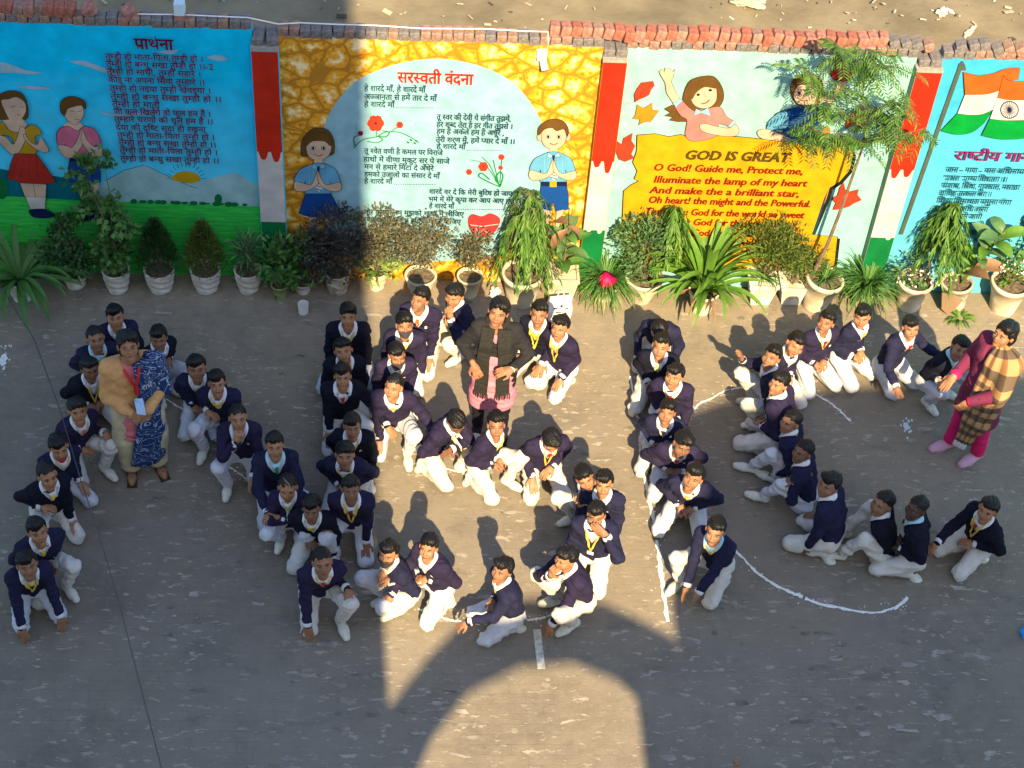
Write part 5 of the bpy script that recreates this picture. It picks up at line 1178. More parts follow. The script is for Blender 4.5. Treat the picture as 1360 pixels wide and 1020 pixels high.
for i_, k_ in enumerate(('short', 'side', 'fringe', 'short', 'crop', 'side')):
    P_h, F_h = nets(hair_sdf(k_, i_+1), .0075); HAIRS.append(mesh('hair', P_h, F_h, HAIRM, True))
P_h, F_h = nets(hair_sdf('woman', 9), .0075); HAIRW = mesh('hair', P_h, F_h, HAIRM, True)
# small parts of the face, shared by everybody
def tiny_ell(r, n=8):
    V = [(0, 0, r[2])]; F = []
    for i in range(1, 5):
        for k in range(n): a = 2*math.pi*k/n; t = math.pi*i/5; V.append((r[0]*math.sin(t)*math.cos(a), r[1]*math.sin(t)*math.sin(a), r[2]*math.cos(t)))
    V.append((0, 0, -r[2])); F = [(0, 1+k, 1+(k+1) % n) for k in range(n)]+[(1+i*n+k, 1+(i+1)*n+k, 1+(i+1)*n+(k+1) % n, 1+i*n+(k+1) % n) for i in range(3) for k in range(n)]+[(1+3*n+k, 4*n+1, 1+3*n+(k+1) % n) for k in range(n)]
    return V, F
q = MB(); v_, f_ = tiny_ell((.0125, .008, .0068)); q.add(v_, f_, 0); v_, f_ = tiny_ell((.0062, .005, .0062)); q.add([(a, b-.0045, c) for a, b, c in v_], f_, 1)
q.tube([(-.014, -.004, .001), (-.006, -.0085, .0072), (.006, -.0085, .0072), (.014, -.004, .001)], .0017, 5, 1); EYE = mesh('eye', q.v, q.f, [EYEW, IRIS], True, q.m)
q = MB(); q.tube([(-.017, .004, -.001), (-.004, -.002, .004), (.010, -.001, .003), (.019, .008, -.002)], [.0028, .0036, .0032, .0018], 6); EYEBROW = mesh('eyebrow', q.v, q.f, BROW, True)
q = MB(); q.tube([(-.021, .008, .001), (-.010, 0, .002), (0, -.002, .0005), (.010, 0, .002), (.021, .008, .001)], [.0015, .004, .0046, .004, .0015], 6); LIPS = mesh('lips', q.v, q.f, LIP, True)
# hand templates: wrist at origin, fingers along -Z, palm towards -Y... left-hand thumb on +X
def hand_sdf(curl, spread=1.0):
    it = [ell3((0, 0, -.048), (.036, .015, .050)), (seg((0, 0, .02), (0, 0, -.03), .024, .026), .02)]
    for i, (x, L) in enumerate(((-.030, .052), (-.011, .066), (.010, .070), (.029, .062))):
        a = np.array([x, 0, -.085]); dx = x*.35*spread; d1 = nrm((dx, -math.sin(curl*.5), -math.cos(curl*.5))); d2 = nrm((dx, -math.sin(curl*1.3), -math.cos(curl*1.3))); b = a+d1*L*.5; c = b+d2*L*.5
        it += [(seg(a-d1*.012, b, .0092, .0085), .006), (seg(b, c, .0085, .0070), .004)]
    it += [(seg((.026, -.004, -.022), (.052, -.014, -.052), .0125, .0105), .012), (seg((.052, -.014, -.052), (.058, -.022, -.082), .0100, .0080), .004)]
    return union(it, .01)
HANDS = {k: nets(hand_sdf(*c), .0062) for k, c in (('flat', (.18, 1.6)), ('curl', (.75, .8)), ('fist', (1.25, .5)))}
# shoe template: ankle at origin, toe along -Y
def shoe_mesh():
    it = [seg((0, .030, -.040), (0, -.085, -.050), .041, .038), (seg((0, -.08, -.054), (0, -.150, -.058), .042, .034), .03), (seg((0, .018, -.02), (0, .020, .004), .034, .032), .02)]
    u = union(it, .03)
    def f(X, Y, Z): return np.maximum(u(X, Y, Z), -(Z+.080))
    f.box = u.box; P, F = nets(f, .0095); cz = P[F].mean(1)[:, 2]; return mesh('shoe', P, F, [SHOE, SOLE], True, (cz < -.072).astype(np.int32))
SHOEM = shoe_mesh()
def rotmat(B): return Matrix([[float(B[i][j]) for j in range(3)] for i in range(3)])
def put(name, me, parent, pos, B, scale=1.0):
    o = link(name, me, parent); o.matrix_local = Matrix.Translation(Vector([float(x) for x in pos])) @ rotmat(B).to_4x4() @ Matrix.Diagonal((scale, scale, scale, 1)); return o
def march(fn, P, D, n=16, off=.0, maxd=.4):
    """walk points P along D until they lie off above the cloth"""
    P = np.array(P, float); D = np.array(D, float); D = D/np.linalg.norm(D, axis=1, keepdims=True)
    for _ in range(n):
        d = fn(P[:, 0], P[:, 1], P[:, 2])-off; P = P+D*np.clip(d*.85, -.03, .05)[:, None]
    return P
def thick(V, F, t, N):
    """closed sheet: V offset by t along N"""
    n = len(V); V2 = np.concatenate([V+N*t, V]); F = [tuple(f) for f in F]; E = {}
    for f in F:
        for a, b in zip(f, f[1:]+f[:1]): E[(a, b)] = 1
    out = [f for f in F]+[tuple(i+n for i in f)[::-1] for f in F]
    for (a, b) in E:
        if (b, a) not in E: out.append((b, a, a+n, b+n))
    return V2, out
def cam_yaw(X, Y): return math.degrees(math.atan2(0-X, Y-CAM_Y))

def face_parts(body, hp, HB, s, squint=1.0, brow=0.0, sides=(-1, 1)):
    for sx in sides:
        put('eye', EYE, body, hp+HB@np.array([sx*.031, -.0800, .0065])*s, HB, s*squint)
        B = HB.copy()
        if sx < 0: B = HB@np.diag([-1., 1, 1])
        put('eyebrow', EYEBROW, body, hp+HB@np.array([sx*.031, -.0890, .0275+brow])*s, B, s)
    put('lips', LIPS, body, hp+HB@np.array([0, -.0960, -.0530])*s, HB, s)

def skeleton(sp):
    s = sp.get('s', 1.0)*.83; th = sp['th']; pose = sp['pose']; side = sp.get('side', 1); lean = R(sp.get('lean', 25)*.62+2); twist = R(sp.get('twist', 0)); J = {}
    tl, sl, ua, fa = .365*s, .355*s, .250*s, .232*s
    pz = {'squat': .235, 'kneel': .30, 'both': .225, 'cross': .125, 'sit': .135, 'knees': .12}[pose]*s
    P = V3(0, 0, pz); J['P'] = P; hipw = .085*s
    J['hip'] = {q: P+V3(q*hipw, 0, 0) for q in (-1, 1)}; J['knee'] = {}; J['ank'] = {}; J['toe'] = {}
    def leg(q, ank, hint, toe):
        k, a = ik(J['hip'][q], ank, tl, sl, hint); J['knee'][q] = k; J['ank'][q] = a; J['toe'][q] = nrm(toe)
    w_ = sp.get('wide', .135)*s
    for q in (-1, 1):
        if pose == 'squat': leg(q, V3(q*w_, -.12*s, .085), (q*.45, -1, .9), (q*.2, -1, 0))
        elif pose == 'kneel':
            if q == side:      # this knee on the ground
                J['knee'][q] = V3(q*.13*s, -.26*s, .065); J['ank'][q] = V3(q*.10*s, .06, .09); J['toe'][q] = nrm((0, .55, -.8))
            else: leg(q, V3(q*w_, -.22*s, .085), (q*.25, -.5, 1), (q*.15, -1, 0))
        elif pose == 'both': J['knee'][q] = V3(q*(.07+w_*.5), -.285*s, .070); J['ank'][q] = V3(q*.08*s, .02, .075); J['toe'][q] = nrm((0, .8, -.5))
        elif pose == 'cross': J['knee'][q] = V3(q*.31*s, -.24*s, .10); J['ank'][q] = V3(-q*.06*s, -.30*s-.05*q*s, .075); J['toe'][q] = nrm((-q*.9, -.3, -.25))
        elif pose == 'sit':    # both legs folded to one side
            J['knee'][q] = V3(side*(.10+.12*(q == side))*s, -(.36-.05*(q == side))*s, .07+.02*(q != side)); J['ank'][q] = V3(side*(.30+.1*(q == side))*s, -.06*s-.12*(q != side)*s, .07); J['toe'][q] = nrm((side*.9, .3, -.2))
        elif pose == 'knees': leg(q, V3(q*w_, -.36*s, .085), (q*.3, -.2, 1), (q*.1, -1, 0))   # seated, knees drawn up
    rl = R(sp.get('roll', 0))
    u1 = nrm((math.sin(rl)*.5, -math.sin(lean*.55), math.cos(lean*.55))); u2 = nrm((math.sin(rl), -math.sin(lean), math.cos(lean)))
    M_ = P+u1*.215*s; N = M_+u2*.245*s; J['M'] = M_; J['N'] = N; J['u'] = u2
    ct, st = math.cos(twist), math.sin(twist); lat = nrm((ct, st, 0)); lat = nrm(lat-u2*np.dot(lat, u2)); J['lat'] = lat; g = np.cross(u2, lat); g = g if g[1] < 0 else -g; J['g'] = nrm(g)
    J['sh'] = {q: N+lat*q*.136*s-u2*.050*s for q in (-1, 1)}
    hy = R(sp.get('hy', 0)-th); hp_ = R(sp.get('hp', 22)); hr = R(sp.get('hr', 0))
    hf = V3(math.sin(hy)*math.cos(hp_), -math.cos(hy)*math.cos(hp_), math.sin(hp_)); up0 = nrm(V3(0, 0, 1)-hf*hf[2]); side_ = np.cross(-hf, up0)
    hu = nrm(up0*math.cos(hr)+side_*math.sin(hr)); J['HB'] = basis(hf, hu); J['hf'] = hf; J['hu'] = hu
    J['H'] = N+u2*.035*s+nrm(hu*.6+u2*.4)*.110*s+hf*.020; hs = .85*sp.get('hs', 1.0); J['hs'] = hs
    # arms
    J['el'] = {}; J['wr'] = {}; J['hd'] = {}; J['hn'] = {}; J['hk'] = {}
    for q, code in zip((-1, 1), sp.get('arms', 'mm')):
        sh = J['sh'][q]; hint = V3(q*.06, .22, -1.0); hk = 'curl'; hd = None; kn = J['knee'][q]; hn = V3(0, 0, -1)
        if code == 'k': t = (kn+V3(-q*.01, .07, .085) if pose not in ('both', 'sit') else kn*.62+J['hip'][q]*.38+V3(0, 0, .105)); hd = nrm(V3(q*.05, -.85, -.55)); hk = 'flat'
        elif code == 'K': t = kn+V3(-q*.02, .10, .10); hd = nrm(V3(-q*.6, -.7, -.3)); hk = 'curl'
        elif code == 'g': t = V3(q*.14, min(kn[1], -.3)-.03, .11); hd = nrm(V3(-q*.1, -.45, -.9)); hk = 'flat'; hn = V3(0, 1, -.3)
        elif code == 'G': t = V3(q*.035, -.46*s, .20); hd = nrm(V3(-q*.05, -.35, -.9)); hk = 'flat'; hn = V3(-q, 0, 0)
        elif code == 'm': t = (J['knee'][-1]+J['knee'][1])/2+V3(q*.055, .12, max(.10, .34-J['knee'][1][2]*.4-.1)); t[2] = max(t[2], pz+.05); hd = nrm(V3(-q*.8, -.5, -.25)); hk = 'curl'
        elif code == 'c': t = J['H']+hf*.085-hu*.165+V3(q*.03, 0, 0); hd = nrm(hu*.9+hf*.1-V3(q*.25, 0, 0)); hk = 'fist'; hint = V3(q*.6, -.4, -1); hn = -hf
        elif code == 'f': t = J['H']+hf*.115-hu*.075+V3(q*.10, 0, 0); hd = nrm(V3(-q*.9, 0, 0)+hu*.55); hk = 'flat'; hint = V3(q*.7, -.4, -1); hn = -hf
        elif code == 'F': t = J['H']+hf*.10-hu*.08-V3(q*.085, 0, 0); hd = nrm(V3(q*.3, 0, 0)+hu*.9); hk = 'curl'; hint = V3(q*.7, -.4, -1); hn = -hf
        elif code == 'x': t = J['sh'][-q]+V3(q*.055, -.09, -.17*s); hd = nrm(V3(-q*1, -.1, .35)); hk = 'flat'; hint = V3(q*.8, -.5, -.8); hn = V3(0, 1, 0)
        elif code == 'o': t = sh+V3(-q*.02, -.36*s, -.26*s); hd = nrm(V3(-q*.1, -.8, -.6)); hk = 'curl'; hint = V3(q*.5, 0, -1.0)
        elif code == 's': t = sh+V3(q*.25*s, -.22*s, -.26*s); hd = nrm(V3(q*.6, -.6, -.6)); hk = 'curl'; hint = V3(q*.5, .5, -.9)
        elif code == 'S': t = sh+V3(q*.22*s, -.34*s, -.20*s); hd = nrm(V3(q*.5, -.9, .1)); hk = 'flat'; hint = V3(q*.5, .3, -1); hn = V3(0, 0, -1)
        elif code == 'u': t = sh+V3(q*.04*s, -.26*s, -.01*s); hd = nrm(V3(-q*.2, -.3, 1)); hk = 'curl'; hint = V3(q*.7, 0, -1); hn = V3(0, -1, 0)
        elif code == 'b': t = V3(q*.17*s, min(N[1]-.02, -.10), .13); hd = nrm(V3(0, -.4, -.9)); hk = 'curl'; hn = V3(-q, 0, 0); hint = V3(q*.5, .8, -.3)
        elif isinstance(code, (tuple, list)): t = np.array(code, float); hd = nrm(t-sh)
        else: t = V3(q*.1, -.3, .3); hd = V3(0, -1, 0)
        e, t = ik(sh, t, ua, fa, hint); J['el'][q] = e; J['wr'][q] = t; J['hd'][q] = hd; J['hn'][q] = hn; J['hk'][q] = hk
    return J, s
def hand_verts(J, q, s):
    P, F = HANDS[J['hk'][q]]; hd = J['hd'][q]; n = J['hn'][q]; z = -hd; y = nrm(-(n-hd*np.dot(n, hd))); x = np.cross(y, z)
    P = P.copy(); mir = (q > 0)
    if mir: P[:, 0] *= -1; F = F[:, ::-1]
    B = np.stack([x, y, z], 1); return (P*s*1.02)@B.T+J['wr'][q], F
def body_mesh(J, s, skin, head, extra=()):
    H, HB, N, u = J['H'], J['HB'], J['N'], J['u']
    it = [seg(J['P']+u*.02, J['M'], .085*s, .075*s), (seg(J['M'], N-u*.06, .078*s, .085*s), .05), (seg(J['sh'][-1], J['sh'][1], .042*s), .04), (seg(N-u*.03, H-J['hu']*.07+J['HB'][:, 1]*.02, .046*s, .044*s), .03)]
    for q in (-1, 1):
        it += [(seg(J['sh'][q], J['el'][q], .040*s, .033*s), .03), (seg(J['el'][q], J['wr'][q], .033*s, .021*s), .02), (seg(J['hip'][q], J['knee'][q], .066*s, .050*s), .04), (seg(J['knee'][q], J['ank'][q], .048*s, .032*s), .02)]
    P, F = nets(union(it, .03), .021); parts = [(P, F)]
    hp, hf_ = HEADS[head]; parts.append(((hp*J['hs'])@HB.T+H, hf_))
    for q in (-1, 1): parts.append(hand_verts(J, q, s))
    V = []; FF = []; n = 0
    for p, f in parts: V.append(p); FF.append(f+n); n += len(p)
    return mesh('body', np.concatenate(V), np.concatenate(FF), skin, True)
def strip_on(fn, pts, wd, off, D, name, m, parent, t=.003):
    """flat band following pts (3D), pressed on the cloth along D"""
    pts = [np.array(p, float) for p in pts]; fine = []
    for a, b in zip(pts[:-1], pts[1:]):
        k = max(2, int(np.linalg.norm(b-a)/.018))
        for j in range(k): fine.append(a+(b-a)*j/k)
    fine.append(pts[-1]); fine = np.array(fine); T = np.gradient(fine, axis=0); D = nrm(D); Sd = np.cross(T, D); Sd /= np.linalg.norm(Sd, axis=1, keepdims=True)+1e-9
    L = march(fn, np.concatenate([fine+Sd*wd/2-D*.12, fine-Sd*wd/2-D*.12]), np.tile(D, (2*len(fine), 1)), off=off); n = len(fine)
    F = [(i, i+1, n+i+1, n+i) for i in range(n-1)]; V, F = thick(L, F, t, -np.tile(D, (2*n, 1)))
    return link(name, mesh(name, V, F, m, False), parent)
def collar(fn, J, s, parent, m, r0=.050):
    N, u, g, lat = J['N'], J['u'], J['g'], J['lat']; C = N+u*.012; rows = []; n = 26
    ang = np.linspace(-168, 168, n)      # 0 = back of the neck ... +-168 = throat
    top = []; mid = []; bot = []
    for a in ang:
        d = -g*math.cos(R(a))+lat*math.sin(R(a)); fr = max(0, (abs(a)-60)/108)
        top.append(C+d*(r0+.004)*s+u*(.040-.045*fr)); mid.append(C+d*(r0+.016)*s+u*(.036-.050*fr)); bot.append(C+d*(.076+.004*fr)*s+u*(.002-.078*fr**1.9))
    top, mid, bot = map(np.array, (top, mid, bot)); dirs = np.array([-(-g*math.cos(R(a))+lat*math.sin(R(a))) for a in ang])
    fr = np.clip((np.abs(ang)-70)/98, 0, 1)[:, None]; D = -u*(1-fr)-g*fr-(-dirs)*0+dirs*.25; D = D/np.linalg.norm(D, axis=1, keepdims=True)
    bot2 = march(fn, bot-D*.09, D, off=.006, n=14); mv = bot2-bot; L_ = np.linalg.norm(mv, axis=1, keepdims=True); bot2 = bot+mv*np.minimum(1, .06/(L_+1e-6))
    mid = mid*.5+(top+bot2)*.25+u*.004
    V = np.concatenate([top, mid, bot2]); F = [(r*n+i, r*n+i+1, (r+1)*n+i+1, (r+1)*n+i) for r in (0, 1) for i in range(n-1)]
    V, F = thick(V, F, .004, np.tile(u, (len(V), 1))); return link('shirt_collar', mesh('shirt_collar', V, F, m, True), parent)

PEOPLE = []
def boy(i, sp):
    J, s = skeleton(sp); r = random.Random(1000+i); seed = 50+i
    hx, hy_ = sp['h']; Hw = at(hx, hy_, float(J['H'][2])); yawc = cam_yaw(Hw.x, Hw.y); th = R(sp['th']+yawc); c, q_ = math.cos(th), math.sin(th)
    ox = Hw.x-(c*J['H'][0]-q_*J['H'][1]); oy = Hw.y-(q_*J['H'][0]+c*J['H'][1])
    root = empty('person', (ox, oy, 0), th, sp['label'], 'boy', sp.get('group', 'boys crouching in letter shapes'))
    skin = SKINS[sp.get('skin', r.choice([0, 0, 1, 1, 2, 3]))]; nav = NAVYS[sp.get('nav', r.choice([0, 0, 1, 2]))]; head = r.randrange(3)
    J['HB'] = J['HB']@np.diag([r.uniform(.93, 1.06), r.uniform(.95, 1.05), r.uniform(.95, 1.07)])
    body = link('body', body_mesh(J, s, skin, head), root)
    face_parts(body, J['H'], J['HB'], J['hs'], sp.get('sq', .95), r.uniform(-.002, .003))
    put('hair', HAIRS[sp.get('hair', r.randrange(len(HAIRS)))], root, J['H'], J['HB']@np.diag([1, 1, r.uniform(.96, 1.05)]), J['hs']*1.0)
    N, u, g, lat, P, M_ = J['N'], J['u'], J['g'], J['lat'], J['P'], J['M']; it = []
    hem = P+nrm(M_-P)*.035*s
    for q in (-1, 1):
        it += [(seg(hem+lat*q*.045*s, M_+lat*q*.050*s, .103*s, .092*s), .04), (seg(M_+lat*q*.050*s, N+lat*q*.065*s-u*.085*s, .092*s, .092*s), .04), (seg(N-u*.05*s, J['sh'][q], .060*s, .062*s), .05)]
    arms = []
    for q in (-1, 1):
        w2 = J['wr'][q]+(J['el'][q]-J['wr'][q])*.06
        arms += [(seg(J['sh'][q], J['el'][q], .059*s, .049*s), .028), (seg(J['el'][q], w2, .049*s, .038*s), .020)]
    sw = folds(union(it+arms, .04), .0085, 33, seed)
    cut = N+u*.004; 
    def swf(X, Y, Z):
        d = sw(X, Y, Z); nk = (X-cut[0])*u[0]+(Y-cut[1])*u[1]+(Z-cut[2])*u[2]
        rad = np.sqrt((X-cut[0])**2+(Y-cut[1])**2+(Z-cut[2])**2)-.056*s
        return -smin(-d, rad, .01)
    swf.box = sw.box; Pm, Fm = nets(swf, .0135)
    sweater = link('sweater', mesh('sweater', Pm, Fm, nav, True), root)
    # trousers
    tr = [seg(P+V3(-.05*s, .0, .0), P+V3(.05*s, .0, .0), .100*s)]
    for q in (-1, 1): tr += [(seg(J['hip'][q], J['knee'][q], .088*s, .066*s), .045), (seg(J['knee'][q], J['ank'][q]+(J['knee'][q]-J['ank'][q])*.10, .066*s, .052*s), .020)]
    t1 = folds(union(tr, .04), .0110, 30, seed+7)
    def tf(X, Y, Z): return np.maximum(t1(X, Y, Z), .006-Z)
    tf.box = t1.box; Pt, Ft = nets(tf, .0145)
    link('trousers', mesh('trousers', Pt, Ft, TROU[r.randrange(2)] if 'tm' not in sp else TROU[sp['tm']], True), root)
    for q in (-1, 1):
        B = basis(J['toe'][q], V3(0, 0, 1) if abs(J['toe'][q][2]) < .95 else V3(0, 1, 0)); put('shoe', SHOEM, root, J['ank'][q]+V3(0, 0, .0), B, s)
    # cuffs
    for q in (-1, 1):
        d = nrm(J['wr'][q]-J['el'][q]); mb = MB(); a = J['wr'][q]-d*.030; mb.tube([a, a+d*.006, a+d*.028, a+d*.034], [.036*s, .042*s, .040*s, .030*s], 14, 0, False)
        mb.build('cuff', CUFF, root, smooth=True)
        if sp.get('watch') == q: mb = MB(); a = J['wr'][q]+d*.012; mb.tube([a-d*.010, a+d*.010], [.028, .028], 12, 0, False); mb.build('wristwatch', WATCH, root)
    # shirt, trim, tie, lanyard pressed onto the sweater
    C = N+u*.0; D = -g
    wV = .044*s; bo = N-u*.135*s+g*.0
    # shirt front in the V of the neck
    k = 6; G = []
    for a in range(k+1):
        t = a/k; c_ = N-u*(.0+.135*t)*s
        for b in range(-2, 3): G.append(c_+lat*(b/2*wV*(1-t*.97))+g*.20)
    Lm = march(sw, G, np.tile(D, (len(G), 1)), off=.005); F = [(a*5+b, a*5+b+1, a*5+b+6, a*5+b+5) for a in range(k) for b in range(4)]
    V2, F2 = thick(Lm, F, .003, np.tile(g, (len(Lm), 1))); sm_ = SHIRTB if sp.get('shirt') == 'blue' else SHIRT
    link('shirt_front', mesh('shirt_front', V2, F2, sm_, True), root)
    tm = TRIMS[sp.get('trim', 0 if r.random() < .7 else 1)]
    strip_on(sw, [N+lat*(wV+.014)+u*.02+g*0, N-u*.145*s, N-lat*(wV+.014)+u*.02], .011, .008, D, 'neck_trim', tm, root)
    tie = TIES[sp.get('tie', 'yellow')]
    if tie:
        strip_on(sw, [N-u*.022*s, N-u*.045*s], .030, .013, D, 'tie_knot', tie, root, .008); strip_on(sw, [N-u*.045*s, N-u*.125*s], .021, .010, D, 'tie', tie, root)
    collar(sw, J, s, root, sm_)
    if sp.get('lan'):
        a = strip_on(sw, [N+lat*.055*s+u*.01, N-u*.16*s+lat*.02, N-u*.27*s], .013, .012, D, 'lanyard', LANY, root); strip_on(sw, [N-lat*.055*s+u*.01, N-u*.16*s-lat*.02, N-u*.27*s], .013, .014, D, 'lanyard', LANY, root)
        if sp['lan'] > 1: strip_on(sw, [N-u*.27*s, N-u*.32*s], .05, .016, D, 'name_card', SHIRT, root)
    elif r.random() < .4: strip_on(sw, [N-u*.11*s+lat*.075*s, N-u*.135*s+lat*.075*s], .018, .006, D, 'badge', CUFF, root)
    if sp.get('mask'):
        hb, H = J['HB'], J['H']; hs = J['hs']; hd_ = head_sdf(); nR = 12; nz = 6; V = []; Dr = []; down = sp.get('maskdrop', 0)
        for a in range(nz):
            for b in range(nR):
                an = R(-62+124*b/(nR-1)); z = (-.022-.075*a/(nz-1)*(1-.25*abs(math.sin(an))))-down; V.append((.20*math.sin(an), -.20*math.cos(an), z)); Dr.append((-math.sin(an), math.cos(an), 0))
        Lq = march(hd_, V, Dr, off=.006); F = [(a*nR+b, a*nR+b+1, (a+1)*nR+b+1, (a+1)*nR+b) for a in range(nz-1) for b in range(nR-1)]
        Lw = (Lq*hs)@hb.T+H; V2, F2 = thick(Lw, F, .003, -np.array(Dr)@hb.T); link('face_mask', mesh('face_mask', V2, F2, MASKR if sp['mask'] == 'red' else MASKD, True), root)
    return root
# every boy: head pixel in the photograph, facing, pose, arms, head turn
def B(h, th, pose, arms, label, **k): PEOPLE.append(dict(h=h, th=th, pose=pose, arms=arms, label=label, **k))
B((153, 421), 0, 'both', 'bb', 'rearmost boy of the left slanting line, maroon tie, behind the woman in mustard cardigan', tie='maroon', lean=25)
B((127, 450), 8, 'both', 'mm', 'boy with pale blue collar second in the left slanting line behind the mustard cardigan', tie='none', shirt='blue', hy=6, lean=25)
B((119, 490), 12, 'both', 'mm', 'boy with lanyard clasping his hands beside the elbow of the mustard cardigan', tie='none', lan=1, hy=12, hp=12, lean=28, wide=0.22)
B((103, 545), 22, 'kneel', 'mk', 'boy with orange red tie and one white shoe forward, fourth in the left line', tie='orange', side=-1, hy=5, lean=30)
B((78, 594), 18, 'both', 'bk', 'boy with a red mask pulled under his chin, partly under the thin cable', mask='red', maskdrop=.045, tie='none', hp=8, hy=5, lean=30)
B((63, 632), 14, 'kneel', 'mk', 'boy with yellow tie and folded forearm, third from front of the left line', side=1, hy=12, hp=14, lean=30)
B((50, 706), 12, 'kneel', 'mm', 'boy leaning on his raised knee right behind the front boy of the left line', side=-1, tie='yellow', hy=8, lean=36)
B((36, 750), 2, 'both', 'gg', 'front boy of the left line, lanyard round his neck, both hands at his knees', side=1, lan=1, hy=2, lean=46, wide=0.16)
B((211, 449), 32, 'squat', 'cm', 'boy resting his chin on his hand right behind the printed navy shawl', tie='none', hy=-4, hp=14, lean=30, wide=0.08)
B((261, 489), -8, 'both', 'mm', 'boy with lime tie, second in the slanting row right of the mustard cardigan', side=-1, tie='lime', lean=22)
B((288, 509), -12, 'kneel', 'mb', 'boy with bright yellow tie knot, just behind the one holding his chin', side=1, lean=26, wide=.16)
B((316, 555), -4, 'kneel', 'co', 'boy holding his chin with one hand and a friend with the other', side=1, tie='green', lean=26, hy=2, watch=-1)
B((365, 592), 4, 'kneel', 'oo', 'boy with turquoise collar and green tie, both hands on the shoulders before him', side=-1, tie='green', shirt='blue', lean=18, hy=0, s=1.05)
B((382, 648), -8, 'squat', 'xx', 'boy with closed eyes and crossed forearms in the slanting row', tie='lime', hp=10, hy=-5, sq=.5, lean=16, s=.92, wide=0.08)
B((414, 676), -14, 'both', 'mb', 'boy with a plain yellow tie second from the front of the slanting row', side=-1, nav=2, hy=-6, hp=14, lean=34)
B((428, 747), 8, 'kneel', 'gk', 'front boy of the slanting row, red tie, one hand flat on the ground', side=-1, tie='red', lan=0, trim=1, lean=42, watch=1, s=1.06, hy=6)
B((462, 420), 0, 'both', 'bb', 'rearmost boy of the shaded straight line, bright yellow collar, broad shoulders', tie='yellow', trim=1, lean=24, s=1.08, wide=0.3)
B((456, 466), 4, 'both', 'bb', 'grinning boy with tilted head second in the shaded straight line', hr=-10, tie='none', lean=24, hp=28)
B((455, 500), 0, 'kneel', 'ks', 'boy with a small red tie third in the shaded straight line', side=-1, tie='red', lean=26, s=1.05)
B((468, 566), -4, 'both', 'mb', 'boy with a dark cardigan behind the green tied boy of the shaded straight line', nav=2, tie='none', hy=4, hp=16, lean=26)
B((458, 604), -10, 'both', 'mm', 'boy with a lime tie leaning over his knee in the shaded straight line', side=1, tie='lime', hy=0, lean=36)
B((466, 650), -4, 'kneel', 'kk', 'front boy of the shaded straight line, maroon tie, long lanyard, hand on knee', side=1, tie='maroon', lan=1, nav=1, hy=2, lean=34, s=1.06, watch=1)
B((558, 398), -16, 'kneel', 'bk', 'sunlit boy with an orange tie looking left, behind the masked boys', side=1, tie='orange', nav=1, hy=-32, hp=22, lean=26, s=1.05, hair=0)
B((604, 392), -62, 'squat', 'mc', 'boy in profile holding his chin, just left of the woman in the black blazer', nav=0, hy=-26, hp=2, lean=24, tie='none')
B((537, 432), -4, 'both', 'bb', 'boy in dark mask over a yellow tie, upper of two masked boys in sun', mask='dark', nav=1, hy=8, lean=26, trim=1)
B((527, 472), 4, 'both', 'bk', 'boy in dark mask looking down, lower of the two masked boys in sun', mask='dark', nav=1, side=-1, hy=14, hp=10, tie='dark', lean=28)
B((523, 514), -2, 'kneel', 'ks', 'close cropped sunlit boy with a hand spread on his knee, head turned left', side=-1, nav=1, hair=4, hy=-22, hp=20, lean=32, s=1.05, skin=1)
B((716, 417), -22, 'both', 'kk', 'kneeling boy with a yellow lanyard right next to the black blazered woman', lan=1, nav=2, hy=-6, hp=20, lean=20)
B((744, 435), -34, 'both', 'kk', 'kneeling boy with yellow lanyard and wristwatch in front of the white printed bag', lan=1, nav=1, hy=-18, hp=18, lean=20, watch=1)
B((606, 560), 52, 'kneel', 'mx', 'boy bowing his head over raised hands, leftmost of three sitting in the sun', side=-1, nav=1, hy=22, hp=-28, lean=44, s=1.05, tie='none', hair=3)
B((659, 565), 54, 'kneel', 'mm', 'sunlit boy with yellow tie sitting just right of the boy bowing his head', side=-1, nav=1, hy=8, hp=22, lean=26, tie='lime', hair=0)
B((732, 585), 20, 'both', 'km', 'sunlit boy with a pink collar and yellow lanyard looking down at his knee', side=1, nav=1, lan=1, tie='red', hy=14, hp=-26, lean=36, s=1.05)
B((777, 634), -46, 'squat', 'mm', 'boy with his head tilted aside, half in shadow behind two friends', hr=-24, hy=14, hp=10, lean=30, nav=0, tie='none')
B((802, 642), -12, 'both', 'bb', 'boy in a white open collar above the one covering his face', tie='none', hy=2, hp=20, lean=22, nav=0, s=1.05)
B((792, 684), -6, 'both', 'bf', 'boy covering his face with his hand, yellow lanyard hanging down', lan=2, tie='none', nav=0, hy=-2, hp=12, lean=18, s=1.08, wide=.08)
B((516, 735), -60, 'squat', 'mm', 'boy in black mask crouching and facing left at the edge of the sunlit strip', mask='dark', nav=0, hy=-22, hp=16, lean=34, tie='none', skin=1, trim=1, wide=0.06)
B((569, 727), -42, 'kneel', 'om', 'sunlit boy resting a hand on the masked boy crouching in front of him', nav=1, hy=-16, hp=22, lean=26, tie='none', skin=1, s=1.02, side=1)
B((667, 757), -66, 'both', 'mo', 'laughing boy turned left, kneeling left of the short white painted strip', nav=0, hy=-34, hp=20, lean=22, tie='none', hair=5)
B((752, 742), -58, 'squat', 'cg', 'boy with a fist at his mouth reaching his other hand to the chalk', nav=1, hy=-46, hp=8, lean=34, tie='none', s=1.06, skin=1)
B((876, 438), -4, 'both', 'bb', 'boy with his head bent right down so that only his hair shows', hp=-45, nav=0, tie='none', lean=60)
B((878, 460), 0, 'both', 'mb', 'sunlit boy with green tie and dark cardigan second in the right straight column', nav=2, tie='lime', hy=-6, hp=20, lean=20, skin=1, hair=3)
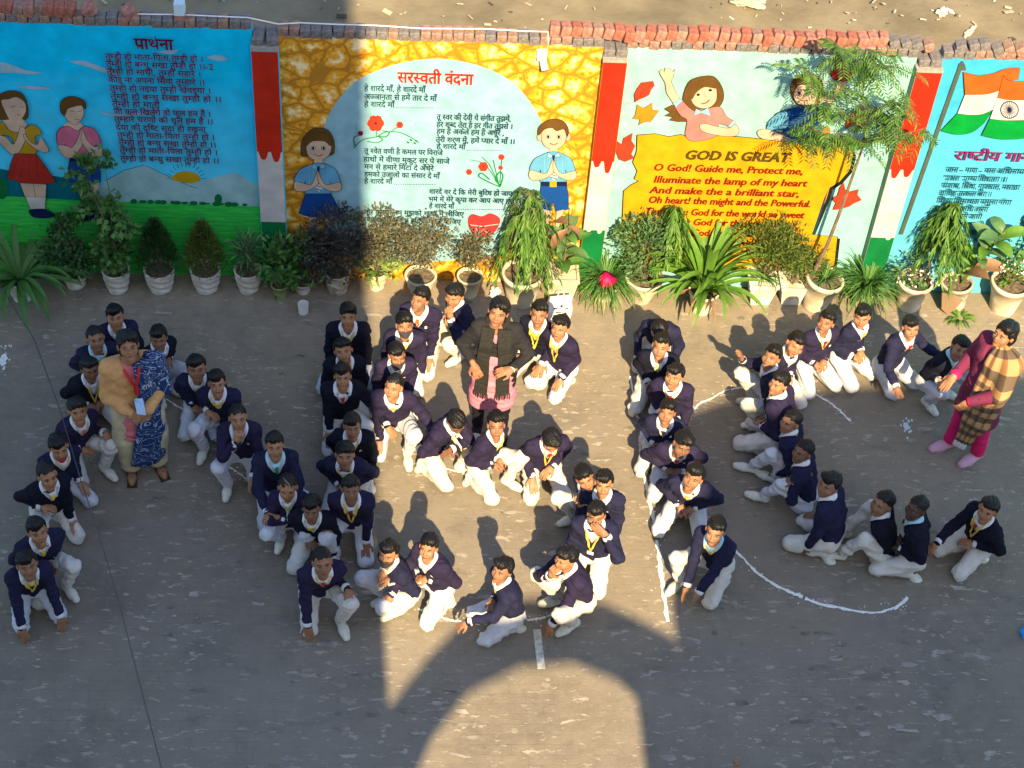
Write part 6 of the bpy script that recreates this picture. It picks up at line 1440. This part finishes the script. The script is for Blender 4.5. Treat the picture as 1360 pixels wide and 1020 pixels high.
B((896, 499), -4, 'both', 'mb', 'boy with red tie in white edged V neck, third in the right straight column', side=-1, nav=1, tie='red', hy=-16, hp=18, lean=22, s=1.04)
B((886, 547), 2, 'both', 'mm', 'boy with closed eyes and a dark tie in the middle of the right straight column', side=1, tie='dark', sq=.5, hy=-4, hp=24, lean=24, s=.95)
B((906, 590), 10, 'both', 'mm', 'boy with long fringe tilting his head in the right straight column', side=-1, hair=2, hr=14, hy=16, hp=4, nav=1, lean=44, tie='red')
B((921, 634), -2, 'both', 'mm', 'boy with a small yellow tie, second from the front of the right straight column', side=-1, hy=-12, hp=24, lean=44, nav=0, hr=8, s=1.04, wide=0.22)
B((950, 705), -20, 'kneel', 'GG', 'front boy of the right straight column with both hands joined near the ground', side=1, nav=0, shirt='blue', tie='none', hy=-6, hp=14, lean=34, s=1.04, wide=.2)
B((1097, 428), 40, 'both', 'mm', 'sunlit boy with red tie grimacing, sitting below the leaning neem pot', nav=1, tie='red', hy=-14, hp=24, lean=14, skin=0)
B((1145, 420), 58, 'both', 'mm', 'sunlit boy with yellow tie and clasped hands, sitting right of the grimacing boy', side=-1, nav=0, hy=4, hp=10, lean=14, skin=1)
B((1209, 435), 56, 'both', 'SS', 'sunlit boy with a pink collar holding out his open hand', nav=0, tie='red', hy=24, hp=16, lean=24, hair=1)
B((1274, 462), 64, 'squat', 'kk', 'crouching boy whose arm the woman in the plaid shawl touches', nav=2, tie='none', hy=22, hp=12, hr=12, lean=34, shirt='blue')
B((1056, 457), 40, 'both', 'mm', 'boy tilting his head behind the one with raised hand, top bend of the curve', side=1, nav=1, tie='none', hr=22, hy=18, hp=8, lean=24)
B((1025, 474), -72, 'squat', 'ub', 'boy raising his hand beside his cheek at the top left of the curve', nav=0, tie='none', hy=-22, hp=26, lean=18)
B((1035, 509), -104, 'both', 'km', 'boy in violet navy pullover glancing back over his shoulder, knees to the left', nav=1, tie='none', hy=-36, hp=14, lean=20, s=1.1, skin=1)
B((1050, 560), -96, 'knees', 'kb', 'boy with drawn up knees and one yellowish hand on his shin, fourth along the curve', nav=0, tie='none', hy=-38, hp=14, lean=22)
B((1066, 600), -98, 'knees', 'kk', 'boy spreading his fingers on his white knee, fifth along the curve', nav=0, tie='none', hy=-36, hp=16, lean=24, skin=2)
B((1101, 644), -100, 'both', 'kb', 'boy with an arm held back by his neighbour, sixth along the curve', nav=0, tie='none', hy=-32, hp=14, lean=26, s=1.06)
B((1172, 669), -84, 'knees', 'km', 'stern boy with drawn up knees hugging the back of the boy before him', nav=2, tie='none', hy=-34, hp=12, lean=24, s=1.04)
B((1217, 675), -82, 'both', 'mm', 'very dark skinned boy with blue collar crouching near the end of the curve', nav=2, skin=4, tie='dark', hy=-30, hp=12, lean=22, shirt='blue', s=1.04, hair=4)
B((1312, 677), -34, 'both', 'om', 'last boy of the curve at the right, red tie, crooked lanyard, leaning left', nav=2, tie='red', lan=1, trim=1, hy=-12, hp=14, lean=28, s=1.04, roll=10)
for i_, sp_ in enumerate(PEOPLE): boy(i_, sp_)
# ------------------------------------------------------------------ the three women
def pattern(name, base, mark, scale, lo, hi, kind='swirl'):
    m = mat(name, base, rough=.85, bump=.15, bscale=80); n = m.node_tree; p = n.nodes['Principled BSDF']; L = n.links.new; tc = n.nodes.new('ShaderNodeTexCoord')
    if kind == 'swirl':
        w0 = n.nodes.new('ShaderNodeTexNoise'); w0.inputs['Scale'].default_value = scale; w0.inputs['Detail'].default_value = 2; w0.inputs['Distortion'].default_value = 2.2; L(tc.outputs['Object'], w0.inputs['Vector'])
        mt = n.nodes.new('ShaderNodeMath'); mt.operation = 'PINGPONG'; mt.inputs[1].default_value = .06; L(w0.outputs['Fac'], mt.inputs[0]); src = mt.outputs[0]
    elif kind == 'spots':
        w0 = n.nodes.new('ShaderNodeTexVoronoi'); w0.inputs['Scale'].default_value = scale; L(tc.outputs['Object'], w0.inputs['Vector']); src = w0.outputs['Distance']
    r = n.nodes.new('ShaderNodeMapRange'); r.inputs['From Min'].default_value = lo; r.inputs['From Max'].default_value = hi; L(src, r.inputs['Value'])
    x = n.nodes.new('ShaderNodeMix'); x.data_type = 'RGBA'; x.inputs['A'].default_value = (*mark, 1); x.inputs['B'].default_value = (*base, 1); L(r.outputs[0], x.inputs['Factor']); L(x.outputs['Result'], p.inputs['Base Color']); return m
def plaid(name):
    m = mat(name, (.5, .33, .18), rough=.9, bump=.2, bscale=120); n = m.node_tree; p = n.nodes['Principled BSDF']; L = n.links.new; tc = n.nodes.new('ShaderNodeTexCoord'); sp = n.nodes.new('ShaderNodeSeparateXYZ'); L(tc.outputs['UV'], sp.inputs[0])
    outs = []
    for ax, sc in ((0, 4.0), (1, 9.0)):
        a = n.nodes.new('ShaderNodeMath'); a.operation = 'MULTIPLY'; a.inputs[1].default_value = sc; L(sp.outputs[ax], a.inputs[0])
        b = n.nodes.new('ShaderNodeMath'); b.operation = 'FRACT'; L(a.outputs[0], b.inputs[0]); c = n.nodes.new('ShaderNodeMath'); c.operation = 'GREATER_THAN'; c.inputs[1].default_value = .52 if ax else .62; L(b.outputs[0], c.inputs[0]); outs.append(c.outputs[0])
    x1 = n.nodes.new('ShaderNodeMix'); x1.data_type = 'RGBA'; x1.inputs['A'].default_value = (.42, .24, .11, 1); x1.inputs['B'].default_value = (.12, .085, .06, 1); L(outs[1], x1.inputs['Factor'])
    x2 = n.nodes.new('ShaderNodeMix'); x2.data_type = 'RGBA'; x2.blend_type = 'MULTIPLY'; x2.inputs['B'].default_value = (.55, .50, .46, 1); L(outs[0], x2.inputs['Factor']); L(x1.outputs['Result'], x2.inputs['A']); L(x2.outputs['Result'], p.inputs['Base Color']); return m
def sheet_on(fn, G, D, name, m, parent, off=.012, t=.006, fold=.010, sd=3, fr=9):
    """grid (r, c, 3) of cloth points marched onto the body"""
    r_, c_ = G.shape[:2]; P = march(fn, G.reshape(-1, 3), D.reshape(-1, 3), off=off, n=26); cc = np.tile(np.arange(c_), r_); rr = np.repeat(np.arange(r_), c_)
    Dn = D.reshape(-1, 3)/np.linalg.norm(D.reshape(-1, 3), axis=1, keepdims=True)
    P = P-Dn*(fold*(.5+.5*np.sin(cc/c_*fr*6.28+1.5*np.sin(rr/r_*4+sd))))[:, None]
    F = [(a*c_+b, a*c_+b+1, (a+1)*c_+b+1, (a+1)*c_+b) for a in range(r_-1) for b in range(c_-1)]
    V, F = thick(P, F, t, -Dn); me = mesh(name, V, F, m, True); uv = me.uv_layers.new(name='UVMap'); n0 = r_*c_
    for l in me.loops: k = l.vertex_index % n0; uv.data[l.index].uv = (cc[k]/c_, rr[k]/r_)
    return link(name, me, parent), P
def woman(foot, th, label, cloth, dims, hands, head, skin):
    g0 = at(*foot); yawc = cam_yaw(g0.x, g0.y); T = R(th+yawc); root = empty('person', (g0.x, g0.y, 0), T, label, 'woman')
    k = dims.get('k', 1.0); fat = dims.get('fat', 1.0); J = {}
    J['P'] = V3(0, .01, .80*k); J['M'] = V3(0, .0, 1.0*k); J['N'] = V3(0, .01, 1.235*k); J['u'] = V3(0, 0, 1); J['lat'] = V3(1, 0, 0); J['g'] = V3(0, -1, 0)
    J['hip'] = {q: V3(q*.09, .01, .80*k) for q in (-1, 1)}; J['knee'] = {q: V3(q*.10, -.01, .44*k) for q in (-1, 1)}; J['ank'] = {q: V3(q*.10, dims.get('step', 0)*q, .085) for q in (-1, 1)}
    J['sh'] = {q: V3(q*.145*fat, .0, 1.180*k) for q in (-1, 1)}; J['el'] = {}; J['wr'] = {}; J['hd'] = {}; J['hn'] = {}; J['hk'] = {}
    for q, (t, hd, hk, hn, hint) in zip((-1, 1), hands):
        e, t = ik(J['sh'][q], V3(*t), .27*k, .235*k, V3(*hint)); J['el'][q] = e; J['wr'][q] = t; J['hd'][q] = nrm(hd); J['hk'][q] = hk; J['hn'][q] = V3(*hn)
    hy, hp_, hr = (R(a) for a in head); hy -= R(th); hf = V3(math.sin(hy)*math.cos(hp_), -math.cos(hy)*math.cos(hp_), math.sin(hp_)); up0 = nrm(V3(0, 0, 1)-hf*hf[2]); sd = np.cross(-hf, up0); J['hf'] = hf
    J['hu'] = nrm(up0*math.cos(hr)+sd*math.sin(hr)); J['HB'] = basis(hf, J['hu']); J['H'] = J['N']+V3(0, -.015, .135*k)+hf*.012; J['hs'] = .93
    body = link('body', body_mesh(J, 1.0, skin, 0), root); face_parts(body, J['H'], J['HB'], J['hs'])
    put('hair', HAIRW, root, J['H'], J['HB'], .96)
    b = MB(); v_, f_ = tiny_ell((.042, .036, .042), 12); b.add(v_, f_); bun = put('hair_bun', mesh('hair_bun', b.v, b.f, HAIRM, True), root, J['H']+J['HB']@V3(0, .115, -.02), J['HB'])
    top = []
    for q in (-1, 1):
        top += [(seg(V3(q*.055, .0, dims.get('hem', .74)*k), V3(q*.060, 0, .98*k), .118*fat, .098*fat), .05), (seg(V3(q*.060, 0, .98*k), V3(q*.065, -.01, 1.13*k), .098*fat, .100*fat), .05), (seg(V3(q*.04, .01, 1.185*k), J['sh'][q], .060, .062), .05)]
    bust = [(ell3((q*.06, -.075, 1.10*k), (.060, .05, .055)), .03) for q in (-1, 1)]
    arms = []
    upper = []
    for q in (-1, 1):
        w2 = J['wr'][q]+(J['el'][q]-J['wr'][q])*.08; upper += [(seg(J['sh'][q], J['el'][q], .062*fat, .052*fat), .03)]; arms += [(seg(J['el'][q], w2, .052*fat, .040), .02)]
    torso = folds(union(top+bust+upper, .05), .006, 20, int(foot[0])); full = folds(union(top+bust+upper+arms, .05), .006, 20, int(foot[0]))
    zk = dims['kurta']*k; kw = dims.get('kw', 1.0); kr = [seg(V3(q*.05*kw, -.01, .90*k), V3(q*.07*kw, -.01, zk+.10), .105*fat*kw, .125*fat*kw+.012*(kw < 1)) for q in (-1, 1)]
    kf = folds(union([(a, .08) for a in kr], .08), .010, 17, 5)
    def kurta(X, Y, Z): return np.maximum(kf(X, Y, Z), zk+.004*np.sin(X*30)-Z)
    kurta.box = (kf.box[0], kf.box[1])
    def cut_neck(fn):
        def f(X, Y, Z):
            rad = np.sqrt(X**2+(Y-J['N'][1]+.015)**2+(Z-J['N'][2]-.01)**2)-.066; vee = np.maximum(np.abs(X)*1.0-(Z-(J['N'][2]-.15))*.42, Y+.0); return np.maximum(fn(X, Y, Z), -np.minimum(rad, vee))
        f.box = fn.box; return f
    P, F = nets(cut_neck(full), .0135); link(cloth['topname'], mesh(cloth['topname'], P, F, cloth['top'], True), root)
    inner = union([(seg(V3(q*.05, 0, .98*k), V3(q*.055, -.005, 1.14*k), .085*fat, .090*fat), .05) for q in (-1, 1)], .05)
    P, F = nets(inner, .018); P2, F2 = nets(kurta, .016); link('kurta', mesh('kurta', np.concatenate([P, P2]), np.concatenate([F, F2+len(P)]), cloth['kurta'], True), root)
    lg = []
    for q in (-1, 1): lg += [(seg(J['hip'][q], J['knee'][q], .10, .078*dims.get('bag', 1)), .03), (seg(J['knee'][q], J['ank'][q]+V3(0, 0, .02), .078*dims.get('bag', 1), .058*dims.get('bag', 1)), .01)]
    lf = folds(union(lg, .02), .006, 24, 9); P, F = nets(lf, .016); link('trousers', mesh('trousers', P, F, cloth['leg'], True), root)
    both = union([(torso, .02), (kf, .02), (seg((0, 0, .9), (0, 0, .05), .12*fat, .15*fat), .05)], .02)
    return root, J, k, torso, full, both, kf
HN = lambda a: a
# woman in the mustard cardigan
MUSTK = mat('mustard_knit', (.58, .31, .12), rough=.95, var=.12, vscale=25, bump=.35, bscale=180, sheen=0); PINKK = mat('pink_kurta', (.62, .16, .19), rough=.85, var=.1, bump=.1); CREAM = mat('cream_salwar', (.52, .46, .30), rough=.85, var=.1, bump=.15)
SHAWL = pattern('navy_printed_shawl', (.008, .035, .13), (.36, .42, .48), 4.5, .004, .012)
root, J, k, torso, full, both, kf = woman((193, 622), 4, 'woman in a mustard cardigan with navy printed shawl, glasses and red lanyard, hands clasped', dict(topname='cardigan', top=MUSTK, kurta=PINKK, leg=CREAM), dict(k=1.0, fat=1.10, kurta=.40, hem=.80, bag=1.45, kw=.80),
    [((-.055, -.215, .865), (.9, -.25, -.2), 'curl', (0, .7, -.3), (-.7, .6, -.6)), ((.055, -.225, .875), (-.9, -.25, -.2), 'curl', (0, .7, -.3), (.7, .6, -.6))], (4, 22, 0), SKINS[1])
nr, nc = 40, 26; G = np.zeros((nr, nc, 3)); D = np.zeros((nr, nc, 3))
for a in range(nr):
    for b in range(nc):
        v = b/(nc-1); t = a/(nr-1)
        if t < .28:      # from the back over the shoulder
            ps = math.pi*(1-t/.28)*.62+math.pi*.08; d = V3(.25*v, math.sin(ps-math.pi*.42), math.cos(ps-math.pi*.42)); d = nrm(d); c0 = V3(.055+.15*v, .0, 1.10)
        else:
            q_ = (t-.28)/.72; z = 1.19-q_*(.97); an = R(4-62*max(0, q_-.30)+v*(88+34*q_)); d = V3(math.sin(an), -math.cos(an), .0); c0 = V3(0, 0, z)
            if q_ < .15: d = nrm(d+V3(0, 0, .8*(1-q_/.15))); 
        G[a, b] = c0+d*.36; D[a, b] = -d
o_, SP = sheet_on(both, G[10:], D[10:], 'shawl', SHAWL, root, off=.012, fold=.008, fr=4); 
# word printed on the shawl
_tc2 = bpy.data.curves.new('word', 'FONT'); _to = bpy.data.objects.new('word', _tc2); COL.objects.link(_to); _tc = _tc2; _tc.resolution_u = 2
V_, F_, L_ = deva('राधे', .0, 0); bpy.data.objects.remove(_to)
Vw = np.array([[.045+x*.062, -.5, 1.035+y*.075] for x, y in V_]); Vw = march(both, Vw, np.tile([0., 1, 0], (len(Vw), 1)), off=.030, n=30); link('shawl_print', mesh('shawl_print', Vw, F_, SHIRT, False), root)
strip_on(full, [V3(.05, 0, 1.23), V3(.012, 0, 1.10), V3(.01, 0, .99)], .020, .030, V3(0, 1, 0), 'lanyard', TIES['red'], root); strip_on(full, [V3(-.06, 0, 1.23), V3(-.005, 0, 1.10), V3(.0, 0, .99)], .020, .026, V3(0, 1, 0), 'lanyard', TIES['red'], root)
strip_on(full, [V3(.008, 0, .99), V3(.008, 0, .92)], .062, .060, V3(0, 1, 0), 'name_card', mat('pale_blue_card', (.35, .50, .70), rough=.4), root)
b = MB(); HB, H = J['HB'], J['H']
for sx in (-1, 1): b.tube([(sx*.031+.021*math.cos(a), -.103, .004+.015*math.sin(a)) for a in np.linspace(0, 6.283, 14)], .0014, 4, 0, False)
b.tube([(-.010, -.103, .006), (.010, -.103, .006)], .0014, 4)
for sx in (-1, 1): b.tube([(sx*.052, -.103, .006), (sx*.078, -.02, .006), (sx*.080, .01, .0)], .0014, 4)
put('glasses', mesh('glasses', b.v, b.f, mat('glasses_frame', (.30, .20, .12), rough=.3, metal=.6), False), root, H, HB, J['hs'])
def sandal(root, J, m, skin):
    for q in (-1, 1):
        b = MB(); P, F = nets(union([seg((0, .02, -.055), (0, -.10, -.062), .030, .030), (seg((0, -.10, -.062), (0, -.15, -.064), .032, .022), .03), (seg((0, .02, -.04), (0, .01, .03), .030, .032), .02)], .03), .011); link('foot', mesh('foot', P, F, skin, True), root, tuple(J['ank'][q]), (0, 0, q*.18))
        b.box((0, -.06, -.083+.006), (.075, .235, .014)); b.tube([(-.036, -.06, -.065), (0, -.065, -.025), (.036, -.06, -.065)], .010, 6); b.tube([(-.036, -.11, -.068), (0, -.115, -.032), (.036, -.11, -.068)], .010, 6); b.tube([(-.03, .03, -.05), (0, -.03, -.005), (.03, .03, -.05)], .007, 6)
        b.build('sandal', m, root, loc=tuple(J['ank'][q]), rot=(0, 0, q*.18))
sandal(root, J, mat('brown_sandal', (.05, .03, .02), rough=.5), SKINS[1])
# woman in the black blazer
BLZ = mat('charcoal_blazer', (.018, .017, .020), rough=.9, var=.2, vscale=20, bump=.25, bscale=150, sheen=0); ROSE = mat('rose_kurta', (.62, .20, .28), rough=.85, var=.12, vscale=22, bump=.15); BLK = mat('black_leggings', (.008, .009, .014), rough=.7)
SCF = mat('black_woollen_scarf', (.012, .012, .011), rough=1, var=.5, vscale=70, bump=.9, bscale=90, c2=(.025, .025, .022))
root, J, k, torso, full, both, kf = woman((650, 573), -2, 'woman in a charcoal blazer and rose kurta with a black scarf hanging down both sides', dict(topname='blazer', top=BLZ, kurta=ROSE, leg=BLK), dict(k=.99, fat=.93, kurta=.34, hem=.74, bag=.78),
    [((-.155, -.17, .93), (.45, -.35, -.8), 'curl', (0, .6, -.4), (-.55, .7, -.4)), ((.145, -.20, .95), (-.9, -.3, -.15), 'curl', (0, .3, -.6), (.55, .7, -.4))], (-6, 18, 8), SKINS[0])
for sx in (-1, 1):
    o_ = strip_on(both, [V3(sx*.060, 0, 1.235), V3(sx*.072, 0, 1.10), V3(sx*.085, 0, .95), V3(sx*.080, 0, .78), V3(sx*.085, 0, .60)], .100, .020, V3(0, 1, 0), 'scarf', SCF, root, .016)
    b = MB()
    for i in range(9): x = sx*.085-.052+.013*i; p_ = march(both, [V3(x, -.4, .60)], [V3(0, 1, 0)], off=.028)[0]; b.tube([p_, p_+V3(.004*((i*7) % 3-1), -.004, -.045-.008*(i % 3))], .0045, 4)
    b.build('scarf_fringe', SCF, root)
b = MB(); N = J['N']; b.tube([N+V3(.075*math.cos(a), .01+.065*math.sin(a), .018+.018*math.sin(a)) for a in np.linspace(R(-60), R(240), 12)], .026, 8); b.build('scarf_neck', SCF, root, smooth=True)
for q in (-1, 1): put('shoe', mesh('shoe', [v.co for v in SHOEM.vertices], [tuple(p.vertices) for p in SHOEM.polygons], [BLK, BLK], True), root, J['ank'][q], basis(V3(q*.12, -1, 0), V3(0, 0, 1)), .98)
d = nrm(J['wr'][1]-J['el'][1]); b = MB(); b.tube([J['wr'][1], J['wr'][1]+d*.012], .029, 12); b.build('wristwatch', CUFF, root)
# woman in the plaid shawl
MAG = pattern('magenta_printed_kurta', (.14, .018, .060), (.06, .014, .03), 22, .12, .3, 'spots'); HOT = mat('hot_pink_trousers', (.62, .01, .12), rough=.8, bump=.15); PLD = plaid('plaid_wool')
root, J, k, torso, full, both, kf = woman((1277, 601), -38, 'woman in a plaid shawl, magenta kurta and pink trousers touching the crouching boy', dict(topname='kurta_top', top=MAG, kurta=MAG, leg=HOT), dict(k=1.0, fat=1.05, kurta=.42, hem=.78, bag=1.0, step=.06),
    [((-.15, -.22, .86), (.1, -.7, -.7), 'flat', (0, 0, -1), (-.5, .3, -1)), ((.10, -.26, .82), (-.3, -.5, -.8), 'curl', (-.6, .4, 0), (1, .4, -.6))], (-30, 12, 0), SKINS[1])
nr, nc = 44, 26; G = np.zeros((nr, nc, 3)); D = np.zeros((nr, nc, 3))
for a in range(nr):
    for b in range(nc):
        v = b/(nc-1); q_ = a/(nr-1); z = 1.235-q_*.96; an = R(2+(136-92*q_)*v+8*q_); d = V3(math.sin(an), -math.cos(an), 0)
        if q_ < .22: d = nrm(d+V3(0, 0, 1.6*(1-q_/.22)))
        G[a, b] = V3(.0, 0, z)+d*.38; D[a, b] = -d
o_, SP = sheet_on(both, G, D, 'plaid_shawl', PLD, root, off=.014, fold=.010, fr=5)
for q in (1,):
    fs = union([(seg(J['el'][q], J['wr'][q]+(J['el'][q]-J['wr'][q])*.08, .060, .046), .02)], .02); P, F = nets(fs, .014); link('sleeve', mesh('sleeve', P, F, MAG, True), root)
b = MB()
for i in range(20):
    p_ = SP[(nr-1)*nc+i]; b.tube([p_, V3(*p_)+V3(.004*((i*5) % 3-1), -.008, -.06)], .004, 4)
b.build('shawl_fringe', CUFF, root)
for q in (-1, 1):
    d = nrm(J['wr'][q]-J['el'][q]); b = MB(); b.tube([J['wr'][q]-d*.035, J['wr'][q]+d*.005], [.045, .043], 12); b.build('sleeve_cuff', HOT, root, smooth=True)
LIL = mat('lilac_sneaker', (.50, .30, .40), rough=.8)
for q in (-1, 1): put('shoe', mesh('shoe', [v.co for v in SHOEM.vertices], [tuple(p.vertices) for p in SHOEM.polygons], [LIL, SHIRT], True, [p.material_index for p in SHOEM.polygons]), root, J['ank'][q], basis(V3(q*.12, -1, 0), V3(0, 0, 1)), 1.05)
